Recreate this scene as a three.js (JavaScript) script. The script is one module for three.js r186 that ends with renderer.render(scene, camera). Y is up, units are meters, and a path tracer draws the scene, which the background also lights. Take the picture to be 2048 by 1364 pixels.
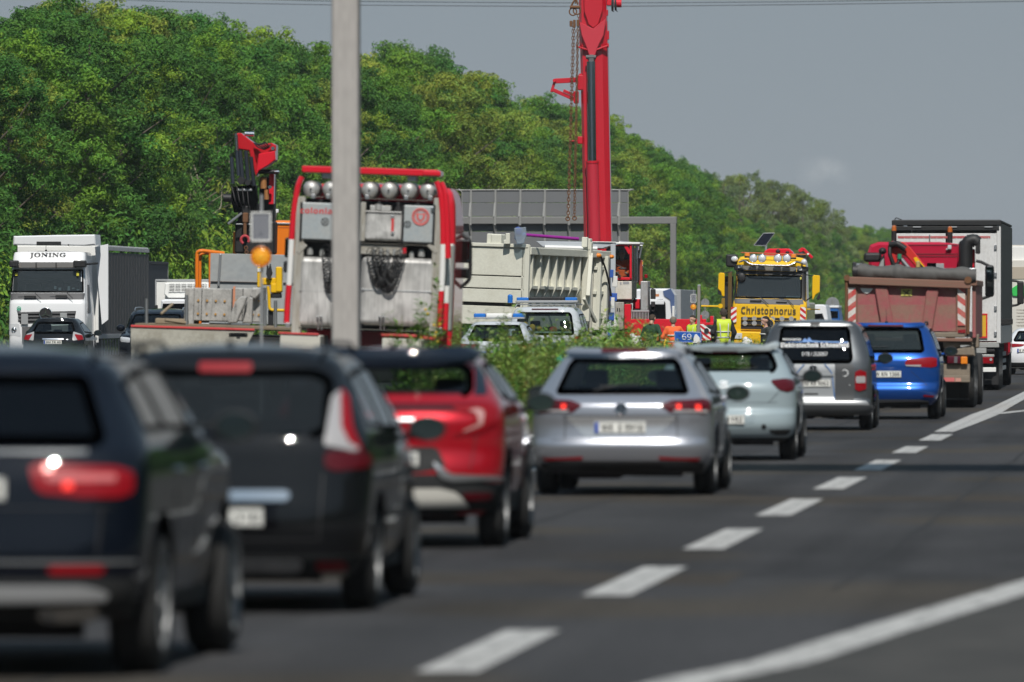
import * as THREE from 'three';
import { mergeGeometries, mergeVertices, toCreasedNormals } from 'three/addons/utils/BufferGeometryUtils.js';
import { RoundedBoxGeometry } from 'three/addons/geometries/RoundedBoxGeometry.js';
import { TextGeometry } from 'three/addons/geometries/TextGeometry.js';
import { FontLoader } from 'three/addons/loaders/FontLoader.js';
import { MarchingCubes } from 'three/addons/objects/MarchingCubes.js';

// ------------------------------------------------------------------ camera, sky, sun, exposure
const scene = new THREE.Scene();
const EYE = 1.85, YAW = 4.352, F = 18000;                 // eye height, turn from the road's direction, focal length in photo pixels
const camera = new THREE.PerspectiveCamera(2 * Math.atan(682 / F) * 180 / Math.PI, 1.5015, 1, 6000);
camera.position.set(0, EYE, 0);
camera.rotation.order = 'YXZ';
camera.rotation.y = YAW * Math.PI / 180;
camera.rotation.x = -Math.atan((682 - 625) / F);
camera.focus = 262;
camera.userData.fStop = 3.7;
const renderer = new THREE.WebGLRenderer({ antialias: true });
renderer.setSize(1024, 682);
renderer.toneMapping = THREE.LinearToneMapping;
renderer.toneMappingExposure = 1.0;
renderer.shadowMap.enabled = true;
const SUN = new THREE.Vector3(0.09, 0.77, 0.66).normalize();
{
  const W = 512, H = 256, d = new Float32Array(W * H * 4);
  for (let j = 0; j < H; j++) for (let i = 0; i < W; i++) {
    const el = ((j + .5) / H - .5) * Math.PI, az = ((i + .5) / W - .5) * 2 * Math.PI, y = Math.sin(el);
    const v = new THREE.Vector3(Math.cos(az) * Math.cos(el), y, Math.sin(az) * Math.cos(el)), c = v.dot(SUN);
    const up = Math.max(0, y), k = 1 - Math.exp(-up * 9), k2 = 1 - Math.exp(-up * 1.6);
    const glow = 1 + .35 * Math.pow(Math.max(0, c), 5);
    const hz = [.292, .328, .358], md = [.220, .286, .330], zn = [.122, .218, .352];
    for (let q = 0; q < 3; q++) {
      let s = hz[q] + (md[q] - hz[q]) * k; s += (zn[q] - s) * k2 * .8;
      d[(j * W + i) * 4 + q] = s * glow;
    }
    if (y < 0) for (let q = 0; q < 3; q++) d[(j * W + i) * 4 + q] *= Math.max(.35, 1 + y * 4);
    d[(j * W + i) * 4 + 3] = 1;
  }
  const t = new THREE.DataTexture(d, W, H, THREE.RGBAFormat, THREE.FloatType);
  t.mapping = THREE.EquirectangularReflectionMapping; t.magFilter = THREE.LinearFilter; t.minFilter = THREE.LinearFilter; t.needsUpdate = true;
  scene.background = t; scene.environment = t;
}
const sun = new THREE.DirectionalLight(new THREE.Color(1, .955, .88), 4.3);
sun.position.set(SUN.x * 300 - 12, SUN.y * 300, SUN.z * 300 - 200);
sun.target.position.set(-12, 0, -200);
sun.castShadow = true;
Object.assign(sun.shadow.camera, { left: -160, right: 160, top: 260, bottom: -260, near: 10, far: 900 });
sun.shadow.mapSize.set(4096, 4096);
scene.add(sun, sun.target);
scene.fog = new THREE.FogExp2(new THREE.Color(.66, .70, .76), .00007);

// ------------------------------------------------------------------ helpers
let seed_ = 20240511;
const rnd = () => { seed_ |= 0; seed_ = seed_ + 0x6D2B79F5 | 0; let t = Math.imul(seed_ ^ seed_ >>> 15, 1 | seed_); t = t + Math.imul(t ^ t >>> 7, 61 | t) ^ t; return ((t ^ t >>> 14) >>> 0) / 4294967296; };
const rr = (a, b) => a + (b - a) * rnd();
const clamp = (x, a, b) => Math.min(b, Math.max(a, x)), lerp = (a, b, t) => a + (b - a) * t, sst = (a, b, x) => { x = clamp((x - a) / (b - a), 0, 1); return x * x * (3 - 2 * x); };
const V = (x, y, z) => new THREE.Vector3(x, y, z);
const XAT = (px, d) => -d * Math.tan(YAW * Math.PI / 180 - Math.atan((px - 1024) / F));   // across the road of what the photo shows at column px, d metres down the road
const used = new Map();
function numbered(n) { const k = used.get(n) || 0; used.set(n, k + 1); return k ? n + '_' + String(k).padStart(3, '0') : n; }
function plain(g) {
  g = g.index ? g.toNonIndexed() : g;
  for (const k of Object.keys(g.attributes)) if (!['position', 'normal', 'uv', 'color'].includes(k)) g.deleteAttribute(k);
  if (!g.attributes.uv) g.setAttribute('uv', new THREE.BufferAttribute(new Float32Array(g.attributes.position.count * 2), 2));
  if (!g.attributes.normal) g.computeVertexNormals();
  g.morphAttributes = {}; g.clearGroups();
  return g;
}
const flat = a => a.flat(Infinity).filter(Boolean);
function merged(list) { list = flat([list]).map(plain); return list.length > 1 ? mergeGeometries(list) : list[0]; }
function mesh(name, geos, mat, parent) {
  const m = new THREE.Mesh(merged([geos]), mat); m.name = parent ? name : numbered(name); m.castShadow = m.receiveShadow = true;
  (parent || scene).add(m); return m;
}
function tag(o, label, category, group) { o.userData.label = label; o.userData.category = category; if (group) o.userData.group = group; return o; }
function struct(name, geos, mat) { const m = mesh(name, geos, mat); m.userData.kind = 'structure'; return m; }
function thing(name, label, category, pos = [0, 0, 0], turn = 0, group, roll = 0) {
  const o = new THREE.Group(); o.name = numbered(name); o.position.set(...pos); o.rotation.order = 'ZYX'; o.rotation.y = turn; o.rotation.z = roll; scene.add(o);
  return tag(o, label, category, group);
}
function sub(name, parent, pos = [0, 0, 0]) { const o = new THREE.Group(); o.name = name; o.position.set(...pos); parent.add(o); return o; }
const move = (g, x, y, z) => (g.translate(x, y, z), g);
function box(w, h, d, x = 0, y = 0, z = 0, r = .012) {
  const m = Math.min(w, h, d) / 2; r = Math.min(r, m * .6);
  const g = r > .001 ? new RoundedBoxGeometry(w, h, d, 1, r) : new THREE.BoxGeometry(w, h, d);
  return g.translate(x, y, z);
}
function cyl(r, h, x = 0, y = 0, z = 0, ax = 'y', seg = 18, r2 = r) {
  const g = new THREE.CylinderGeometry(r2, r, h, seg);
  if (ax === 'x') g.rotateZ(-Math.PI / 2); if (ax === 'z') g.rotateX(Math.PI / 2);
  return g.translate(x, y, z);
}
function ball(rx, ry, rz, x, y, z, n = 18) { return new THREE.SphereGeometry(1, n, Math.round(n * .7)).scale(rx, ry, rz).translate(x, y, z); }
function place(g, p, q) {                                  // turns a shape along +y, centred, to run from p to q
  const a = V(...p), b = V(...q), u = b.clone().sub(a), L = u.length();
  return g.applyQuaternion(new THREE.Quaternion().setFromUnitVectors(V(0, 1, 0), u.normalize())).translate((a.x + b.x) / 2, (a.y + b.y) / 2, (a.z + b.z) / 2);
}
const dist = (p, q) => Math.hypot(p[0] - q[0], p[1] - q[1], p[2] - q[2]);
const bar = (p, q, r, seg = 10, r2 = r) => place(new THREE.CylinderGeometry(r2, r, dist(p, q), seg), p, q);
const beam = (p, q, w, d, r = .01) => place(box(w, dist(p, q), d, 0, 0, 0, r), p, q);
function tube(pts, r, seg = 8, n = 0) { return new THREE.TubeGeometry(new THREE.CatmullRomCurve3(pts.map(p => V(...p)), false, 'catmullrom', .3), n || pts.length * 6, r, seg, false); }
function shape(pts) { const s = new THREE.Shape(); pts.forEach((p, i) => i ? s.lineTo(p[0], p[1]) : s.moveTo(p[0], p[1])); s.closePath(); return s; }
function slab(pts, depth, z0 = 0, bevel = .006) {          // outline in x,y, thickness along z from z0 to z0 + depth
  const g = new THREE.ExtrudeGeometry(shape(pts), { depth: Math.max(.001, depth - 2 * bevel), bevelEnabled: bevel > 0, bevelThickness: bevel, bevelSize: bevel, bevelOffset: -bevel, bevelSegments: 1, curveSegments: 6 });
  return g.translate(0, 0, z0 + bevel);
}
const fl = new FontLoader();
const FONT = { sans: await fl.loadAsync('fonts/droid/droid_sans_bold.typeface.json'), thin: await fl.loadAsync('fonts/droid/droid_sans_regular.typeface.json'), serif: await fl.loadAsync('fonts/droid/droid_serif_bold.typeface.json') };
function text(str, width, height, font = 'sans', depth = .008) {    // fitted to width and cap height, centred on the origin, facing +z
  const g = new TextGeometry(str, { font: FONT[font], size: 1, depth: 1, curveSegments: 4, bevelEnabled: false });
  g.computeBoundingBox(); const b = g.boundingBox;
  return g.translate(-(b.min.x + b.max.x) / 2, -(b.min.y + b.max.y) / 2, 0).scale(width / (b.max.x - b.min.x), height / (b.max.y - b.min.y), depth);
}
// ------------------------------------------------------------------ noise and textures
function makeNoise(n) { const t = new Float32Array(n * n); for (let i = 0; i < t.length; i++) t[i] = rnd(); return (x, y) => { const xi = Math.floor(x), yi = Math.floor(y), fx = x - xi, fy = y - yi, u = fx * fx * (3 - 2 * fx), v = fy * fy * (3 - 2 * fy), m = k => ((k % n) + n) % n, A = m(xi), B = m(xi + 1), C = m(yi) * n, D = m(yi + 1) * n; return lerp(lerp(t[A + C], t[B + C], u), lerp(t[A + D], t[B + D], u), v); }; }
function tex(W, H, fn, rx = 1, ry = 1) {
  const d = new Uint8Array(W * H * 4);
  for (let j = 0; j < H; j++) for (let i = 0; i < W; i++) { const c = fn((i + .5) / W, (j + .5) / H), o = (j * W + i) * 4; for (let k = 0; k < 3; k++) d[o + k] = clamp(255 * Math.pow(Math.max(0, c[k]), 1 / 2.2), 0, 255); d[o + 3] = 255; }
  const t = new THREE.DataTexture(d, W, H); t.colorSpace = THREE.SRGBColorSpace; t.wrapS = t.wrapT = THREE.RepeatWrapping; t.magFilter = THREE.LinearFilter; t.minFilter = THREE.LinearMipmapLinearFilter; t.repeat.set(rx, ry); t.needsUpdate = true; return t;
}
const C = (r, g, b) => new THREE.Color().setRGB(r, g, b);
const std = (c, rough = .6, metal = 0, extra = {}) => new THREE.MeshStandardMaterial({ color: C(...c), roughness: rough, metalness: metal, ...extra });
const phy = (c, rough, metal, extra = {}) => new THREE.MeshPhysicalMaterial({ color: C(...c), roughness: rough, metalness: metal, ...extra });
const paint = (c, metal = .15, rough = .4) => phy(c, rough, metal, { clearcoat: 1, clearcoatRoughness: .05, specularIntensity: .25 });
function dirty(c, amount, tint, rough = .6, metal = 0, sx = 1, sy = 1, k = 6) {   // a painted surface with patchy dust, uv 0..1
  const n = makeNoise(32);
  return new THREE.MeshStandardMaterial({ roughness: rough, metalness: metal, map: tex(256, 256, (u, v) => { const m = clamp((n(u * k, v * k) * .5 + n(u * k * 3.7, v * k * 3.7) * .3 + n(u * k * 11, v * k * 11) * .2 - .3) * 2, 0, 1) * amount; return c.map((x, i) => lerp(x, tint[i], m) * (1 + .12 * (n(u * 29, v * 29) - .5))); }, sx, sy) });
}
const M = {
  black: std([.012, .012, .013], .55), rubber: std([.018, .018, .018], .85), gloss: phy([.003, .003, .004], .3, 0, { clearcoat: .6, clearcoatRoughness: .03, specularIntensity: 0 }),
  trim: std([.03, .03, .032], .7), cloth: std([.025, .026, .03], .95), chrome: std([.75, .76, .78], .16, 1), steel: std([.42, .43, .44], .42, .9), zinc: std([.33, .34, .35], .6, .3), dark: std([.02, .02, .022], .9),
  glass: phy([.80, .86, .84], .02, 0, { transmission: 1, thickness: 0, ior: 1.5 }), tint: phy([.46, .54, .52], .02, 0, { transmission: 1, thickness: 0, ior: 1.5 }), mirror: std([.20, .27, .29], .04, 1),
  privacy: phy([.0015, .002, .003], .3, 0, { clearcoat: .55, clearcoatRoughness: .015, specularIntensity: 0 }),
  red: phy([.23, .004, .009], .4, 0, { clearcoat: .5, clearcoatRoughness: .04, specularIntensity: .2 }), darkred: phy([.075, .003, .007], .4, 0, { clearcoat: .6, clearcoatRoughness: .04, specularIntensity: .2 }), clear: phy([.40, .385, .385], .25, .2, { clearcoat: 1 }), amber: phy([.75, .22, .01], .2, 0, { clearcoat: 1 }),
  brake: std([.9, .05, .03], .3, 0, { emissive: C(1, .02, .015), emissiveIntensity: .75 }),
  white: phy([.74, .75, .76], .35, 0, { clearcoat: .7, clearcoatRoughness: .1 }), whiteFlat: std([.72, .72, .70], .6), print: std([.015, .015, .018], .6), yellowPlate: std([.78, .78, .74], .5),
  blue: std([.008, .06, .38], .45), signal: paint([.62, .015, .03], 0, .4), orange: paint([.75, .19, .015], 0, .45), yellow: paint([.78, .46, .012], 0, .4), beige: std([.52, .50, .44], .6),
  rust: std([.16, .075, .035], .85, .2), wood: std([.24, .19, .13], .9), concrete: std([.36, .355, .34], .9),
};
// ------------------------------------------------------------------ ground, road, markings
const sheet = (pts, y) => {                                 // a flat polygon of [x, z] seen from above, uv in metres
  const g = new THREE.ShapeGeometry(shape(pts.map(p => [p[0], -p[1]]))); const p = g.attributes.position, uv = g.attributes.uv;
  for (let i = 0; i < p.count; i++) { const x = p.getX(i), z = -p.getY(i); p.setXYZ(i, x, typeof y === 'function' ? y(x, z) : y, z); uv.setXY(i, x, z); }
  g.computeVertexNormals();
  if (g.attributes.normal.getY(0) < 0) { const ix = g.index.array; for (let i = 0; i < ix.length; i += 3) [ix[i], ix[i + 1]] = [ix[i + 1], ix[i]]; g.computeVertexNormals(); }
  return g;
};
const na = makeNoise(256), nb = makeNoise(64);
const asphaltTex = tex(2048, 2048, (u, v) => {              // 16 m across, 64 m along
  const x = u * 16, z = v * 64;
  const fine = na(u * 256 * 4, v * 256 * 8) * .6 + na(u * 256 * 2 + 7, v * 256 * 4 + 3) * .4;
  const mid = nb(u * 16, v * 32), big = nb(u * 4 + 9, v * 8 + 5), streak = nb(u * 64, v * 2 + 11);
  let k = .032 * (.56 + .90 * fine + .34 * (mid - .5) + .42 * (big - .5) + .34 * (streak - .5) + .20 * (nb(u * 26 + 4, v * 5 + 2) - .5));
  const wx = ((x + 16 - 11.3) % 3.6) / 3.6; k *= 1 + .10 * (Math.exp(-Math.pow((wx - .25) / .09, 2)) + Math.exp(-Math.pow((wx - .75) / .09, 2))) - .16 * Math.exp(-Math.pow((wx - .5) / .10, 2)) * (.4 + nb(u * 8, v * 30));
  if (fine > .78) k *= 1.45;
  const brown = sst(.55, .85, nb(u * 8 + 3, v * 16 + 21)) * .42;
  return [k * (1.02 + brown * .5), k * (1.0 + brown * .12), k * (1.045 - brown * .5)];
}, 1 / 16, 1 / 64);
const shoulderTex = tex(512, 512, (u, v) => { const f = na(u * 256 * 2, v * 256 * 2) * .6 + na(u * 256, v * 256 + 9) * .4, k = .032 * (.6 + .7 * f + .5 * (nb(u * 16, v * 16) - .5)); return [k * 1.10, k * 1.0, k * .86]; }, 1 / 5, 1 / 9);
M.asphalt = new THREE.MeshPhysicalMaterial({ map: asphaltTex, roughness: .85, specularIntensity: .35 });
const grassTex = tex(512, 512, (u, v) => { const a = nb(u * 64, v * 64), b = nb(u * 8 + 3, v * 8 + 1), k = .75 + .7 * (a - .5) + .5 * (b - .5); return [.060 * k, .095 * k, .022 * k]; }, 1 / 20, 1 / 20);
M.grass = new THREE.MeshStandardMaterial({ map: grassTex, roughness: 1 });
const paintN = makeNoise(128);
M.marking = new THREE.MeshStandardMaterial({ roughness: .7, map: tex(512, 512, (u, v) => { const w = paintN(u * 128, v * 128) * .5 + paintN(u * 24, v * 24) * .5, b = paintN(u * 8 + 5, v * 8); const k = .50 - .10 * b - sst(.52, .80, w) * .34; return [k, k * .985, k * .95]; }, 1 / 2.2, 1 / 2.2) });
struct('ground', sheet([[-900, 60], [700, 60], [700, -2600], [-900, -2600]], -.03), M.grass);
struct('road', sheet([[-11.3, 40], [9, 40], [9, -900], [-11.3, -900]], 0), M.asphalt);
const LY = x => clamp(-11.0 - x, 0, 13) * .016;             // the closed carriageway leans up to the left
struct('left_carriageway', [sheet([[-24, 40], [-11.0, 40], [-11.0, -900], [-24, -900]], x => LY(x) - .004)], M.asphalt);
struct('oncoming_carriageway', [sheet([[-40, 40], [-24, 40], [-24, -900], [-40, -900]], LY(-24) - .008)], M.asphalt);
{
  // grass bank below the trees, rising away from the oncoming carriageway
  const g = new THREE.PlaneGeometry(120, 1500, 30, 150); g.rotateX(-Math.PI / 2); g.translate(-100, 0, -700);
  const p = g.attributes.position, uv = g.attributes.uv;
  for (let i = 0; i < p.count; i++) { const x = p.getX(i), z = p.getZ(i); p.setY(i, .40 + sst(-40, -52, x) * 1.3 + (nb(x * .2, z * .05) - .5) * .3 * sst(-40, -44, x)); uv.setXY(i, x, z); }
  g.computeVertexNormals(); struct('grass_bank', g, M.grass);
}
// markings: broad dashes at the start of the exit lane, 6 m long and 6 m apart; edge line of the exit lane; lines of the gore
const D0 = [45.98, 58.48, 70.03, 81.7, 93.9, 105.15, 118.2, 129.7], LEN = [6.8, 7.4, 7.3, 8.0, 7.6, 8.2, 6.4, 7.5];
D0.forEach((d, i) => { const L = LEN[i] * .9, m = mesh('lane_dash', sheet([[-4.0, -d], [-3.68, -d], [-3.68, -d - L], [-4.0, -d - L]], .008), M.marking); m.userData.kind = 'structure'; });
struct('hard_shoulder', sheet([[-6.0, -8], [-4.4, -22], [-3.2, -35], [-2.36, -45.1], [-2.03, -47.4], [-1.7, -51.8], [-1.0, -60.5], [-.46, -67], [-.14, -73], [.0, -82], [.04, -120], [9, -120], [9, -8]], .003), new THREE.MeshStandardMaterial({ map: shoulderTex, roughness: .85 }));
function band(pts, w, y) { const L = [], R = []; for (const [x, z, ww] of pts) { L.push([x - (ww || w) / 2, z]); R.unshift([x + (ww || w) / 2, z]); } return sheet([...L, ...R], y); }
struct('edge_line', band([[-6.2, 0 - 8], [-4.6, -22], [-3.4, -35], [-2.52, -45.1], [-2.19, -47.4], [-1.86, -51.8], [-1.16, -60.5], [-.62, -67], [-.3, -73], [-.15, -82], [-.12, -120], [.2, -160], [3.2, -190], [14, -280]], .33, .008), M.marking);
struct('gore_line', band([[-3.9, -139, .3], [-3.86, -150, .42], [-3.82, -163, .5], [-3.8, -175, .36], [-3.9, -240, .3], [-3.9, -600, .3]], .3, .008), M.marking);
struct('exit_line', band([[-3.62, -163.5, .2], [-3.3, -168, .28], [-2.4, -178, .28], [-.6, -200, .28], [6, -270, .28]], .28, .012), M.marking);
struct('lane_line', band([[-7.75, 0], [-7.75, -120], [-7.75, -400]], .15, .008), M.marking);

// sealed seams, a brownish repair band and darker patches in the asphalt
{
  const tar = std([.012, .012, .013], .95), seam = (a, b, w) => { const pts = []; for (let i = 0; i <= 24; i++) pts.push([lerp(a[0], b[0], i / 24) + rr(-.02, .02), lerp(a[1], b[1], i / 24) + rr(-.05, .05), w * rr(.6, 1.3)]); return pts; };
  const across = (z, x0, x1, w, y) => { const L = [], R = []; for (let i = 0; i <= 40; i++) { const x = lerp(x0, x1, i / 40), q = z + (nb(x * 1.7, z) - .5) * .35; L.push([x, q]); R.unshift([x, q - w * (.7 + .6 * nb(x * 2.3, z + 9))]); } return sheet([...L, ...R], y); };
  struct('tar_seam', band(seam([-5.75, -20], [-5.9, -190], .05), .05, .0025), tar); struct('tar_seam', band(seam([-2.4, -60], [-2.2, -150], .04), .04, .0025), tar);
  for (const [z, w] of [[-63.2, .10], [-84.6, .10], [-133, .16]]) struct('tar_seam', across(z, -7.6, 1, w, .002), tar);
  const patchTex = tex(256, 256, (u, v) => { const k = .034 * (.5 + 1.0 * na(u * 128, v * 128) * (.6 + .8 * nb(u * 12, v * 12))); return [k * 1.26, k * 1.06, k * .86]; }, 1 / 3, 1 / 3), pm = new THREE.MeshPhysicalMaterial({ map: patchTex, roughness: .9, specularIntensity: .3 });
  struct('road_patch', across(-88.2, -9, 2.5, 2.6, .0015), pm); struct('road_patch', across(-61, -7.6, -3.2, 3.2, .0015), pm);
}
// the planted strip between the carriageways, a low earth mound behind a kerb
{
  const g = new THREE.PlaneGeometry(1.9, 240, 10, 160); g.rotateX(-Math.PI / 2); g.translate(-10.25, 0, -100 - 100);
  const p = g.attributes.position, uv = g.attributes.uv;
  for (let i = 0; i < p.count; i++) { const x = p.getX(i), z = p.getZ(i), u = (x + 10.25) / .95; p.setY(i, -.02 + sst(-80, -90, z) * (.12 + .42 * Math.sqrt(Math.max(0, 1 - u * u)) + (nb(x * 2, z * .7) - .5) * .14 * (1 - u * u))); uv.setXY(i, x, z); }
  g.computeVertexNormals(); struct('earth_mound', g, dirtyEarth());
  struct('kerb', [box(.16, .14, 240, -9.24, .07, -200, .02), box(.16, .22, 240, -11.24, .09, -200, .02)], M.concrete);
}
function dirtyEarth() { return new THREE.MeshStandardMaterial({ roughness: 1, map: tex(256, 256, (u, v) => { const k = .6 + .8 * nb(u * 60, v * 60) * nb(u * 13, v * 13); return [.085 * k, .072 * k, .045 * k]; }, .3, .3) }); }
// ------------------------------------------------------------------ trees of the wood on the left
function leafCloud(blobs, perArea, size, upBias = .5) {     // many folded leaf clusters spread through the blobs' outer shells
  let n = 0; for (const b of blobs) n += (b.n = Math.round(perArea * (b.r[0] * b.r[1] + b.r[1] * b.r[2] + b.r[0] * b.r[2]) / 3));
  const pos = new Float32Array(n * 18), nor = new Float32Array(n * 18), col = new Float32Array(n * 18);
  const u = V(), v = V(), nn = V(), c = V(), a = V(), b2 = V(), up = V(); let o = 0;
  for (const b of blobs) for (let i = 0; i < b.n; i++) {
    const z = rr(-1, 1), ph = rr(0, 6.283), s = Math.sqrt(1 - z * z); up.set(s * Math.cos(ph), z, s * Math.sin(ph));
    const rad = Math.pow(rnd(), .33) * 1.06; c.set(b.c[0] + up.x * b.r[0] * rad, b.c[1] + up.y * b.r[1] * rad, b.c[2] + up.z * b.r[2] * rad);
    nn.set(up.x + rr(-1, 1) * .62, up.y + upBias + rr(-1, 1) * .55, up.z + rr(-1, 1) * .62).normalize();
    u.set(rr(-1, 1), rr(-1, 1) - .4, rr(-1, 1)).cross(nn).normalize(); v.crossVectors(nn, u);
    const L = size * rr(.65, 1.35), W = L * rr(.32, .5), f = rr(.1, .3) * L;
    const P = [[-L, 0, 0], [0, -W, f], [L, 0, -f * .4], [0, W, f]].map(q => [c.x + u.x * q[0] + v.x * q[1] + nn.x * q[2], c.y + u.y * q[0] + v.y * q[1] + nn.y * q[2], c.z + u.z * q[0] + v.z * q[1] + nn.z * q[2]]);
    const k = b.tone * rr(.78, 1.25), yel = rr(-.12, .16) + (b.yel || 0);
    for (const tri of [[0, 1, 2], [0, 2, 3]]) {
      a.set(...P[tri[1]]).sub(V(...P[tri[0]])); b2.set(...P[tri[2]]).sub(V(...P[tri[0]])); a.cross(b2).normalize();
      for (const q of tri) { pos.set(P[q], o); nor.set([a.x, a.y, a.z], o); col.set([k * (1 + yel), k, k * (1 - yel)], o); o += 3; }
    }
  }
  const g = new THREE.BufferGeometry(); g.setAttribute('position', new THREE.BufferAttribute(pos, 3)); g.setAttribute('normal', new THREE.BufferAttribute(nor, 3)); g.setAttribute('color', new THREE.BufferAttribute(col, 3)); g.setAttribute('uv', new THREE.BufferAttribute(new Float32Array(n * 12), 2));
  return g;
}
const leafMat = c => new THREE.MeshPhysicalMaterial({ color: C(...c), vertexColors: true, roughness: .75, transmission: .26, thickness: 0, specularIntensity: .35, side: THREE.DoubleSide });
const LEAF = [[.118, .250, .026], [.185, .310, .030], [.064, .180, .028], [.205, .280, .042], [.088, .210, .038], [.175, .240, .085]].map(leafMat);
M.bark = std([.11, .095, .07], .95); M.paleBark = std([.20, .18, .13], .9);
function limb(p, q, r0, r1) { const m = [(p[0] + q[0]) / 2 + rr(-.25, .25), (p[1] + q[1]) / 2, (p[2] + q[2]) / 2 + rr(-.25, .25)]; return [bar(p, m, r0, 7, (r0 + r1) / 2), bar(m, q, (r0 + r1) / 2, 6, r1)]; }
function treeProto(k) {                                     // a tree 14 m tall: trunk, limbs, and boughs made of many small leaf clumps
  const kind = [{ R: 3.7, lo: 2.6, n: 34, r: 1.25 }, { R: 4.2, lo: 2.0, n: 38, r: 1.35 }, { R: 3.1, lo: 3.0, n: 32, r: 1.15 }, { R: 3.9, lo: 1.4, n: 36, r: 1.3 }, { R: 3.5, lo: 4.4, n: 26, r: 1.25 }, { R: 3.0, lo: 2.6, n: 24, r: .95 }][k];
  const blobs = [], wood = [], H = 14;
  wood.push(...limb([0, -.5, 0], [rr(-.3, .3), 6, rr(-.3, .3)], .26, .19), ...limb([0, 5.8, 0], [rr(-.4, .4), 12.6, rr(-.4, .4)], .19, .04));
  for (let i = 0; i < kind.n; i++) {
    const h = Math.pow((i + rnd()) / kind.n, .9), y = lerp(kind.lo, H - 1, h), prof = Math.pow(Math.sin(Math.PI * clamp(.18 + h * .78, 0, 1)), .6), a = i * 2.399 + rr(-.5, .5), R = kind.R * prof * (i % 4 ? rr(.66, 1.08) : rr(.1, .5));
    const r = kind.r * rr(.7, 1.25) * (1.12 - .35 * h), c = [Math.cos(a) * R, y, Math.sin(a) * R], tone = rr(.8, 1.2), yel = rr(-.08, .10), n = Math.round(9 + r * r * 5);
    for (let j = 0; j < n; j++) { const z = rr(-.35, 1), ph = rr(0, 6.283), s = Math.sqrt(1 - z * z), q = r * rr(.72, 1.12), sr = rr(.26, .5) * (k === 5 ? .85 : 1); blobs.push({ c: [c[0] + Math.cos(ph) * s * q, c[1] + z * q * .72 + (j === 0 ? r * .35 : 0), c[2] + Math.sin(ph) * s * q], r: [sr * rr(.9, 1.3), sr * rr(.6, .8), sr * rr(.9, 1.3)], tone: tone * rr(.85, 1.15), yel: yel + rr(-.04, .04) }); }
    if (h < .94) wood.push(...limb([0, Math.max(1.6, y - 1.4 - R * .45), 0], c, .075, .02));
  }
  return { leaves: leafCloud(blobs, k === 5 ? 420 : 520, .095), wood: merged(wood) };
}
const TREES = [0, 1, 2, 3, 4, 5].map(treeProto);
const treeKinds = ['rounded', 'broad', 'slender', 'low branching', 'high crowned', 'airy'];
const tones = ['mid green', 'fresh yellow-green', 'deep green', 'olive green', 'cool green', 'grey-green'];
function tree(x, z, h, k, tone, wide, label, group) {
  const o = thing('tree', label, 'tree', [x, .25 + sst(-40, -52, x) * 1.2, z], rr(0, 6.28), group);
  const m = mesh('crown', TREES[k].leaves, LEAF[tone], o); mesh('trunk', TREES[k].wood, M.bark, o); m.receiveShadow = true;
  o.scale.set(wide, h / 14, wide); return o;
}
const PROFILE = [[-200, 70], [0, 92], [60, 40], [150, 22], [240, 50], [330, 34], [400, 66], [500, 92], [580, 120], [660, 128], [740, 130], [830, 118], [900, 150], [945, 172], [980, 225], [1040, 225], [1090, 215], [1150, 236], [1215, 272], [1250, 282], [1330, 325], [1400, 350], [1440, 335], [1480, 328], [1530, 342], [1570, 348], [1620, 380], [1650, 405], [1682, 446], [1740, 460], [1800, 466], [2000, 480], [2200, 490]];
const LOW = [[1370, 336], [1400, 372], [1440, 405], [1500, 432], [1560, 446], [1640, 456], [1700, 458], [1740, 462], [1800, 468], [2200, 490]];
const prof = (px, P = px > 1370 ? LOW : PROFILE) => { for (let i = 1; i < P.length; i++) if (px <= P[i][0]) { const [a, b] = [P[i - 1], P[i]]; return lerp(a[1], b[1], (px - a[0]) / (b[0] - a[0])); } return 490; };
const pxOf = (x, d) => 1024 + F * Math.tan(YAW * Math.PI / 180 - Math.atan(-x / d));
const ONES = ['', 'first', 'second', 'third', 'fourth', 'fifth', 'sixth', 'seventh', 'eighth', 'ninth', 'tenth', 'eleventh', 'twelfth', 'thirteenth', 'fourteenth', 'fifteenth', 'sixteenth', 'seventeenth', 'eighteenth', 'nineteenth'], TENS = ['', '', 'twenty', 'thirty', 'forty', 'fifty', 'sixty', 'seventy', 'eighty', 'ninety'];
const nth = n => n < 20 ? ONES[n] : n < 100 ? (n % 10 ? TENS[Math.floor(n / 10)] + '-' + ONES[n % 10] : TENS[n / 10].replace(/y$/, 'ieth')) : 'hundred and ' + nth(n - 100);
for (const [row, x0, step] of [[0, -45, 7.6], [1, -51, 9.5], [2, -58, 13]]) {
  let tk = 0;
  for (let d = 318 + row * 3; d < 1500; d += step * rr(.75, 1.25) * (d > 800 ? 1.6 : 1)) {
    const x = x0 + rr(-1.3, 1.3), px = pxOf(x, d); if (px > 2150) break;
    let y = prof(clamp(px + rr(-14, 14), -150, 2200)) + (row === 0 ? rr(2, 46) : row === 1 ? rr(-2, 26) : rr(-3, 14));
    const h = EYE + (625 - y) * d / F - .25; if (h < 3) continue;
    const k = Math.floor(rnd() * 5), tone = [0, 1, 2, 0, 2, 3, 2, 1, 4][Math.floor(rnd() * 9)];
    tree(x, -d, h, k, tone, clamp(h / 14, .7, 1.25) * rr(.85, 1.15), `${treeKinds[k]} ${tones[tone]} tree, ${nth(++tk)} from the left in the wood's ${['front', 'middle', 'back'][row]} row`, 'trees of the roadside wood');
  }
}
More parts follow.
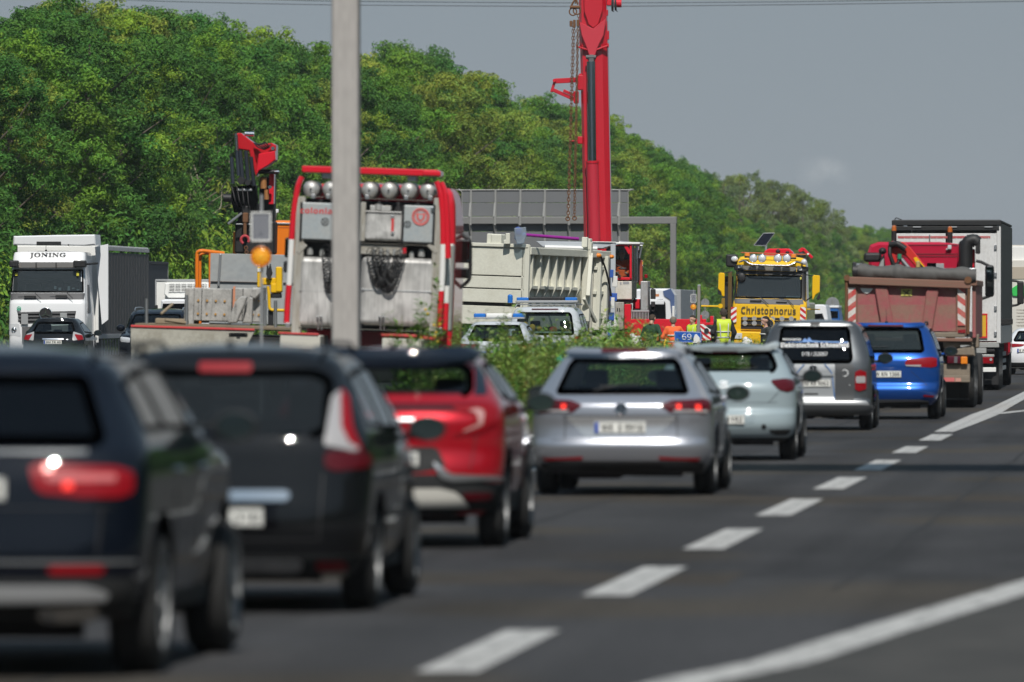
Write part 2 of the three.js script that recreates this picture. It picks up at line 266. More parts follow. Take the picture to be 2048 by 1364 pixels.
// bare grey saplings at the wood's edge above the orange truck, with a few leaves
// a hazier clump of airy trees rising above the rest, beyond the yellow tow lorry
for (const [i, [px, d, y]] of [[1418, 990, 338], [1440, 960, 328], [1462, 1010, 340], [1486, 970, 326], [1506, 1000, 352], [1534, 1040, 352], [1556, 1010, 344], [1582, 1060, 350], [1606, 1030, 362], [1630, 1050, 368], [1648, 1080, 392], [1662, 1110, 424], [1540, 1120, 380], [1600, 1130, 396]].entries())
  tree(XAT(px, d), -d, EYE + (625 - y) * d / F - 1.4, i % 4 === 2 ? 4 : 5, i % 3 === 2 ? 3 : 5, rr(.85, 1.05), `airy grey-green tree, ${nth(i + 1)} of the taller far clump above the yellow tow lorry`, 'trees of the far clump');
let sp = 0;
for (const [px, d, h] of [[352, 392, 8.0], [395, 398, 9.6], [425, 402, 9.0], [372, 388, 6.5]]) {
  const x = XAT(px, d) + 1.0, o = thing('sparse_tree', ['short thin pale-stemmed tree', 'tallest of the thin pale-stemmed trees', 'rightmost of the thin pale-stemmed trees', 'lowest of the thin pale-stemmed trees'][sp++] + ' above the orange frame, with few leaves', 'tree', [x, .5, -d], rr(0, 6), 'thin pale trees at the wood edge');
  const w = [], bl = []; w.push(...limb([0, 0, 0], [rr(-.3, .3), h * .55, 0], .15, .09), ...limb([0, h * .55, 0], [rr(-.5, .5), h, rr(-.3, .3)], .09, .02));
  for (let i = 0; i < 13; i++) { const y = rr(.35, .92) * h, a = rr(0, 6.28), L = rr(.8, 2.2), q = [Math.cos(a) * L, y + L * rr(.5, 1.1), Math.sin(a) * L]; w.push(...limb([0, y, 0], q, .04, .012)); if (i % 2) bl.push({ c: q, r: [.5, .4, .5], tone: rr(.8, 1.2) }); }
  mesh('trunk', w, M.paleBark, o); mesh('crown', leafCloud(bl, 110, .14), LEAF[3], o);
}
// bushes along the foot of the wood
const BUSH = [0, 1, 2].map(() => { const b = []; for (let i = 0; i < 16; i++) b.push({ c: [rr(-1.6, 1.6), rr(.3, 2.2), rr(-1.6, 1.6)], r: [rr(.6, 1), rr(.45, .8), rr(.6, 1)], tone: rr(.7, 1.2) }); return leafCloud(b, 300, .10); });
for (let d = 300, i = 0; d < 1150; d += rr(4, 7) * (d > 700 ? 2 : 1), i++) {
  const x = -42.6 + rr(-.7, .7);
  const t = i % 5, o = thing('bush', `leafy ${tones[t]} bush, ${nth(i + 1)} from the left along the foot of the wood`, 'bush', [x, .5, -d], rr(0, 6), 'bushes at the foot of the wood');
  mesh('foliage', BUSH[i % 3], LEAF[t], o); const s = rr(.8, 1.5); o.scale.set(s, s * rr(.8, 1.5), s);
}
// ------------------------------------------------------------------ body shells: stacked rounded outlines, with panels laid on their surface
function pchip(xs, ys) {
  const n = xs.length, h = [], s = [], m = new Array(n);
  for (let i = 0; i < n - 1; i++) { h[i] = xs[i + 1] - xs[i]; s[i] = (ys[i + 1] - ys[i]) / h[i]; }
  m[0] = s[0]; m[n - 1] = s[n - 2];
  for (let i = 1; i < n - 1; i++) m[i] = s[i - 1] * s[i] <= 0 ? 0 : 3 * (h[i - 1] + h[i]) / ((2 * h[i] + h[i - 1]) / s[i - 1] + (h[i] + 2 * h[i - 1]) / s[i]);
  return x => { let i = 0; while (i < n - 2 && x > xs[i + 1]) i++; const t = clamp((x - xs[i]) / h[i], 0, 1), t2 = t * t, t3 = t2 * t; return (2 * t3 - 3 * t2 + 1) * ys[i] + (t3 - 2 * t2 + t) * h[i] * m[i] + (-2 * t3 + 3 * t2) * ys[i + 1] + (t3 - t2) * h[i] * m[i + 1]; };
}
const inPoly = (L, x, y) => { let c = false; for (let i = 0, j = L.length - 1; i < L.length; j = i++) { const a = L[i], b = L[j]; if ((a[1] > y) !== (b[1] > y) && x < (b[0] - a[0]) * (y - a[1]) / (b[1] - a[1]) + a[0]) c = !c; } return c; };
function rounded(pts, r) {                                  // rounds the corners of an outline
  const out = [], n = pts.length;
  for (let i = 0; i < n; i++) {
    const p = pts[(i + n - 1) % n], c = pts[i], q = pts[(i + 1) % n], a = Math.hypot(p[0] - c[0], p[1] - c[1]), b = Math.hypot(q[0] - c[0], q[1] - c[1]), k = Math.min(r, a * .45, b * .45);
    const A = [c[0] + (p[0] - c[0]) * k / a, c[1] + (p[1] - c[1]) * k / a], B = [c[0] + (q[0] - c[0]) * k / b, c[1] + (q[1] - c[1]) * k / b];
    for (let j = 0; j <= 4; j++) { const t = j / 4; out.push([(1 - t) ** 2 * A[0] + 2 * t * (1 - t) * c[0] + t * t * B[0], (1 - t) ** 2 * A[1] + 2 * t * (1 - t) * c[1] + t * t * B[1]]); }
  }
  return out;
}
function dense(pts, step = .05) { const o = []; pts.forEach((p, i) => { const q = pts[(i + 1) % pts.length], L = Math.hypot(q[0] - p[0], q[1] - p[1]), n = Math.max(1, Math.ceil(L / step)); for (let k = 0; k < n; k++) o.push([lerp(p[0], q[0], k / n), lerp(p[1], q[1], k / n)]); }); return o; }
function inset(pts, d) {                                    // moves an outline inwards by d
  const n = pts.length; let area = 0; pts.forEach((p, i) => { const q = pts[(i + 1) % n]; area += p[0] * q[1] - q[0] * p[1]; }); const s = Math.sign(area);
  return pts.map((c, i) => { const p = pts[(i + n - 1) % n], q = pts[(i + 1) % n]; let nx = 0, ny = 0; for (const [a, b] of [[p, c], [c, q]]) { const dx = b[0] - a[0], dy = b[1] - a[1], L = Math.hypot(dx, dy) || 1; nx += -dy / L; ny += dx / L; } const L = Math.hypot(nx, ny) || 1; const k = Math.min(1.6, 2 / L); return [c[0] + s * nx / L * d * k, c[1] + s * ny / L * d * k]; });
}
const mx = pts => pts.map(([x, y]) => [-x, y]);
const sym = half => [...half, ...mx(half).reverse()];       // half an outline, x > 0, from the top to the bottom
class Shell {
  constructor(S) {
    const ys = S.rows.map(r => r[0]), f = k => pchip(ys, S.rows.map(r => r[k]));
    Object.assign(this, { S, w: f(1), zr: f(2), zf: f(3), y0: ys[0], y1: ys[ys.length - 1], p: S.p || 2.8, pf: S.pf || 2.5, c: S.c || .38, cf: S.cf || .6, taper: S.taper ?? .07, L: S.L });
    this.tab = [0]; const N = 200; let px = 0, pz = 0;
    for (let i = 1; i <= N; i++) { const th = i / N * Math.PI / 2, x = .9 * Math.sin(th) ** (2 / this.p), z = this.c * (1 - Math.cos(th) ** (2 / this.p)); this.tab[i] = this.tab[i - 1] + Math.hypot(x - px, z - pz); px = x; pz = z; }
    this.tab = this.tab.map(v => v / this.tab[N]);
  }
  th(a) { let lo = 0, hi = 200; while (hi - lo > 1) { const m = lo + hi >> 1; if (this.tab[m] > a) hi = m; else lo = m; } return (lo + (a - this.tab[lo]) / (this.tab[hi] - this.tab[lo] || 1)) / 200 * Math.PI / 2; }
  arc(th) { const k = clamp(th / (Math.PI / 2) * 200, 0, 200), i = Math.min(199, Math.floor(k)); return lerp(this.tab[i], this.tab[i + 1], k - i); }
  tap(z) { return 1 - this.taper * sst(.45, 1, -z / this.L); }
  P(t, y) {
    if (t > 3) t -= 6;
    const a = Math.abs(t), s = t < 0 ? -1 : 1, w = this.w(y), zr = this.zr(y), zf = this.zf(y); let x, z;
    if (a <= 1) { const th = this.th(a); x = w * Math.sin(th) ** (2 / this.p); z = zr - this.c * (1 - Math.max(0, Math.cos(th)) ** (2 / this.p)); }
    else if (a <= 2) { z = lerp(zr - this.c, zf + this.cf, a - 1); x = w * this.tap(z); }
    else { const th = Math.max(0, 3 - a) * Math.PI / 2; x = w * this.tap(zf + this.cf) * Math.sin(th) ** (2 / this.pf); z = zf + this.cf * (1 - Math.max(0, Math.cos(th)) ** (2 / this.pf)); }
    return V(x * s, y, z);
  }
  N(t, y) {
    const e = .004, tt = clamp(t, -2.99, 3.99), a = this.P(tt + e, y).sub(this.P(tt - e, y)), b = this.P(tt, Math.min(this.y1, y + e)).sub(this.P(tt, Math.max(this.y0, y - e)));
    return a.cross(b).normalize();                           // along +t then +y: outwards is a × b
  }
  rear(x, y) { return (x < 0 ? -1 : 1) * this.arc(Math.asin(Math.min(1, (Math.abs(x) / this.w(y)) ** (this.p / 2)))); }
  side(z, y, s) { const zr = this.zr(y), z0 = zr - this.c, z1 = this.zf(y) + this.cf; if (z > z0) return s * this.arc(Math.acos(clamp(1 - (zr - z) / this.c, 0, 1) ** (this.p / 2))); return s * clamp(1 + (z0 - z) / (z0 - z1), 1, 2); }
  front(x, y) { const w = this.w(y) * this.tap(this.zf(y) + this.cf); return 3 - Math.sign(x) * Math.asin(Math.min(1, (Math.abs(x) / w) ** (this.pf / 2))) / (Math.PI / 2); }
  ty(pts, kind, s = 1) { return pts.map(([a, y]) => { y = clamp(y, this.y0, this.y1); return [kind === 'rear' ? this.rear(a, y) : kind === 'front' ? this.front(a, y) : this.side(a, y, s), y]; }); }
  panel(L, off = .004, thick = .012, rows = 12, cols = 14) { // a panel of that outline, standing off the surface
    let y0 = 9e9, y1 = -9e9; for (const p of L) { y0 = Math.min(y0, p[1]); y1 = Math.max(y1, p[1]); }
    const e = (y1 - y0) * 1e-3, pos = [], nor = [], uv = [], ix = [], grid = [];
    for (let j = 0; j <= rows; j++) {
      const y = lerp(y0 + e, y1 - e, j / rows); let a = 9e9, b = -9e9;
      for (let i = 0, k = L.length - 1; i < L.length; k = i++) { const p = L[i], q = L[k]; if ((p[1] > y) !== (q[1] > y)) { const t = p[0] + (q[0] - p[0]) * (y - p[1]) / (q[1] - p[1]); a = Math.min(a, t); b = Math.max(b, t); } }
      grid.push([]);
      for (let i = 0; i <= cols; i++) { const t = lerp(a, b, i / cols), P = this.P(t, y), N = this.N(t, y); grid[j].push(pos.length / 3); pos.push(P.x + N.x * off, P.y + N.y * off, P.z + N.z * off); nor.push(N.x, N.y, N.z); uv.push(i / cols, j / rows); }
    }
    for (let j = 0; j < rows; j++) for (let i = 0; i < cols; i++) { const a = grid[j][i], b = grid[j][i + 1], c = grid[j + 1][i + 1], d = grid[j + 1][i]; ix.push(a, b, c, a, c, d); }
    const rim = []; for (let i = 0; i < cols; i++) rim.push(grid[0][i]); for (let j = 0; j < rows; j++) rim.push(grid[j][cols]); for (let i = cols; i > 0; i--) rim.push(grid[rows][i]); for (let j = rows; j > 0; j--) rim.push(grid[j][0]);
    const base = pos.length / 3;
    rim.forEach(v => { for (const k of [0, 1]) { const d = k ? thick : 0; pos.push(pos[v * 3] - nor[v * 3] * d, pos[v * 3 + 1] - nor[v * 3 + 1] * d, pos[v * 3 + 2] - nor[v * 3 + 2] * d); nor.push(nor[v * 3], nor[v * 3 + 1], nor[v * 3 + 2]); uv.push(0, 0); } });
    for (let i = 0; i < rim.length; i++) { const a = base + i * 2, b = base + (i + 1) % rim.length * 2; ix.push(a, a + 1, b + 1, a, b + 1, b); }
    const g = new THREE.BufferGeometry(); g.setAttribute('position', new THREE.Float32BufferAttribute(pos, 3)); g.setAttribute('normal', new THREE.Float32BufferAttribute(nor, 3)); g.setAttribute('uv', new THREE.Float32BufferAttribute(uv, 2)); g.setIndex(ix); return g;
  }
  ring(A, B, off = .006, thick = .014) {                     // a band between two outlines of equally many points
    const pos = [], nor = [], ix = [], n = A.length;
    for (let i = 0; i < n; i++) for (const [Q, d] of [[A, -thick], [A, 0], [B, 0], [B, -thick]]) { const P = this.P(...Q[i]), N = this.N(...Q[i]), k = off + d; pos.push(P.x + N.x * k, P.y + N.y * k, P.z + N.z * k); nor.push(N.x, N.y, N.z); }
    for (let i = 0; i < n; i++) { const a = i * 4, b = (i + 1) % n * 4; for (let k = 0; k < 3; k++) ix.push(a + k, b + k, b + k + 1, a + k, b + k + 1, a + k + 1); }
    const g = new THREE.BufferGeometry(); g.setAttribute('position', new THREE.Float32BufferAttribute(pos, 3)); g.setAttribute('normal', new THREE.Float32BufferAttribute(nor, 3)); g.setIndex(ix); return g;
  }
  body(holes, crown = .03, arches = []) {
    const ts = [], nA = this.S.nA || 20, nB = this.S.nB || 76, nC = 22, ysN = Math.ceil((this.y1 - this.y0) / .034), K = 7;
    for (let i = -nC; i < 0; i++) ts.push(-2 + i / nC); for (let i = nB; i > 0; i--) ts.push(-1 - i / nB); for (let i = nA; i > 0; i--) ts.push(-i / nA);
    for (let i = 0; i <= nA; i++) ts.push(i / nA); for (let i = 1; i <= nB; i++) ts.push(1 + i / nB); for (let i = 1; i <= nC; i++) ts.push(2 + i / nC);
    const nt = ts.length, pos = [], ix = [], nor = [], zm = (this.zr(this.y1) + this.zf(this.y1)) / 2;
    for (let j = 0; j <= ysN; j++) { const y = lerp(this.y0, this.y1, j / ysN); for (const t of ts) { const P = this.P(t, y), N = this.N(t, y); pos.push(P.x, P.y, P.z); nor.push(N.x, N.y, N.z); } }
    for (let k = 1; k <= K; k++) { const s = 1 - k / K; for (const t of ts) { const P = this.P(t, this.y1); const q = Math.max(s, .001); pos.push(P.x * q, this.y1 + crown * (1 - s * s), zm + (P.z - zm) * q); const N = this.N(t, this.y1), e = clamp(k / 2, 0, 1); const m = V(lerp(N.x, P.x * .08, e), lerp(N.y, 1, e), lerp(N.z, (P.z - zm) * .02, e)).normalize(); nor.push(m.x, m.y, m.z); } }
    const keep = (i, j) => { if (j >= ysN) return true; const t = (ts[i] + ts[i + 1]) / 2, y = lerp(this.y0, this.y1, (j + .5) / ysN); for (const h of holes) if (inPoly(h, t, y) || inPoly(h, t + 6, y)) return false; if (Math.abs(t) > .8 && Math.abs(t) < 2.6) { const P = this.P(t, y); for (const a of arches) if ((P.z - a[0]) ** 2 + (P.y - a[1]) ** 2 < a[2] ** 2) return false; } return true; };
    for (let j = 0; j < ysN + K; j++) for (let i = 0; i < nt - 1; i++) if (keep(i, j)) { const a = j * nt + i, b = a + 1, c = b + nt, d = a + nt; ix.push(a, b, c, a, c, d); }
    const g = new THREE.BufferGeometry(); g.setAttribute('position', new THREE.Float32BufferAttribute(pos, 3)); g.setAttribute('normal', new THREE.Float32BufferAttribute(nor, 3)); g.setIndex(ix); return g;
  }
}
function wheelGeos(R, W, rimR) {
  const t = [[rimR, -W / 2], [rimR + .02, -W / 2 - .004], [R - .05, -W / 2], [R - .015, -W / 2 + .025], [R, -W / 2 + .05], [R, -.012], [R - .008, -.006], [R - .008, .006], [R, .012], [R, W / 2 - .05], [R - .015, W / 2 - .025], [R - .05, W / 2], [rimR + .02, W / 2 + .004], [rimR, W / 2]].map(p => new THREE.Vector2(...p));
  return new THREE.LatheGeometry(t, 40).rotateZ(-Math.PI / 2);
}
function rimGeos(rimR, W, s, spokes = 5) {                    // rim facing +x (s = 1) or -x
  const g = [], x = s * (W / 2 - .03);
  g.push(new THREE.LatheGeometry([[rimR, -W / 2], [rimR, W / 2], [rimR - .025, W / 2 - .01], [rimR - .03, -W / 2]].map(p => new THREE.Vector2(...p)), 32).rotateZ(-Math.PI / 2));
  for (let i = 0; i < spokes; i++) for (const k of spokes < 8 ? [-.1, .1] : [0]) { const a = i / spokes * 6.283 + k; g.push(beam([x - s * .01, 0, 0], [x, Math.cos(a) * (rimR - .02), Math.sin(a) * (rimR - .02)], .03, .045)); }
  g.push(cyl(.055, .04, x, 0, 0, 'x', 16)); return g;
}
M.alloy = std([.26, .265, .27], .55, .6); M.disc = std([.07, .065, .06], .5, .6);
function addWheel(o, x, z, R, W, rimR, s, rimMat, spokes) {
  const w = sub('wheel', o, [x, R, z]);
  mesh('tyre', wheelGeos(R, W, rimR), M.rubber, w); mesh('rim', rimGeos(rimR, W, s, spokes), rimMat, w); mesh('brake_disc', cyl(rimR * .7, .03, -s * .03, 0, 0, 'x', 24), M.disc, w);
  return w;
}
function plateAt(o, sh, x, y, w, h, str, strip = true, tilt = 0) {       // number plate with raised characters
  const P = sh.P(sh.rear(x, y), y), p = sub('number_plate', o, [x, y, P.z + .018]); p.rotation.x = tilt;
  mesh('plate', box(w, h, .008, 0, 0, 0, .003), M.yellowPlate, p);
  const b = .003; mesh('plate_border', [box(w - .012, b, .003, 0, h / 2 - .007, .0045, 0), box(w - .012, b, .003, 0, -h / 2 + .007, .0045, 0), box(b, h - .012, .003, w / 2 - .007, 0, .0045, 0), box(b, h - .012, .003, -w / 2 + .007, 0, .0045, 0)], M.print, p);
  if (strip) mesh('blue_band', box(.042, h - .004, .003, -w / 2 + .025, 0, .0045, 0), M.blue, p);
  mesh('characters', move(text(str, w - (strip ? .10 : .05), h * .62, 'sans', .003), strip ? .022 : 0, 0, .004), M.print, p);
}
const ringGeo = (R, r, x, y, z, seg = 28) => new THREE.TorusGeometry(R, r, 8, seg).translate(x, y, z);
function badge(o, sh, kind, x, y, R, mat = M.chrome) {
  const z = sh.P(sh.rear(x, y), y).z + .012, N = sh.N(sh.rear(x, y), y), g = [], d = R * .13;
  const seg = (a, b) => beam([a[0] * R, a[1] * R, .004], [b[0] * R, b[1] * R, .004], d, .008, .002);
  const bg = sub('emblem', o, [x, y, z]); bg.rotation.x = -Math.asin(clamp(N.y, -1, 1)); bg.rotation.y = Math.atan2(N.x, N.z);
  if (kind === 'vw') { g.push(ringGeo(R, d * .6, 0, 0, 0)); g.push(seg([-.38, .86], [-.03, .12]), seg([.38, .86], [.03, .12]), seg([-.84, .30], [-.42, -.76]), seg([-.42, -.76], [0, .02]), seg([0, .02], [.42, -.76]), seg([.42, -.76], [.84, .30])); mesh('emblem_disc', cyl(R * .97, .006, 0, 0, -.004, 'z', 28), M.gloss, bg); }
  if (kind === 'star') { g.push(ringGeo(R, d * .55, 0, 0, 0)); for (const a of [90, 210, 330]) { const t = a * Math.PI / 180, q = [Math.cos(t) * R, Math.sin(t) * R], n = [-Math.sin(t) * R * .13, Math.cos(t) * R * .13]; g.push(slab([[n[0], n[1]], [-n[0], -n[1]], q], .014, 0, 0)); } }
  if (kind === 'diamond') { const a = [0, R], b = [R * .72, 0]; const s2 = (p, q) => beam([...p, 0], [...q, 0], R * .26, .012, .003); g.push(s2(a, b), s2(b, [0, -R]), s2([0, -R], [-b[0], 0]), s2([-b[0], 0], a)); }
  if (kind === 's') { for (const [a, b] of [[[-.8, .7], [.8, .7]], [[-.8, .7], [-.5, .1]], [[-.5, .1], [.5, -.1]], [[.5, -.1], [.8, -.7]], [[.8, -.7], [-.8, -.7]], [[-.3, .38], [.8, .38]], [[.3, -.38], [-.8, -.38]]]) g.push(seg(a, b)); }
  mesh('emblem_mark', g, mat, bg);
}
function makeCar(A) {
  const sh = new Shell(A), o = thing(A.name, A.label, A.category || 'car', A.pos, A.turn || 0, A.group), L = A.L;
  const ry = A.wheelR, zw = [A.axleR, A.axleF], archR = ry + .075, holes = [], rw = A.track;
  const win = (part, pts, kind, s, mat, frit = .055, offs = .003) => {
    const D = dense(rounded(pts, .05), .045), T = sh.ty(D, kind, s), I = sh.ty(inset(D, frit), kind, s), H = sh.ty(inset(D, frit * .45), kind, s);
    if (mat.transmission) holes.push(H);
    const w = mesh(part, sh.panel(inset2(T), offs, .003, 14, 18), mat, o);
    mesh('window_seal', sh.ring(T, I, offs + .003, .012), A.sealMat || M.gloss, w);
    return w;
  };
  const inset2 = T => T;
  win('rear_window', A.rearWindow, 'rear', 1, A.rearGlass || M.tint, A.frit || .055);
  for (const s of [1, -1]) for (const q of A.sideWindows) win('side_window', q, 'side', s, A.sideGlass || M.tint, .03);
  win('windscreen', A.windscreen || sym([[A.wsTop || .55, A.wsY[1]], [A.wsBot || .68, A.wsY[0]]]), 'front', 1, M.glass, .05);
  const arches = zw.map(z => [z, ry, archR]);
  const body = mesh('body', sh.body(holes, A.crown ?? .03, arches), A.paint, o);
  for (const z of zw) for (const s of [1, -1]) {
    const n = 34, a = [], b = []; for (let i = 0; i <= n; i++) { const t = lerp(-.38, Math.PI + .38, i / n), yy = k => Math.max(sh.y0 + .002, ry + Math.sin(t) * k); a.push(sh.side(z + Math.cos(t) * (archR + (A.flare || .012)), yy(archR + (A.flare || .012)), s)); a[i] = [a[i], yy(archR + (A.flare || .012))]; b.push([sh.side(z + Math.cos(t) * (archR - .025), yy(archR - .025), s), yy(archR - .025)]); }
    const A2 = [...a], B2 = [...b]; const g = sh.ring(A2, B2, .008, .03); const ixa = g.index.array, keep = Array.from(ixa).slice(0, n * 18); g.setIndex(keep);
    mesh('wheel_arch_lip', g, A.archMat || A.paint, o);
    addWheel(o, s * rw, z, ry, A.tyreW || .225, ry - .115, s, A.rimMat || M.alloy, A.spokes || 5);
  }
  // dark inside of the wheel arches and the floor
  const under = []; const fl0 = Math.max(.17, sh.y0 - .03);
  under.push(box(2 * (rw - .26), .30, L - .5, 0, sh.y0 + .12, -L / 2, .03), box(2 * (rw + .03), .14, zw[0] - zw[1] - 2 * archR, 0, sh.y0 + .06, (zw[0] + zw[1]) / 2, .03));
  for (const z of zw) under.push(box(2 * rw - .2, .05, archR * 1.9, 0, ry + archR + .01, z, .01));
  under.push(cyl(.05, .5, .35, .24, -.45, 'x', 10), box(.5, .16, .35, -.25, sh.y0 + .02, -.5, .05));
  mesh('underbody', under, M.dark, o);
  // seats
  const seats = [], sy = A.seatY || .62, back = A.seatTop || 1.02;
  for (const x of [-.37, .37]) { seats.push(box(.5, .2, .5, x, sy - .1, A.seatZ || -2.35, .06), beam([x, sy, (A.seatZ || -2.35) + .22], [x, back, (A.seatZ || -2.35) + .42], .46, .12, .05), box(.25, .17, .09, x, back + .14, (A.seatZ || -2.35) + .46, .04)); }
  seats.push(box(1.25, .6, .14, 0, back - .36, A.benchZ || -1.3, .05)); for (const x of [-.42, 0, .42]) seats.push(box(.24, .14, .08, x, back + .01, (A.benchZ || -1.3), .035));
  seats.push(box(1.3, .22, .35, 0, sy + .16, (A.seatZ || -2.35) - .95, .06));
  mesh('seats', seats, M.cloth, o);
  // rear panels
  for (const q of A.panels || []) {
    const kinds = q.both ? [q.pts, mx(q.pts)] : [q.pts];
    kinds.forEach((pts, i) => { const kind = q.kind || 'rear'; const list = kind === 'side' ? [1, -1] : [1]; for (const s of list) { const m = mesh(q.name, sh.panel(sh.ty(dense(rounded(pts, q.r ?? .02), .04), kind, s), q.off ?? .006, q.thick ?? .014, q.rows || 8, q.cols || 14), q.mat, o); if (q.label) m.userData.label = q.label; if (q.brake && kind === 'rear') { for (const [bx, by, bw, bh] of q.brake) { const X = i ? -bx : bx, t = sh.rear(X, by), P = sh.P(t, by), N = sh.N(t, by), g = box(bw, bh, .006, 0, 0, 0, .002); g.lookAt(N); g.translate(P.x + N.x * .012, P.y + N.y * .012, P.z + N.z * .012); mesh('brake_light', g, M.brake, m); } } } });
  }
  for (const s of [1, -1]) for (const z of A.doors || [-1.42, -2.36]) mesh('door_gap', sh.panel(sh.ty(dense([[z + .004, sh.y0 + .12], [z + .004, A.gapTop || .95], [z - .004, A.gapTop || .95], [z - .004, sh.y0 + .12]], .1), 'side', s), .003, .004, 10, 1), M.black, o);
  if (A.gap) for (const s of [1, -1]) mesh('hatch_gap', sh.panel(sh.ty(dense([[s * (A.gap[0] + .004), A.gap[1]], [s * (A.gap[0] - .004), A.gap[1]], [s * (A.gap[3] - .004), A.gap[2]], [s * (A.gap[3] + .004), A.gap[2]]], .08), 'rear'), .003, .004, 10, 1), M.black, o);
  if (A.plate) plateAt(o, sh, ...A.plate);
  if (A.badge) badge(o, sh, ...A.badge);
  // door mirrors with glass, a roof aerial, rails
  for (const s of [1, -1]) {
    const my = A.mirrorY, mz = A.mirrorZ, t = sh.side(mz, my, s), P = sh.P(t, my), g = sub('mirror', o, [P.x + s * .16, my + .02, mz]);
    const hs = ball(.118, .082, .085, 0, 0, 0, 16); mesh('mirror_housing', [hs, box(.12, .04, .06, -s * .11, -.05, -.01, .015)], A.mirrorMat || A.paint, g);
    const gl = new THREE.CylinderGeometry(1, 1, .012, 24).rotateX(Math.PI / 2).scale(.100, .070, 1); gl.rotateY(s * .12); mesh('mirror_glass', gl.translate(0, 0, .078), M.mirror, g);
    mesh('mirror_rim', new THREE.TorusGeometry(1, .11, 6, 24).scale(.112, .076, .1).translate(0, 0, .072), M.black, g);
  }
  if (A.aerial) { const [z, h] = A.aerial, y = sh.y1 + (A.crown ?? .03); mesh('aerial', [bar([0, y - .02, z], [0, y + h, z + h * .55], .006, 6, .003), ball(.03, .02, .05, 0, y, z, 10)], M.black, o); }
  if (A.rails) { const [x, z0, z1, h] = A.rails; for (const s of [1, -1]) { const y = sh.y1 + .005; mesh('roof_rail', tube([[s * x, y - .01, z0 + .06], [s * x, y + h, z0 - .1], [s * x, y + h + .012, (z0 + z1) / 2], [s * x, y + h, z1 + .1], [s * x, y - .01, z1 - .05]], .016, 6, 24), A.railMat || M.black, o); } }
  if (A.wiper) { const [x, y, len] = A.wiper, q = (a, b) => { const P = sh.P(sh.rear(a, b), b), N = sh.N(sh.rear(a, b), b); return [P.x + N.x * .03, P.y + N.y * .03, P.z + N.z * .03]; }; mesh('wiper', [bar(q(x, y), q(x + len * .5, y + .05), .008), bar(q(x + .05, y + .045), q(x + len, y + .055), .006)], M.black, o); }
  return { o, sh };
}
// ------------------------------------------------------------------ the queue of cars, from the nearest
M.silver = phy([.38, .395, .44], .32, .7, { clearcoat: 1, clearcoatRoughness: .05 });
const inky = (c, coat) => phy(c, .5, 0, { clearcoat: coat, clearcoatRoughness: .04, specularIntensity: .1 });
M.navy = inky([.0022, .0038, .0085], .85); M.blackPaint = inky([.0045, .005, .006], .85); M.redPaint = paint([.36, .005, .014], .3, .36); M.roofBlack = inky([.006, .011, .021], 1);
M.paleBlue = paint([.29, .355, .385], .05, .4); M.caddy = paint([.085, .092, .100], .5, .36); M.caddyLight = phy([.36, .37, .38], .42, .5, { clearcoat: .6 }); M.caddyDark = std([.055, .058, .062], .5, .2); M.bluePaint = paint([.006, .058, .27], .4, .34);
M.cream = std([.60, .58, .53], .5, 0); M.satin = std([.50, .51, .52], .3, .85); M.diffuser = std([.016, .016, .017], .65); M.cladding = std([.016, .017, .018], .8); M.privacyTint = phy([.045, .055, .06], .03, 0, { transmission: 1, thickness: 0 });

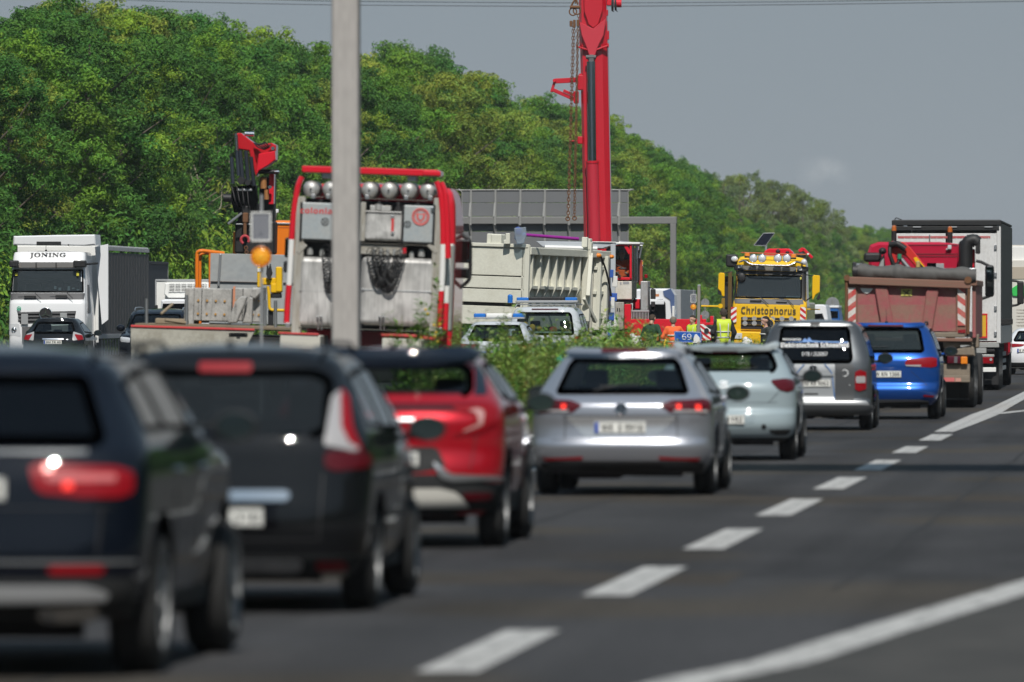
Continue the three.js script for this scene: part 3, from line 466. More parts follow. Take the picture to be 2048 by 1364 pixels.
// 1 black sport utility car, the nearest
makeCar({
  name: 'sport_utility_car', label: 'black sport utility car nearest the camera at the left edge, brake lamp lit', pos: [-6.25, 0, -45.0], turn: -.02, L: 4.66, p: 2.9, c: .42, paint: M.navy, taper: .08,
  rows: [[.30, .84, -.14, -4.52], [.42, .90, -.03, -4.63], [.60, .935, 0, -4.66], [.82, .945, -.03, -4.64], [1.0, .945, -.06, -4.52], [1.08, .94, -.09, -4.2], [1.14, .93, -.12, -3.55], [1.22, .90, -.20, -3.38], [1.45, .79, -.42, -2.9], [1.58, .70, -.50, -2.55], [1.625, .62, -.56, -2.25]],
  crown: .065, gap: [.72, .62, .88, .74], wheelR: .365, axleR: -.92, axleF: -3.79, track: .825, tyreW: .25, archMat: M.cladding, flare: .03, spokes: 10,
  rearWindow: sym([[.60, 1.535], [.74, 1.21], [.70, 1.17]]), rearGlass: M.privacy,
  sideWindows: [[[-.62, 1.24], [-.72, 1.50], [-1.25, 1.555], [-1.32, 1.24]], [[-1.40, 1.24], [-1.36, 1.56], [-2.15, 1.565], [-2.25, 1.23]], [[-2.33, 1.23], [-2.22, 1.565], [-2.62, 1.52], [-3.28, 1.24]]], sideGlass: M.privacyTint,
  wsY: [1.2, 1.55], wsTop: .6, wsBot: .76,
  panels: [
    { name: 'tail_lamp', pts: [[.37, 1.075], [.41, .94], [.60, .915], [.84, .915], [.88, .94], [.88, 1.055], [.70, 1.085], [.41, 1.09]], both: true, mat: M.red, r: .05, off: .012, brake: [[.47, 1.06, .05, .045], [.57, .985, .05, .06], [.65, 1.01, .10, .035]] },
    { name: 'lamp_light_band', pts: [[.46, 1.03], [.80, 1.03], [.80, .995], [.46, .995]], both: true, mat: phy([.55, .14, .14], .15, 0, { clearcoat: 1 }), r: .01, off: .018, rows: 3 },
    { name: 'chrome_strip', pts: sym([[.66, 1.150], [.66, 1.137]]), mat: std([.25, .26, .27], .3, .6), r: .004, off: .012, rows: 2, cols: 30 },
    { name: 'reflector', pts: [[.48, .575], [.48, .53], [.75, .53], [.76, .575]], both: true, mat: M.red, rows: 3 },
    { name: 'bumper_strip', pts: sym([[.90, .60], [.90, .585]]), mat: M.satin, r: .004, rows: 2, cols: 40 },
    { name: 'bumper_lower', pts: sym([[.90, .51], [.86, .31]]), mat: M.cladding, rows: 4, cols: 40, off: .004 },
    { name: 'chrome_skid_plate', pts: sym([[.66, .475], [.77, .44], [.74, .40], [.30, .395]]), mat: std([.50, .51, .53], .28, .5), r: .02, off: .03, thick: .05, rows: 6, cols: 40 },
    { name: 'tail_pipe', pts: [[.42, .375], [.42, .315], [.68, .315], [.72, .38]], both: true, mat: M.chrome, r: .03, off: .04, thick: .06, rows: 4 },
    { name: 'hatch_gap', pts: sym([[.80, .868], [.80, .862]]), mat: M.black, r: .001, rows: 1, cols: 40, off: .002, thick: .004 },
    { name: 'side_cladding', kind: 'side', pts: [[-1.42, .40], [-1.42, .31], [-3.3, .31], [-3.3, .40]], mat: M.cladding, r: .02, off: .012, rows: 3 },
    { name: 'door_handle', kind: 'side', pts: [[-1.5, 1.05], [-1.5, 1.02], [-1.72, 1.02], [-1.72, 1.05]], mat: M.chrome, r: .01, off: .03, thick: .03, rows: 2 },
    { name: 'door_handle', kind: 'side', pts: [[-2.5, 1.05], [-2.5, 1.02], [-2.72, 1.02], [-2.72, 1.05]], mat: M.chrome, r: .01, off: .03, thick: .03, rows: 2 },
  ],
  plate: [0, .96, .52, .11, 'K GL 428'], badge: ['star', 0, 1.06, .055], mirrorY: 1.22, mirrorZ: -3.1, rails: [.62, -.75, -2.5, .045], seatTop: 1.18, seatY: .78, benchZ: -1.35, seatZ: -2.3,
});

// 2 black people carrier
makeCar({
  name: 'people_carrier', label: 'black people carrier with tall white-and-red tail lamp and dark rear window, second in the queue', pos: [-5.99, 0, -54.9], L: 4.58, p: 3.0, c: .40, paint: M.blackPaint, taper: .08,
  rows: [[.23, .80, -.16, -4.42], [.36, .88, -.03, -4.54], [.55, .91, 0, -4.58], [.80, .922, -.05, -4.50], [.92, .92, -.08, -4.25], [1.0, .91, -.10, -3.9], [1.08, .895, -.13, -3.7], [1.30, .815, -.30, -3.15], [1.46, .735, -.44, -2.75], [1.555, .67, -.50, -2.4], [1.60, .60, -.56, -2.15]],
  crown: .06, gap: [.62, .46, .86, .64], wheelR: .33, axleR: -.92, axleF: -3.69, track: .80, tyreW: .215, spokes: 5,
  rearWindow: sym([[.55, 1.50], [.665, 1.44], [.668, 1.12], [.60, 1.075], [.0, 1.06]]), rearGlass: phy([.07, .08, .085], .03, 0, { transmission: .85, thickness: 0, specularIntensity: .7 }), frit: .05,
  sideWindows: [[[-.60, 1.14], [-.72, 1.46], [-1.28, 1.50], [-1.34, 1.12]], [[-1.42, 1.12], [-1.36, 1.50], [-2.1, 1.51], [-2.2, 1.1]], [[-2.28, 1.1], [-2.18, 1.51], [-2.6, 1.49], [-3.35, 1.1]]],
  wsY: [1.12, 1.5], wsTop: .58, wsBot: .74,
  panels: [
    { name: 'high_brake_light', pts: sym([[.165, 1.535], [.165, 1.475]]), mat: M.red, r: .01, off: .02, rows: 3 },
    { name: 'tail_lamp', label: 'tall white upper lamp with a red edge', pts: [[.665, 1.36], [.645, 1.10], [.645, 1.0], [.86, .995], [.80, 1.10], [.74, 1.36]], both: true, mat: M.clear, r: .03, off: .014, rows: 10 },
    { name: 'tail_lamp_edge', pts: [[.705, 1.37], [.735, 1.13], [.80, 1.02], [.86, 1.0], [.80, 1.12], [.745, 1.36]], both: true, mat: M.red, r: .01, off: .02, rows: 8, cols: 4 },
    { name: 'tail_lamp_base', pts: [[.645, .995], [.645, .90], [.70, .875], [.88, .885], [.92, .93], [.88, .995]], both: true, mat: M.darkred, r: .03, off: .016 },
    { name: 'chrome_bar', pts: sym([[.44, .755], [.44, .69]]), mat: M.chrome, r: .03, off: .03, thick: .04, rows: 4 },
    { name: 'plate_recess', pts: sym([[.36, .685], [.36, .50]]), mat: M.gloss, r: .03, off: .003 },
    { name: 'hatch_gap', pts: sym([[.63, .46], [.63, .453]]), mat: M.dark, r: .001, rows: 1, cols: 30, off: .002, thick: .004 },
    { name: 'bumper_lower', pts: sym([[.88, .36], [.82, .24]]), mat: M.cladding, rows: 4, cols: 36, off: .004 },
    { name: 'bumper_insert', pts: sym([[.52, .335], [.50, .26]]), mat: M.satin, rows: 4, cols: 24, off: .012, r: .03 },
    { name: 'reflector', pts: [[.585, .325], [.60, .265], [.765, .265], [.775, .325]], both: true, mat: M.red, rows: 3, off: .014 },
    { name: 'reflector_tray', pts: [[.61, .258], [.62, .225], [.76, .225], [.765, .258]], both: true, mat: std([.25, .24, .2], .6), rows: 3, off: .01 },
    { name: 'door_handle', kind: 'side', pts: [[-1.55, .98], [-1.55, .95], [-1.75, .95], [-1.75, .98]], mat: M.blackPaint, r: .01, off: .03, thick: .03, rows: 2 },
    { name: 'side_moulding', kind: 'side', pts: [[-1.35, .60], [-1.35, .56], [-3.2, .56], [-3.2, .60]], mat: M.cladding, r: .01, off: .012, rows: 2 },
  ],
  plate: [.02, .595, .52, .11, 'AC FE 318'], badge: ['diamond', 0, .93, .07], mirrorY: 1.08, mirrorZ: -3.15, rails: [.60, -.7, -2.45, .04], aerial: [-.75, .16], seatTop: 1.15, wiper: [-.5, 1.09, .55], benchZ: -1.3,
});

// 3 red crossover with a dark roof
const red = makeCar({
  name: 'crossover_car', label: 'red crossover car with dark roof and hooked tail lamp, third in the queue', pos: [-6.33, 0, -70.1], L: 4.23, p: 2.6, c: .44, paint: M.redPaint, taper: .07,
  rows: [[.26, .78, -.14, -4.06], [.40, .86, -.03, -4.18], [.60, .90, 0, -4.23], [.80, .91, -.04, -4.18], [.98, .905, -.04, -3.9], [1.06, .895, -.07, -3.5], [1.15, .86, -.14, -3.2], [1.22, .82, -.24, -3.0], [1.40, .70, -.42, -2.6], [1.485, .62, -.40, -2.3], [1.52, .57, -.42, -2.05]],
  crown: .06, gap: [.66, .62, .88, .70], wheelR: .345, axleR: -.80, axleF: -3.44, track: .785, tyreW: .215, archMat: M.cladding, flare: .035, spokes: 5,
  rearWindow: sym([[.55, 1.465], [.64, 1.40], [.665, 1.24], [.62, 1.185], [.0, 1.16]]),
  sideWindows: [[[-.95, 1.18], [-.80, 1.34], [-1.0, 1.43], [-1.4, 1.45], [-1.45, 1.14]], [[-1.53, 1.13], [-1.48, 1.45], [-2.05, 1.45], [-2.9, 1.14]]],
  wsY: [1.16, 1.44], wsTop: .55, wsBot: .70, mirrorMat: M.roofBlack,
  panels: [
    { name: 'roof_spoiler', pts: sym([[.57, 1.505], [.66, 1.465], [.60, 1.45]]), mat: M.roofBlack, r: .02, off: .10, thick: .10, rows: 4, cols: 30 },
    { name: 'pillar_cover', pts: [[.645, 1.44], [.672, 1.25], [.66, 1.2], [.77, 1.2], [.70, 1.44]], both: true, mat: M.roofBlack, r: .01, off: .004, rows: 6, cols: 5 },
    { name: 'lamp_bar', pts: sym([[.80, 1.135], [.82, 1.075]]), mat: M.darkred, r: .02, off: .012, rows: 4, cols: 36 },
    { name: 'tail_lamp', label: 'hooked white-and-red tail lamp', pts: [[.50, 1.12], [.55, 1.075], [.66, 1.06], [.685, .97], [.56, .915], [.52, .885], [.72, .90], [.84, .98], [.86, 1.09], [.80, 1.13]], both: true, mat: M.red, r: .03, off: .016, rows: 18, cols: 16 },
    { name: 'tail_lamp_light', pts: [[.60, 1.085], [.70, 1.06], [.72, .985], [.60, .925], [.60, .912], [.745, .97], [.755, 1.065], [.72, 1.09]], both: true, mat: phy([.55, .30, .28], .25, .2, { clearcoat: 1 }), r: .02, off: .022, rows: 14, cols: 8 },
    { name: 'badge_lettering', pts: sym([[.22, 1.02], [.22, 1.0]]), mat: M.satin, r: .004, off: .006, rows: 2 },
    { name: 'plate_recess', pts: sym([[.40, .80], [.48, .64], [.30, .60]]), mat: M.cladding, r: .03, off: .003 },
    { name: 'chrome_trim', pts: [[.37, .68], [.52, .585], [.80, .585], [.90, .555], [.86, .535], [.50, .53], [.43, .56]], both: true, mat: M.satin, r: .02, off: .03, thick: .04, rows: 10, cols: 18 },
    { name: 'bumper_lower', pts: sym([[.62, .585], [.905, .535], [.88, .29], [.70, .265]]), mat: M.cladding, rows: 8, cols: 40, off: .006, r: .04 },
    { name: 'skid_plate', pts: sym([[.46, .475], [.56, .44], [.66, .315], [.0, .30]]), mat: M.cream, r: .04, off: .03, thick: .04, rows: 6, cols: 24 },
    { name: 'reflector', pts: [[.59, .44], [.62, .385], [.80, .385], [.82, .44]], both: true, mat: M.darkred, rows: 3, off: .016 },
    { name: 'side_cladding', kind: 'side', pts: [[-1.25, .42], [-1.25, .28], [-3.0, .28], [-3.0, .42]], mat: M.cladding, r: .02, off: .012, rows: 3 },
  ],
  plate: [0, .705, .52, .11, 'DN AR 771'], badge: ['diamond', 0, .96, .075], mirrorY: 1.10, mirrorZ: -2.75, aerial: [-.62, .14], seatTop: 1.10, seatY: .68, seatZ: -2.15, benchZ: -1.25,
});
{ const sh = red.sh, g = new THREE.BufferGeometry(); // dark roof skin
  const pos = [], ix = [], zm = (sh.zr(sh.y1) + sh.zf(sh.y1)) / 2, n = 60;
  for (let k = 0; k <= 6; k++) for (let i = 0; i <= n; i++) { const s = Math.max(.001, 1 - k / 6), P = sh.P(lerp(-3, 3, i / n), sh.y1 - .012), q = k === 0 ? 1.01 : s * 1.01; pos.push(P.x * q, k === 0 ? sh.y1 - .018 : sh.y1 + .004 + .04 * (1 - s * s), zm + (P.z - zm) * q); }
  for (let k = 0; k < 6; k++) for (let i = 0; i < n; i++) { const a = k * (n + 1) + i; ix.push(a, a + 1, a + n + 2, a, a + n + 2, a + n + 1); }
  g.setAttribute('position', new THREE.Float32BufferAttribute(pos, 3)); g.setIndex(ix); g.computeVertexNormals(); mesh('roof_skin', g, M.roofBlack, red.o); }

// 4 silver estate car
makeCar({
  name: 'estate_car', label: 'silver estate car with both brake lamps lit and black rear window, fourth in the queue', pos: [-5.79, 0, -90.5], L: 4.77, p: 3.1, c: .42, paint: M.silver, taper: .07,
  rows: [[.23, .80, -.16, -4.6], [.33, .88, -.05, -4.72], [.44, .912, -.01, -4.77], [.50, .915, 0, -4.77], [.60, .915, -.035, -4.75], [.72, .918, -.05, -4.70], [.80, .916, -.04, -4.55], [.90, .91, -.05, -4.2], [.965, .895, -.10, -3.6], [1.05, .85, -.22, -3.4], [1.30, .70, -.52, -2.9], [1.40, .62, -.62, -2.6], [1.44, .55, -.68, -2.25]],
  crown: .04, gap: [.57, .565, .82, .56], wheelR: .325, axleR: -.98, axleF: -3.77, track: .80, tyreW: .22, spokes: 5,
  rearWindow: sym([[.50, 1.395], [.565, 1.33], [.675, 1.045], [.64, 1.02]]),
  sideWindows: [[[-.72, 1.04], [-.88, 1.31], [-1.35, 1.36], [-1.4, 1.02]], [[-1.48, 1.02], [-1.44, 1.365], [-2.2, 1.37], [-2.3, 1.01]], [[-2.38, 1.01], [-2.28, 1.37], [-2.62, 1.33], [-3.3, 1.02]]],
  wsY: [1.04, 1.36], wsTop: .54, wsBot: .68,
  panels: [
    { name: 'roof_spoiler', pts: sym([[.53, 1.43], [.59, 1.395], [.55, 1.385]]), mat: M.silver, r: .01, off: .07, thick: .07, rows: 3, cols: 24 },
    { name: 'high_brake_light', pts: sym([[.23, 1.418], [.23, 1.39]]), mat: M.darkred, r: .006, off: .082, thick: .02, rows: 2 },
    { name: 'tail_lamp', pts: [[.39, .915], [.53, .965], [.84, .975], [.885, .955], [.885, .85], [.84, .825], [.50, .835]], both: true, mat: M.darkred, r: .02, off: .01, rows: 10, brake: [[.77, .89, .06, .06], [.58, .90, .05, .05]] },
    { name: 'tail_lamp_strip', pts: [[.52, .866], [.86, .866], [.86, .835], [.54, .838]], both: true, mat: M.clear, r: .006, off: .016, rows: 3 },
    { name: 'plate_recess', pts: sym([[.565, .80], [.37, .60], [.0, .592]]), mat: phy([.62, .63, .65], .25, .7, { clearcoat: 1 }), r: .015, off: .004 },
    { name: 'hatch_crease', pts: sym([[.60, .812], [.56, .80]]), mat: M.trim, r: .003, off: .005, rows: 2, cols: 30 },
    { name: 'hatch_gap', pts: sym([[.70, .565], [.70, .56]]), mat: M.black, r: .001, rows: 1, cols: 30, off: .002, thick: .004 },
    { name: 'reflector', pts: [[.37, .40], [.40, .362], [.78, .355], [.80, .395]], both: true, mat: M.red, rows: 3, off: .01 },
    { name: 'bumper_lower', pts: sym([[.78, .352], [.84, .34], [.80, .235]]), mat: M.diffuser, rows: 5, cols: 36, off: .004 },
    { name: 'tail_pipe_trim', pts: [[.40, .335], [.44, .275], [.76, .275], [.78, .335]], both: true, mat: M.trim, r: .025, off: .015, rows: 3 },
    { name: 'window_chrome', kind: 'side', pts: [[-.65, 1.012], [-.65, .998], [-3.3, .995], [-3.3, 1.008]], mat: M.chrome, r: .003, off: .008, rows: 2, cols: 24 },
    { name: 'door_handle', kind: 'side', pts: [[-1.55, .86], [-1.55, .83], [-1.75, .83], [-1.75, .86]], mat: M.silver, r: .01, off: .03, thick: .03, rows: 2 },
    { name: 'door_handle', kind: 'side', pts: [[-2.6, .86], [-2.6, .83], [-2.8, .83], [-2.8, .86]], mat: M.silver, r: .01, off: .03, thick: .03, rows: 2 },
    { name: 'sill_trim', kind: 'side', pts: [[-1.4, .36], [-1.4, .30], [-3.4, .30], [-3.4, .36]], mat: M.cladding, r: .01, off: .01, rows: 2 },
  ],
  plate: [-.01, .69, .52, .112, 'WE  E 9918'], badge: ['vw', 0, .88, .058], mirrorY: .99, mirrorZ: -3.05, rails: [.56, -.8, -2.6, .03], railMat: M.satin, aerial: [-.85, .06], seatTop: 1.04, wiper: [-.28, 1.04, .45],
});

// 5 pale blue-grey hatchback
makeCar({
  name: 'hatchback_car', label: 'pale blue-grey hatchback car with dark oval tail lamp, fifth in the queue', pos: [-5.88, 0, -112], L: 4.07, p: 2.7, c: .44, paint: M.paleBlue, taper: .07,
  rows: [[.24, .78, -.16, -3.9], [.34, .86, -.05, -4.02], [.46, .885, 0, -4.07], [.58, .89, -.02, -4.05], [.66, .892, -.07, -4.0], [.85, .89, -.07, -3.75], [.96, .87, -.10, -3.3], [1.05, .83, -.20, -3.0], [1.25, .73, -.42, -2.6], [1.37, .65, -.46, -2.3], [1.42, .58, -.44, -2.0]],
  crown: .05, gap: [.56, .73, .86, .68], wheelR: .325, axleR: -.78, axleF: -3.34, track: .77, tyreW: .215, spokes: 5,
  rearWindow: sym([[.54, 1.375], [.60, 1.30], [.655, 1.17], [.61, 1.09], [.0, 1.075]]),
  sideWindows: [[[-.75, 1.09], [-.92, 1.31], [-1.32, 1.35], [-1.4, 1.05]], [[-1.48, 1.04], [-1.42, 1.355], [-2.05, 1.355], [-2.85, 1.05]]], wsY: [1.06, 1.35], wsTop: .56, wsBot: .70,
  panels: [
    { name: 'roof_spoiler', pts: sym([[.56, 1.43], [.63, 1.385], [.56, 1.365]]), mat: paint([.40, .45, .47], .05, .4), r: .02, off: .09, thick: .09, rows: 4, cols: 26 },
    { name: 'high_brake_light', pts: sym([[.155, 1.405], [.155, 1.372]]), mat: M.darkred, r: .006, off: .103, thick: .02, rows: 2 },
    { name: 'tail_lamp', pts: [[.575, .99], [.62, 1.015], [.78, 1.02], [.86, 1.0], [.86, .88], [.78, .855], [.68, .88]], both: true, mat: M.darkred, r: .06, off: .012, rows: 10 },
    { name: 'plate_recess', pts: sym([[.36, .60], [.40, .57], [.36, .45], [.0, .445]]), mat: paint([.26, .32, .35], .05, .4), r: .03, off: .003 },
    { name: 'hatch_gap', pts: sym([[.66, .73], [.66, .725]]), mat: M.trim, r: .001, rows: 1, cols: 30, off: .002, thick: .004 },
    { name: 'tow_cover', pts: [[.47, .46], [.47, .40], [.53, .40], [.53, .46]], mat: M.black, r: .03, off: .004, rows: 6, cols: 6 },
    { name: 'bumper_insert', pts: [[.55, .39], [.62, .325], [.78, .325], [.83, .39]], both: true, mat: M.diffuser, r: .02, off: .008, rows: 4 },
    { name: 'bumper_lower', pts: sym([[.80, .285], [.77, .245]]), mat: M.diffuser, rows: 3, cols: 36, off: .004 },
    { name: 'door_handle', kind: 'side', pts: [[-1.5, .92], [-1.5, .89], [-1.7, .89], [-1.7, .92]], mat: M.paleBlue, r: .01, off: .03, thick: .03, rows: 2 },
  ],
  plate: [.0, .515, .52, .112, 'K FN 1192', true], badge: ['s', 0, .95, .06], mirrorY: 1.02, mirrorZ: -2.75, mirrorMat: M.black, aerial: [-.62, .10], seatTop: 1.06, seatZ: -2.1, benchZ: -1.2, seatY: .6,
});

// 6 grey delivery van with lettering
const van = makeCar({
  name: 'delivery_van', label: 'grey delivery van with company lettering on its rear window and square red lamps', category: 'van', pos: [-5.98, 0, -141], L: 4.41, p: 3.6, c: .26, paint: M.caddy, taper: .07,
  rows: [[.24, .82, -.10, -4.24], [.36, .88, -.01, -4.36], [.42, .89, 0, -4.4], [.50, .89, -.05, -4.41], [.80, .895, -.07, -4.3], [.95, .89, -.08, -3.95], [1.05, .88, -.10, -3.55], [1.20, .845, -.15, -3.25], [1.50, .745, -.28, -2.75], [1.64, .68, -.32, -2.5], [1.69, .62, -.35, -2.3]],
  crown: .05, gap: [.625, .44, .61, .60], wheelR: .32, axleR: -.80, axleF: -3.48, track: .78, tyreW: .205, spokes: 5, rimMat: M.zinc,
  rearWindow: sym([[.50, 1.63], [.545, 1.58], [.605, 1.12], [.56, 1.05]]), rearGlass: M.privacy,
  sideWindows: [[[-.35, 1.14], [-.48, 1.55], [-1.25, 1.58], [-1.3, 1.13]], [[-1.4, 1.13], [-1.36, 1.58], [-2.2, 1.58], [-2.25, 1.12]], [[-2.35, 1.12], [-2.28, 1.58], [-2.5, 1.55], [-3.2, 1.12]]], sideGlass: M.privacyTint, wsY: [1.12, 1.6], wsTop: .6, wsBot: .74,
  panels: [
    { name: 'roof_lip', pts: sym([[.52, 1.665], [.585, 1.63], [.52, 1.645]]), mat: M.caddyLight, r: .01, off: .03, thick: .03, rows: 3, cols: 24 },
    { name: 'high_brake_light', pts: sym([[.075, 1.675], [.075, 1.64]]), mat: M.black, r: .006, off: .045, thick: .02, rows: 2 },
    { name: 'hatch_panel', label: 'light grey middle of the tail gate', pts: sym([[.32, 1.04], [.32, .42]]), mat: M.caddyLight, r: .008, off: .003, rows: 10 },
    { name: 'hatch_film', label: 'dark grey film with bulb and house symbols', pts: [[.325, 1.04], [.325, .42], [.62, .42], [.62, .98], [.60, 1.04]], mat: M.caddyDark, r: .01, off: .004, rows: 8 },
    { name: 'tail_lamp', pts: [[.635, .945], [.635, .625], [.70, .615], [.80, .63], [.80, .93], [.72, .95]], both: true, mat: M.red, r: .02, off: .02, thick: .03, rows: 10 },
    { name: 'tail_lamp_clear', pts: [[.645, .85], [.645, .745], [.79, .745], [.79, .85]], both: true, mat: M.clear, r: .01, off: .026, rows: 4 },
    { name: 'handle_bar', pts: sym([[.30, .885], [.30, .855]]), mat: M.caddyLight, r: .01, off: .03, thick: .03, rows: 3 },
    { name: 'latch_recess', pts: [[-.16, .585], [-.16, .56], [.06, .56], [.06, .585]], mat: M.black, r: .006, off: .006, rows: 2 },
    { name: 'bumper', pts: sym([[.80, .43], [.87, .40], [.86, .25], [.0, .245]]), mat: M.caddy, r: .03, off: .05, thick: .05, rows: 7, cols: 40 },
    { name: 'bumper_step', pts: sym([[.80, .44], [.84, .405]]), mat: M.caddyLight, r: .01, off: .055, rows: 3, cols: 40 },
    { name: 'side_moulding', kind: 'side', pts: [[-1.3, .62], [-1.3, .56], [-3.1, .56], [-3.1, .62]], mat: M.cladding, r: .01, off: .014, rows: 2 },
    { name: 'slide_rail', kind: 'side', pts: [[-.4, .99], [-.4, .97], [-1.7, .97], [-1.7, .99]], mat: M.black, r: .004, off: .008, rows: 2 },
  ],
  plate: [-.01, .74, .52, .112, 'BM AX 9063'], badge: ['vw', -.02, .965, .065, M.satin], mirrorY: 1.10, mirrorZ: -2.95, mirrorMat: M.black, seatTop: 1.2, seatZ: -2.1, seatY: .75,
});
function onRear(g, sh, x, y, off) { const t = sh.rear(x, y), P = sh.P(t, y), N = sh.N(t, y); g.rotateX(-Math.asin(N.y)); return g.translate(P.x, P.y + N.y * off, P.z + N.z * off); }
{ const { o, sh } = van, w = o.children.find(c => c.name === 'rear_window');
  M.letter = std([.72, .73, .74], .5); M.letterBlue = std([.03, .16, .45], .5);
  mesh('lettering', onRear(text('Elektrotechnik Schneefeld', 1.06, .085, 'sans', .003), sh, 0, 1.335, .012), M.letter, w);
  mesh('lettering', onRear(text('Meisterbetrieb', .28, .035, 'sans', .003), sh, -.36, 1.425, .012), M.letter, w);
  mesh('lettering', onRear(text('0178 / 2520907', .40, .062, 'thin', .003), sh, 0, 1.195, .012), M.letter, w);
  mesh('logo_swoosh', onRear(slab([[-.48, -.03], [-.2, -.012], [-.16, .04], [-.12, .01], [-.09, .055], [-.05, .0], [.1, -.012], [.52, -.02], [.52, -.045], [.0, -.03]], .004, 0, 0), sh, 0, 1.405, .011), M.letterBlue, w);
  const f = o.children.find(c => c.name === 'hatch_film');
  mesh('bulb_symbol', [onRear(ringGeo(.05, .008, .475, 0, 0), sh, .0, .90, .02), onRear(move(box(.035, .05, .006), .475, -.075, 0), sh, 0, .90, .018), onRear(move(box(.008, .05, .006), .475, -.02, 0), sh, 0, .90, .018)].map(g => g.translate(0, 0, -.03)), M.letter, f);
  mesh('house_symbol', [[[-.06, 0], [.06, 0]], [[-.06, -.08], [.06, -.08]], [[-.06, 0], [-.06, -.08]], [[.06, 0], [.06, -.08]], [[-.08, 0], [0, .07]], [[0, .07], [.08, 0]], [[-.02, -.08], [-.02, -.03]], [[.02, -.08], [.02, -.03]], [[-.02, -.03], [.02, -.03]]].map(([a, b]) => onRear(move(beam([a[0], a[1], 0], [b[0], b[1], 0], .012, .006, 0), .475, 0, 0), sh, 0, .71, .018).translate(0, 0, -.03)), M.letter, f);
  const p = o.children.find(c => c.name === 'hatch_panel'), cv = (s) => onRear(tube([[s * .16, .30, 0], [s * .27, .16, 0], [s * .30, -.08, 0], [s * .32, -.27, 0]], .007, 5, 20), sh, 0, .74, .006);
  mesh('blue_swirl', [cv(1), cv(-1)], M.letterBlue, p);
}

// 7 blue people carrier
makeCar({
  name: 'people_carrier', label: 'blue people carrier ahead of the grey lettered van, sun glinting on its number plate', pos: [-5.375, 0, -155.5], L: 4.85, p: 3.1, c: .36, paint: M.bluePaint, taper: .07,
  rows: [[.25, .80, -.16, -4.66], [.36, .89, -.04, -4.8], [.50, .93, 0, -4.85], [.58, .94, -.03, -4.84], [.64, .945, -.06, -4.8], [.90, .948, -.06, -4.6], [1.0, .942, -.07, -4.3], [1.08, .93, -.10, -3.9], [1.15, .905, -.14, -3.6], [1.45, .80, -.36, -3.0], [1.58, .73, -.44, -2.7], [1.64, .66, -.48, -2.4]],
  crown: .045, gap: [.72, .60, .88, .40], wheelR: .345, axleR: -1.0, axleF: -3.92, track: .825, tyreW: .225, spokes: 5,
  rearWindow: sym([[.56, 1.585], [.61, 1.53], [.68, 1.19], [.63, 1.15]]), rearGlass: phy([.10, .13, .13], .03, 0, { transmission: .85, thickness: 0 }),
  sideWindows: [[[-.5, 1.19], [-.62, 1.54], [-1.4, 1.57], [-1.45, 1.18]], [[-1.55, 1.18], [-1.5, 1.57], [-2.4, 1.575], [-2.5, 1.17]], [[-2.6, 1.17], [-2.5, 1.575], [-2.8, 1.54], [-3.5, 1.17]]], wsY: [1.17, 1.56], wsTop: .62, wsBot: .78,
  panels: [
    { name: 'roof_spoiler', pts: sym([[.60, 1.635], [.67, 1.595], [.60, 1.585]]), mat: M.bluePaint, r: .01, off: .06, thick: .06, rows: 3, cols: 24 },
    { name: 'high_brake_light', pts: sym([[.30, 1.60], [.30, 1.578]]), mat: M.darkred, r: .004, off: .066, thick: .02, rows: 2 },
    { name: 'tail_lamp', pts: [[.335, .965], [.385, 1.04], [.80, 1.075], [.885, 1.06], [.885, .915], [.80, .90], [.42, .915]], both: true, mat: M.red, r: .02, off: .012, rows: 10 },
    { name: 'tail_lamp_strip', pts: [[.345, .945], [.62, .945], [.62, .912], [.38, .915]], both: true, mat: M.clear, r: .005, off: .018, rows: 3 },
    { name: 'plate_recess', pts: sym([[.46, .87], [.40, .68], [.0, .675]]), mat: M.bluePaint, r: .02, off: .004 },
    { name: 'hatch_gap', pts: sym([[.74, .60], [.74, .595]]), mat: M.black, r: .001, rows: 1, cols: 30, off: .002, thick: .004 },
    { name: 'reflector', pts: [[.66, .43], [.66, .39], [.84, .385], [.85, .425]], both: true, mat: M.red, rows: 3, off: .01 },
    { name: 'bumper_trim', pts: sym([[.60, .345], [.78, .31], [.77, .30], [.0, .33]]), mat: M.satin, r: .004, rows: 3, cols: 36, off: .012 },
    { name: 'bumper_lower', pts: sym([[.60, .325], [.76, .30], [.76, .255]]), mat: M.diffuser, rows: 3, cols: 36, off: .006 },
    { name: 'door_handle', kind: 'side', pts: [[-1.7, 1.0], [-1.7, .97], [-1.9, .97], [-1.9, 1.0]], mat: M.bluePaint, r: .01, off: .03, thick: .03, rows: 2 },
  ],
  plate: [.02, .785, .52, .112, 'W KN 1366'], badge: ['vw', 0, 1.04, .065], mirrorY: 1.15, mirrorZ: -3.3, aerial: [-.8, .22], rails: [.66, -.85, -2.6, .03], seatTop: 1.25, seatY: .8, seatZ: -2.5, wiper: [-.45, 1.19, .5],
});
// ------------------------------------------------------------------ a thing measured in the photograph at one distance: at(px, py) gives metres in the thing's own axes
function kit(px, d, roll = 0, y0 = 0, zoff = 0) {
  const s = F / d, c = Math.cos(-roll), q = Math.sin(-roll);
  return { s, d, pos: [XAT(px, d), y0, -d], roll, at: (x, y, z = 0) => { const a = XAT(x, d - z) - XAT(px, d), b = EYE + (625 - y) * (d - z) / F - y0; return [a * c - b * q, a * q + b * c]; } };
}
const rect = (K, x0, y0, x1, y1, z = 0) => { const [a, b] = K.at(x0, y0, z), [c, d] = K.at(x1, y1, z); return { x: (a + c) / 2, y: (b + d) / 2, w: Math.abs(c - a), h: Math.abs(d - b) }; };
const kbox = (K, x0, y0, x1, y1, depth, z = 0, r = .012) => { const q = rect(K, x0, y0, x1, y1, z); return box(q.w, q.h, depth, q.x, q.y, z - depth / 2, r); };   // front face at z
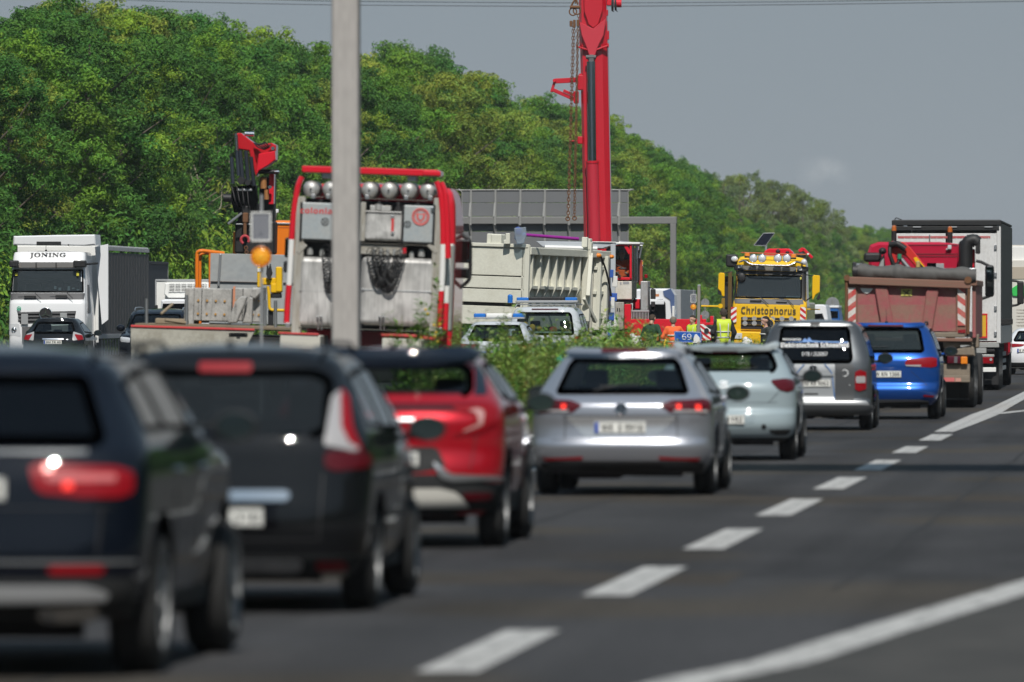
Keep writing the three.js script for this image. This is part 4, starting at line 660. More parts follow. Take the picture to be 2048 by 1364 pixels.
const pt = (K, x, y, z = 0) => [...K.at(x, y, z), z];
const flip = pts => pts;

function hazardStripes(w, h, dir, n, mat1, mat2, x, y, z, T = .012) { // red and white slanting stripes, each a plate of its own
  const red = [], white = []; const step = h / n;
  for (let i = -2; i < n + 2; i++) {
    const y0 = i * step, y1 = y0 + step, k = dir * w * .75, cl = pts => { let P = pts; for (const [sgn, lim] of [[1, 0], [-1, h]]) { const o = []; P.forEach((p, j) => { const q = P[(j + 1) % P.length], a = sgn * (p[1] - lim), b = sgn * (q[1] - lim); if (a >= 0) o.push(p); if ((a >= 0) !== (b >= 0)) { const t = a / (a - b); o.push([lerp(p[0], q[0], t), lerp(p[1], q[1], t)]); } }); P = o; } return P; };
    const P = cl([[0, y0], [w, y0 + k], [w, y1 + k], [0, y1]]); if (P.length < 3) continue;
    (i & 1 ? white : red).push(slab(P.map(p => [p[0] - w / 2, p[1] - h / 2]), T, 0, 0).translate(x, y, z));
  }
  return { red, white };
}
M.stripeRed = std([.55, .02, .025], .4); M.stripeWhite = std([.72, .72, .70], .4);
function truckWheel(o, x, y, z, R = .5, W = .3, n = 1) { const w = sub('wheel', o, [x, y, z]); mesh('tyre', wheelGeos(R, W * n, R * .56), M.rubber, w); mesh('rim', rimGeos(R * .56, W * n, Math.sign(x) || 1, 10), M.zinc, w); return w; }
const ribs = (n, f) => Array.from({ length: n }, (_, i) => f(i, n > 1 ? i / (n - 1) : 0));

// ------------------------------------------------------------------ steel post of the overhead gantry, whose beam crosses above the frame and shades the road
{
  const d = 100.5, x = XAT(692, d), o = thing('gantry_post', 'grey square gantry post rising out of the frame before the red recovery lorry', 'gantry', [x, 0, -d]);
  M.galv = new THREE.MeshStandardMaterial({ roughness: .65, metalness: .1, map: tex(128, 512, (u, v) => { const k = .36 + .06 * (nb(u * 40, v * 12) - .5) + .05 * (nb(u * 6, v * 60) - .5); return [k * 1.06, k, k * .95]; }) });
  mesh('post', box(.305, 6.5, .305, 0, 3.55, 0, .035), M.galv, o);
  mesh('base_plate', [box(.52, .06, .52, 0, .55, 0, .01), slab([[-.24, .56], [.24, .56], [.165, .95], [-.165, .95]], .02, .16, 0), slab([[-.24, .56], [.24, .56], [.165, .95], [-.165, .95]], .02, -.18, 0)], M.galv, o);
  mesh('foundation', box(.8, .6, .8, 0, .22, 0, .04), M.concrete, o);
  mesh('cross_beam', [box(17.5, .62, .42, 8.6, 6.95, 0, .03)], M.galv, o);
  mesh('post', box(.315, 6.7, .315, 16.9, 3.35, 0, .035), M.galv, o);
  mesh('sign_board', box(13, 5.4, .12, 7.2, 8.25, .30, .02), M.zinc, o); mesh('sign_rail', ribs(6, (i, u) => box(.1, 5.2, .1, lerp(1.4, 13, u), 8.25, .19, .01)), M.galv, o);
  mesh('flange', [box(.5, .05, .5, 0, 6.6, 0, .01), ...ribs(4, i => cyl(.018, .06, i & 1 ? .19 : -.19, 6.62, i & 2 ? .19 : -.19, 'y', 8))], M.galv, o);
}
// solar-powered warning lamps
function solarLamp(px, d, k, label) {
  const x = XAT(px, d), K = kit(px, d), o = thing('warning_lamp', label, 'warning lamp', [x, 0, -d], 0);
  const Y = EYE;
  mesh('pole', bar([0, .3, 0], [0, Y + 223 * .2 / 34.2 + .08, 0], .017, 10), M.zinc, o);
  mesh('panel_frame', [box(.24, .018, .03, 0, 3.02, .06, .004), box(.24, .018, .03, 0, 2.69, .06, .004), box(.018, .35, .03, -.111, 2.855, .06, .004), box(.018, .35, .03, .111, 2.855, .06, .004), box(.22, .33, .012, 0, 2.855, .052, 0)].map(g => g.rotateX(0)), M.whiteFlat, o);
  const cells = []; for (let i = 0; i < 6; i++) for (let j = 0; j < 9; j++) cells.push(box(.030, .031, .004, -.084 + i * .0336, 2.72 + j * .0338, .064, 0));
  mesh('solar_cells', cells, phy([.17, .18, .215], .35, .1), o);
  mesh('mount', [bar([0, 2.62, 0], [0, 2.8, .05], .022, 10), box(.08, .05, .05, 0, 2.62, .01, .01)], M.steel, o);
  const l = sub('lamp', o, [0, 2.505, .05]); mesh('lamp_housing', [cyl(.118, .06, 0, 0, -.03, 'z', 28), ringGeo(.112, .01, 0, 0, .012)], M.amber, l);
  mesh('lamp_lens', new THREE.SphereGeometry(.105, 24, 10, 0, 6.284, 0, 1.2).rotateX(Math.PI / 2).scale(1, 1, .3).translate(0, 0, -.005), phy([.85, .33, .01], .2, 0, { clearcoat: 1 }), l);
  mesh('lens_reflector', ribs(10, i => beam([0, 0, .03], [Math.cos(i * .628) * .1, Math.sin(i * .628) * .1, .018], .006, .004, 0)), std([.95, .55, .05], .3), l);
  return o;
}
solarLamp(523, 105, 1, 'amber round warning lamp with a solar panel on a thin pole before the concrete barriers');

// ------------------------------------------------------------------ red recovery lorry seen from behind, with tanks and cabinets on the back of its cab
{
  const K = kit(741, 140, -.038, 0), o = thing('recovery_lorry', 'red recovery lorry seen from behind, silver tanks and cabinets stacked behind its cab', 'lorry', K.pos, 0, undefined, K.roll);
  M.brushed = new THREE.MeshStandardMaterial({ roughness: .5, metalness: .35, map: tex(256, 256, (u, v) => { const k = .50 + .12 * (nb(u * 60, v * 3) - .5) + .24 * (nb(u * 5, v * 5 + 9) - .5) - .12 * sst(.55, .8, nb(u * 9 + 3, v * 2)) - .10 * sst(.8, 1, v) + .10 * (nb(u * 20, v * 14) - .5); return [k * 1.02, k, k * .97]; }) });
  M.dullSteel = dirty([.46, .47, .47], .6, [.30, .27, .22], .5, .55, 1, 1, 5); M.cabinet = dirty([.36, .40, .42], .5, [.44, .43, .40], .45, .15, 1, 1, 4); M.frameGrey = dirty([.36, .35, .32], .8, [.24, .21, .16], .7);
  const lift = -.35;
  // cab behind
  const cab = new Shell({ L: 2.3, p: 6, c: .3, cf: .4, taper: 0, rows: [[.9, 1.15, 0, -2.3], [2.6, 1.15, 0, -2.25], [3.5, 1.12, -.05, -1.95], [3.75, 1.08, -.08, -1.7], [3.84, 1.02, -.14, -1.5]] });
  const cb = mesh('cab', cab.body([], .05).translate(0, 0, -.75), M.signal, o);
  mesh('roof_board', [beam(pt(K, 607, 337, -.3), pt(K, 880, 346, -.3), .105, .55, .02)], M.signal, o);
  mesh('roof_board_end', [kbox(K, 846, 340, 881, 351.5, .6, .02, .02)], M.signal, o);
  mesh('roof_board_bracket', [kbox(K, 644, 343, 662, 356, .3, -.1), kbox(K, 815, 346, 833, 362, .3, -.1)], M.steel, o);
  for (let i = 0; i < 7; i++) {
    const t = sub('air_tank', o, [...K.at(620.5 + i * 39, 376.5 + i * .6), -.05]);
    mesh('shell', [cyl(.132, .55, 0, 0, -.4, 'z', 28), ball(.132, .132, .10, 0, 0, -.125, 26)], M.dullSteel, t); mesh('valve', [cyl(.014, .05, 0, -.005, -.02, 'z', 10)], M.dark, t);
    if (i !== 4) mesh('valve_block', [box(.07, .07, .09, i & 1 ? -.02 : .05, -.115, .02, .01)], M.steel, t);
  }
  mesh('back_wall', [kbox(K, 598, 395, 872, 668, .08, -.34)], M.dark, o);
  mesh('frame', [kbox(K, 592.5, 392, 600.5, 672, .16, .04), kbox(K, 868, 395, 876.5, 676, .16, .04), kbox(K, 596, 481, 872, 491, .14, .02), kbox(K, 596, 391, 872, 401, .14, 0), kbox(K, 596, 654, 872, 664, .3, .06), kbox(K, 722, 403, 729, 482, .1, .02), kbox(K, 722, 488, 812, 511, .12, -.02), beam(pt(K, 857, 488, .0), pt(K, 874, 505, .0), .07, .1), beam(pt(K, 612, 488, .0), pt(K, 596, 505, .0), .07, .1)], M.frameGrey, o);
  // cabinets with print
  const cl = sub('cabinet', o, [0, 0, 0]); mesh('cabinet_box', kbox(K, 601, 403, 669, 480, .4, .06, .02), M.cabinet, cl);
  M.redPrint = std([.55, .05, .05], .5);
  const qa = rect(K, 601, 415, 665, 431); mesh('lettering', text('colonia', qa.w * .98, .098, 'sans', .004).translate(qa.x, qa.y + .02, .062), M.redPrint, cl);
  mesh('seal_print', [ringGeo(.058, .006, ...pt(K, 650, 443, .062)), ...ribs(3, i => box(.075, .01, .004, ...pt(K, 650, 440 + i * 3.2, .062), 0))], M.print, cl);
  mesh('door_seal', [kbox(K, 601, 403, 603, 480, .01, .064, 0), kbox(K, 601, 478, 669, 480, .01, .064, 0)], M.black, cl);
  const cr = sub('cabinet', o, [0, 0, 0]); mesh('cabinet_box', kbox(K, 806, 409, 868, 486, .4, .06, .02), M.cabinet, cr);
  const rc = K.at(842, 433); M.redPrint2 = std([.58, .12, .11], .5);
  mesh('roundel', [ringGeo(.128, .012, rc[0], rc[1], .062, 40), ringGeo(.098, .006, rc[0], rc[1], .062, 36), ...ribs(22, i => { const a = i / 22 * 6.283; return box(.014, .02, .003, 0, 0, 0, 0).rotateZ(a).translate(rc[0] - Math.sin(a) * .113, rc[1] + Math.cos(a) * .113, .064); }), slab([[-.075, .04], [-.045, .065], [-.03, .05], [.03, .05], [.045, .065], [.075, .04], [.06, -.035], [.0, -.085], [-.06, -.035]], .004, .062, 0).translate(rc[0], rc[1], 0)], M.redPrint2, cr);
  mesh('roundel_shield', slab([[-.035, .03], [.035, .03], [.03, -.02], [0, -.05], [-.03, -.02]], .003, .067, 0).translate(rc[0], rc[1], 0), M.cabinet, cr);
  mesh('seal_print', [ringGeo(.05, .006, ...pt(K, 815, 448, .062)), ...ribs(3, i => box(.065, .009, .004, ...pt(K, 815, 445 + i * 3, .062), 0))], M.print, cr);
  mesh('door_seal', [kbox(K, 804.5, 484, 869, 487, .01, .064, 0), kbox(K, 804.5, 409, 806.5, 486, .01, .064, 0), kbox(K, 866.5, 409, 868.5, 486, .01, .064, 0)], M.black, cr);
  mesh('hinge', [kbox(K, 862, 414, 867, 424, .03, .08, .004)], M.chrome, cr);
  // tanks
  const mid = sub('header_tank', o); mesh('tank', kbox(K, 730, 421, 804, 483, .4, .04, .05), M.brushed, mid); mesh('tank_edge', kbox(K, 731, 420, 803, 426, .3, .06, .02), M.brushed, mid); mesh('sight_gauge', [kbox(K, 783, 432, 787, 468, .02, .06, .004)], M.redPrint, mid); mesh('sight_gauge_end', [kbox(K, 782, 429, 788, 436, .03, .065, .004), kbox(K, 782, 462, 788, 469, .03, .065, .004)], M.steel, mid); mesh('filler', [cyl(.06, .09, ...pt(K, 757, 413, -.1), 'y', 18), kbox(K, 740, 409, 782, 421, .2, -.08)], M.dullSteel, mid);
  for (const [a, b, caps] of [[597.5, 665, [[620, 503, .05], [644, 506, .04]]], [722, 865, [[843, 507, .055], [823, 511, .04], [760, 508, .04]]]]) {
    const t = sub('fuel_tank', o); mesh('tank', kbox(K, a, 512, b, 655, .5, .06, .09), M.brushed, t); mesh('weld_seam', kbox(K, a + 1, 581, b - 1, 583, .5, .064, .004), M.steel, t);
    for (const [x, y, r] of caps) mesh('filler_cap', [cyl(r, .09, ...pt(K, x, y, -.1), 'y', 18), cyl(r * .7, .05, ...pt(K, x, y - 6, -.1), 'y', 18)], M.dullSteel, t);
    mesh('drain_bracket', ribs(2, i => tube([pt(K, a + 36 + i * 7, 638, .08), pt(K, a + 37 + i * 7, 632, .11), pt(K, a + 39 + i * 7, 638, .11), pt(K, a + 39 + i * 7, 660, .09)], .012, 6)), M.steel, t);
  }
  // coiled air hoses
  const coil = (x0, x1, y, drop, turns, r) => { const pts = [], n = turns * 9, A = K.at(x0, y), B = K.at(x1, y); for (let i = 0; i <= n; i++) { const t = i / n, a = i / 9 * 6.283, cx = lerp(A[0], B[0], t), cy = lerp(A[1], B[1], t) - Math.sin(t * Math.PI) * drop; pts.push([cx + Math.cos(a) * r * .8 + Math.sin(i * 1.7) * .006, cy + Math.sin(a) * r + Math.cos(t * Math.PI) * .01, .14 + Math.cos(a) * r * .5]); } return tube(pts, .0065, 5, n * 2); };
  const hose = sub('air_hoses', o); mesh('coiled_hose', coil(742, 776, 505, .46, 22, .085), M.black, hose); mesh('coiled_hose', coil(760, 800, 505, .40, 20, .085), M.black, hose); mesh('coiled_hose', coil(751, 806, 503, .56, 28, .085), M.black, hose); mesh('coiled_hose', coil(653, 676, 497, .62, 26, .08), M.black, hose);
  mesh('coupling', ribs(5, i => cyl(.026, .1, ...pt(K, 748 + i * 13.5, 504, .06), 'y', 10)), [M.dullSteel][0], hose); mesh('red_coupling', [cyl(.028, .09, ...pt(K, 809, 501, .06), 'y', 10)], M.signal, hose);
  // curved side bars in red and white
  const bars = [[[604, 352], [596, 372], [588, 420], [583, 478], 'r'], [[583, 478], [581, 520], [578, 570], 'w'], [[578, 570], [575, 610], [573, 646], 'r'], [[873, 362], [881, 385], [885, 430], [886, 488], 'r'], [[886, 488], [885, 540], [883, 582], 'w'], [[883, 582], [880, 620], [877, 656], 'r'], [[882, 364], [890, 385], [894, 440], [896, 516], 'r'], [[896, 516], [894, 560], [892, 606], 'w'], [[892, 606], [891, 630], [890, 660], 'r']];
  for (const b of bars) { const c = b.pop(), z = b[0][0] > 887 ? -.35 : .02; mesh('side_bar', tube(b.map(p => pt(K, p[0], p[1], z)), .048, 8, 16), c === 'r' ? M.signal : M.whiteFlat, o); }
  mesh('side_bar_foot', [kbox(K, 570, 645, 580, 655, .12, .1, .01), kbox(K, 872, 655, 884, 667, .12, .1, .01)], M.steel, o);
  mesh('side_panel', [kbox(K, 886, 485, 903, 665, 1.2, -.8, .05)], M.dullSteel, o);
  // mirrors
  const mr = sub('mirror', o); mesh('mirror_arm', [tube([pt(K, 884, 463, -2.2), pt(K, 912, 462, -2.2), pt(K, 931, 474, -2.2), pt(K, 940, 484, -2.2), pt(K, 940, 550, -2.2), pt(K, 932, 566, -2.2), pt(K, 884, 600, -2.2)], .03, 8, 40)], M.black, mr); mesh('mirror_housing', [kbox(K, 922, 478, 940, 526, .14, -2.1, .03), kbox(K, 920, 535, 936, 557, .14, -2.1, .03)], M.black, mr); mesh('mirror_glass', [kbox(K, 924, 481, 938, 523, .012, -2.09, .004), kbox(K, 922, 538, 934, 554, .012, -2.09, .004)], M.mirror, mr);
  const ml = sub('mirror', o); mesh('mirror_housing', [kbox(K, 570, 474, 580, 515, .14, -2.1, .03), kbox(K, 567, 521, 580, 545, .14, -2.1, .03)], M.black, ml); mesh('mirror_glass', [kbox(K, 571, 477, 579, 512, .012, -2.09, .004)], M.mirror, ml);
  // chassis, deck edge with red rail, wheels
  mesh('deck_edge', [kbox(K, 560, 668, 640, 700, 1.2, .5, .02), kbox(K, 764, 676, 842, 705, 1.2, .5, .02)], M.beige, o);
  mesh('deck_rail', [kbox(K, 556, 664, 637, 671, .2, .52, .01), kbox(K, 762, 667, 838, 675, .2, .52, .01), kbox(K, 846, 672, 884, 680, .2, .5, .01)], M.redPrint, o);
  mesh('chassis', [box(.9, .35, 6, -.05, .95, -2.2, .03), box(2.4, .14, 1.2, 0, 1.25, -.2, .02)], M.dark, o);
  for (const s of [-1, 1]) for (const z of [.25, -1.4, -2.6]) truckWheel(o, s * 1.0, .5, z, .5, .3, 1.6);
}

// ------------------------------------------------------------------ flat low-loader with broken concrete barriers
{
  const K = kit(425, 170, -.03, .2), o = thing('low_loader', 'beige flat trailer with red edge rail and stakes, carrying concrete barriers', 'trailer', K.pos, 0, undefined, K.roll);
  M.oldBeige = dirty([.40, .385, .33], .7, [.26, .24, .19], .8, 0, 1, 1, 5); M.deckWood = dirty([.20, .155, .10], .8, [.10, .075, .05], .95, 0, 2, 2, 6);
  const f = [[262, 652], [511, 661], [497, 687], [480, 740], [262, 740]].map(p => K.at(...p));
  mesh('tail_board', slab(f, .1, -.05, .008), M.oldBeige, o);
  mesh('edge_rail', [beam(pt(K, 262, 652, .05), pt(K, 509, 659.5, .05), .042, .05, .008)], M.redPrint, o);
  mesh('latch', [tube([pt(K, 460, 672, .06), pt(K, 460, 667, .09), pt(K, 493, 667, .09), pt(K, 493, 672, .06)], .012, 6), kbox(K, 461, 666, 492, 674, .02, .06, .004), kbox(K, 473, 674, 480, 677, .02, .06, .002)], M.black, o);
  for (let i = 0; i < 9; i++) { const q = rect(K, 266, 649, 592, 653); mesh('deck_plank', box(q.w * .99, .05, .62, q.x, q.y - .03 + (i % 3) * .004, -.45 - i * .65, .01), M.deckWood, o); }
  mesh('frame', [box(3.0, .35, 6, ...K.at(425, 690), -3.2, .02), kbox(K, 500, 655, 592, 663, .3, -.2)], M.dark, o);
  for (const [x, y0, y1] of [[293, 597, 655], [373, 590, 650], [551, 601, 656], [530, 600, 652]]) mesh('stake', bar(pt(K, x, y0, -.6), pt(K, x, y1, -.6), .032, 8), M.steel, o);
  mesh('fallen_stake', [bar(pt(K, 322, 628, -.7), pt(K, 345, 608, -.9), .03, 8)], M.wood, o); mesh('timber_chock', [kbox(K, 310, 636, 374, 650, .3, -.7, .03), beam(pt(K, 330, 640, -.4), pt(K, 372, 646, -.5), .05, .1)], M.wood, o);
  for (const s of [-1, 1]) for (const z of [-1, -2.3, -3.6]) truckWheel(o, s * 1.15, .45, z, .42, .28, 1);
}
M.conc2 = new THREE.MeshStandardMaterial({ roughness: .92, map: tex(256, 256, (u, v) => { const k = .34 + .13 * (nb(u * 9, v * 5) - .5) + .10 * (nb(u * 40, v * 40) - .5) - .10 * sst(.6, .9, nb(u * 30, v * 3)); return [k * 1.02, k, k * .96]; }) });
{
  const K = kit(425, 174, -.03, .2);
  const block = (label, x0, x1, y0, y1, z, tilt, studs, seams) => {
    const q = rect(K, x0, y0, x1, y1), o = thing('concrete_barrier', label, 'concrete barrier', [K.pos[0] + q.x, .2 + q.y - q.h / 2, -174 - z], 0, undefined, -.03 + tilt);
    const w = q.w / 2, h = q.h; const g = slab([[-w, 0], [w, 0], [w * .99, h * .5], [w * .97, h], [-w * .97, h], [-w * .99, h * .5]], 1.0, -1, .02); mesh('block', g, M.conc2, o);
    if (seams) mesh('joint', seams.map(u => box(.012, h * .96, .008, u * w, h / 2, .002, 0)), M.dark, o);
    if (studs) mesh('anchor', ribs(studs * 2, i => cyl(.022, .03, lerp(-w * .72, w * .62, Math.floor(i / 2) / Math.max(1, studs - 1)), h * (i & 1 ? .22 : .62), .012, 'z', 8)), std([.42, .22, .05], .8), o);
    return o;
  };
  block('pale end block of the concrete barriers on the flat trailer', 375, 392, 574, 648, -.08, .0, 0);
  block('long concrete barrier with two rows of rusty anchors on the flat trailer', 391, 468, 575, 644, 0, 0, 4, [-.55, .98]);
  block('upright concrete slab behind the tilted broken pieces', 470, 508, 577, 645, .25, 0, 2, [-.1]);
  block('concrete slab beside the lamp pole, last of the row', 508, 524, 577, 648, .1, 0, 2);
  const t = (label, P, z) => { const o = thing('concrete_fragment', label, 'broken concrete', [K.pos[0], .2, -174 + z], 0, undefined, K.roll); mesh('fragment', slab(P.map(p => K.at(...p)), .22, -.2, .02), M.conc2, o); };
  t('broken concrete slab leaning in front of the barriers', [[461, 646], [476, 602], [489, 592], [499, 594], [494, 610], [484, 632], [478, 646]], .5);
  t('smaller broken concrete piece leaning behind the sling chain', [[487, 646], [492, 614], [502, 594], [508, 596], [506, 646]], .25);
  t('jagged concrete lump on top of the barriers by the lamp pole', [[500, 592], [505, 577], [523, 575], [524, 584], [511, 598]], .1);
  const o = thing('lashing_strap', 'faded orange strap over the concrete barriers', 'strap', [K.pos[0], .2, -174], 0, undefined, K.roll); mesh('strap', [beam(pt(K, 468.5, 574, .03), pt(K, 467, 645, .03), .04, .012, .002), beam(pt(K, 468.5, 574, .03), pt(K, 469.5, 573, -.9), .04, .012, .002)], std([.55, .22, .12], .8), o);
}

// ------------------------------------------------------------------ orange crane lorry with a red and black loader crane
{
  const K = kit(505, 192, -.02, .25), o = thing('crane_lorry', 'orange lorry with grey body and a folded red and black loader crane', 'lorry', K.pos, 0, undefined, K.roll);
  M.greyBox = dirty([.30, .32, .33], .5, [.38, .38, .36], .6, .1, 1, 1, 3);
  mesh('body_wall', kbox(K, 421, 506, 600, 650, .1, -.05, .01), M.greyBox, o); mesh('body_side', [kbox(K, 421, 506, 428, 650, 3.4, -.15, .01), kbox(K, 593, 510, 600, 650, 3.4, -.15, .01)], M.greyBox, o);
  mesh('body_post', [beam(pt(K, 441, 507, .0), pt(K, 437, 572, .0), .05, .06)], M.steel, o); mesh('body_batten', [kbox(K, 421, 562, 600, 566, .05, .0, .006)], M.rust, o);
  mesh('orange_frame', [tube([pt(K, 394, 650, -.1), pt(K, 394, 520, -.1), pt(K, 395, 504, -.1), pt(K, 405, 501, -.1), pt(K, 448, 506, -.3)], .042, 8, 40), tube([pt(K, 400, 650, -.25), pt(K, 400, 524, -.25), pt(K, 402, 509, -.25), pt(K, 410, 505, -.25), pt(K, 421, 507, -.25)], .034, 8, 40), bar(pt(K, 420, 506, -.1), pt(K, 420, 575, -.1), .03, 8)], M.orange, o);
  const cab = sub('cab', o); mesh('cab_shell', [kbox(K, 542, 439, 604, 520, 1.7, -3.6, .08), kbox(K, 466, 462, 475, 520, .9, -3.2, .03)], M.orange, cab); mesh('roof_moulding', [kbox(K, 546, 444, 604, 449, .06, -3.57, .01)], M.steel, cab); mesh('panel_groove', [kbox(K, 546, 453, 604, 456, .02, -3.595, 0)], std([.40, .09, .01], .6), cab); mesh('marker_lamp', [kbox(K, 549, 417, 557, 425, .06, -3.5, .02), bar(pt(K, 552, 424, -3.5), pt(K, 550, 441, -3.6), .015)], M.white, cab);
  const c = sub('loader_crane', o);
  mesh('crane_column', [kbox(K, 470, 440, 548, 508, .7, -1.6, .05), kbox(K, 519, 352, 547, 450, .5, -1.7, .04), kbox(K, 476, 405, 515, 445, .6, -1.5, .04)], M.black, c);
  mesh('boom_head', [slab([[467, 265], [482, 264], [502, 280], [515, 288], [543, 284], [552, 289], [551, 318], [536, 330], [517, 341], [512, 352], [505, 330], [498, 300], [474, 296]].map(p => K.at(...p, -1.5)), .5, -2.0, .02)], paint([.45, .012, .02], 0, .4), c);
  mesh('boom_side', [slab([[517, 306], [550, 300], [551, 318], [536, 330], [517, 341], [512, 350]].map(p => K.at(...p, -1.2)), .3, -1.5, .02), kbox(K, 538, 345, 547, 408, .3, -1.6, .02)], M.signal, c);
  const ram = [[472, 268, 477, 350], [463, 312, 466, 366], [480, 300, 486, 366], [492, 300, 496, 358], [502, 312, 508, 370]];
  mesh('hydraulic_ram', ram.map((r, i) => bar(pt(K, r[0], r[1], -1.4 + i * .03), pt(K, r[2], r[3], -1.35), .042, 14)), phy([.055, .065, .085], .25, .5), c); mesh('ram_rod', [bar(pt(K, 471, 264, -1.36), pt(K, 473.5, 300, -1.36), .034, 12)], M.chrome, c);
  mesh('jib', [slab([[462, 372], [510, 368], [514, 400], [508, 420], [468, 424], [462, 400]].map(p => K.at(...p, -1.35)), .35, -1.7, .02)], M.gloss, c); mesh('jib_plate', [kbox(K, 473, 376, 504, 381, .05, -1.3, .01), kbox(K, 472, 446, 504, 449, .05, -1.3, .01)], M.steel, c);
  mesh('knuckle', [cyl(.09, .5, ...pt(K, 470, 395, -1.5), 'x', 14), cyl(.08, .4, ...pt(K, 484, 360, -1.4), 'z', 14), cyl(.06, .4, ...pt(K, 497, 364, -1.4), 'z', 12), kbox(K, 484, 410, 500, 440, .3, -1.3, .03), bar(pt(K, 517, 342, -1.4), pt(K, 556, 342, -1.4), .05, 12)], M.black, c);
  mesh('rusty_ram', [bar(pt(K, 527, 354, -1.5), pt(K, 527, 376, -1.5), .07, 14), bar(pt(K, 533, 378, -1.5), pt(K, 533, 398, -1.5), .055, 14)], std([.38, .17, .06], .5, .3), c);
  mesh('hose', ribs(5, i => tube([pt(K, 508 + i * 2, 284 + i, -1.4), pt(K, 516 + i * 4, 292 - i * 2, -1.2), pt(K, 530 + i * 2, 297 - i, -1.25), pt(K, 542 - i, 287 + i, -1.4)], .015, 5)).concat(ribs(4, i => tube([pt(K, 464 + i * 10, 372, -1.3), pt(K, 470 + i * 9, 398 + i * 3, -1.2), pt(K, 476 + i * 7, 412, -1.3)], .014, 5))), M.black, c);
  mesh('stabiliser', [beam(pt(K, 456, 447, -1.4), pt(K, 484, 425, -1.4), .05, .08)], M.steel, c); mesh('boom_fitting', [cyl(.05, .2, ...pt(K, 499, 266, -1.6), 'x', 12), cyl(.04, .12, ...pt(K, 546, 295, -1.4), 'z', 12), cyl(.03, .1, ...pt(K, 554, 342, -1.35), 'x', 10), cyl(.04, .1, ...pt(K, 540, 373, -1.4), 'z', 10)], M.chrome, c);
  const h = sub('crane_hook', o); mesh('hook_block', [kbox(K, 485, 424, 496, 445, .14, -1.2, .03), bar(pt(K, 490, 444, -1.25), pt(K, 490, 468, -1.25), .04, 10)], M.rust, h); mesh('hook', new THREE.TorusGeometry(.085, .032, 10, 24, 4.9).rotateZ(-.6).translate(...pt(K, 490, 479, -1.2)), paint([.42, .05, .06], 0, .5), h); mesh('shackle', [ringGeo(.035, .012, ...pt(K, 492, 495, -1.2)), ringGeo(.035, .012, ...pt(K, 493, 504, -1.2))], M.rust, h); mesh('sling_chain', [bar(pt(K, 493, 506, -1.2), pt(K, 500, 560, -.2), .013, 6), bar(pt(K, 500, 560, -.2), pt(K, 505, 640, .2), .013, 6)], M.rust, h);
  mesh('chassis', [box(1.0, .4, 7, 0, .9, -3, .03)], M.dark, o); for (const s of [-1, 1]) for (const z of [-.8, -2.1, -5]) truckWheel(o, s * 1.0, .5, z, .5, .3, 1.5);
  const K2 = kit(540, 178, 0, .2), y = thing('lifting_clamp', 'yellow lifting clamp with a bent pipe arm standing behind the amber lamp', 'lifting clamp', K2.pos);
  mesh('frame', [kbox(K2, 514, 534, 523, 575, .25, 0, .03), kbox(K2, 551, 533, 564, 584, .25, 0, .03), kbox(K2, 522, 555, 552, 570, .2, -.03, .03), kbox(K2, 541, 566, 562, 586, .3, -.02, .03)], M.yellow, y); mesh('pipe_arm', [tube([pt(K2, 536, 572, -.05), pt(K2, 538, 590, -.05), pt(K2, 539, 615, -.05), pt(K2, 545, 620, -.05), pt(K2, 576, 621, -.05)], .032, 8, 30)], M.yellow, y); mesh('gripper', [slab([[533, 548], [535, 528], [538, 538], [541, 527], [545, 546], [540, 560], [536, 556]].map(p => K2.at(...p)), .15, -.05, .01)], M.black, y); mesh('clamp_base', [kbox(K2, 541, 586, 562, 596, .2, -.05, .02)], M.black, y); mesh('label_plate', kbox(K2, 515, 536, 522, 543, .01, .01, 0), M.whiteFlat, y); mesh('foot', [kbox(K2, 536, 620, 546, 652, .1, -.1, .01)], M.black, y);
}
// ------------------------------------------------------------------ lorry cabs seen from the front
M.cabGlass = phy([.25, .31, .34], .03, 0, { transmission: .9, thickness: 0 }); M.cabWhite = phy([.72, .73, .75], .35, 0, { clearcoat: .8, clearcoatRoughness: .08 }); M.grey = std([.10, .10, .105], .6); M.lampGlass = phy([.7, .72, .75], .08, .2, { clearcoat: 1 });
function frontShell(w, rows, L = 2.3) { return new Shell({ L, p: 7, c: .34, cf: .3, pf: 6, taper: 0, nA: 26, nB: 20, rows: rows.map(([y, k, z]) => [y, w * k, z, -L]) }); }
const panelOn = (o, sh, name, pts, mat, off = .006, thick = .012, r = .02, rows = 10, cols = 20) => mesh(name, sh.panel(sh.ty(dense(rounded(pts, r), .06), 'rear'), off, thick, rows, cols), mat, o);
function cabInside(o, w, y, z) { mesh('cab_interior', [box(w * 1.9, .9, .1, 0, y, z - 1.5, .03), box(w * 1.9, .25, .5, 0, y - .75, z - .5, .06), ...[-.6, .6].map(x => box(.55, .95, .2, x, y - .1, z - 1.1, .06))], M.cloth, o); }

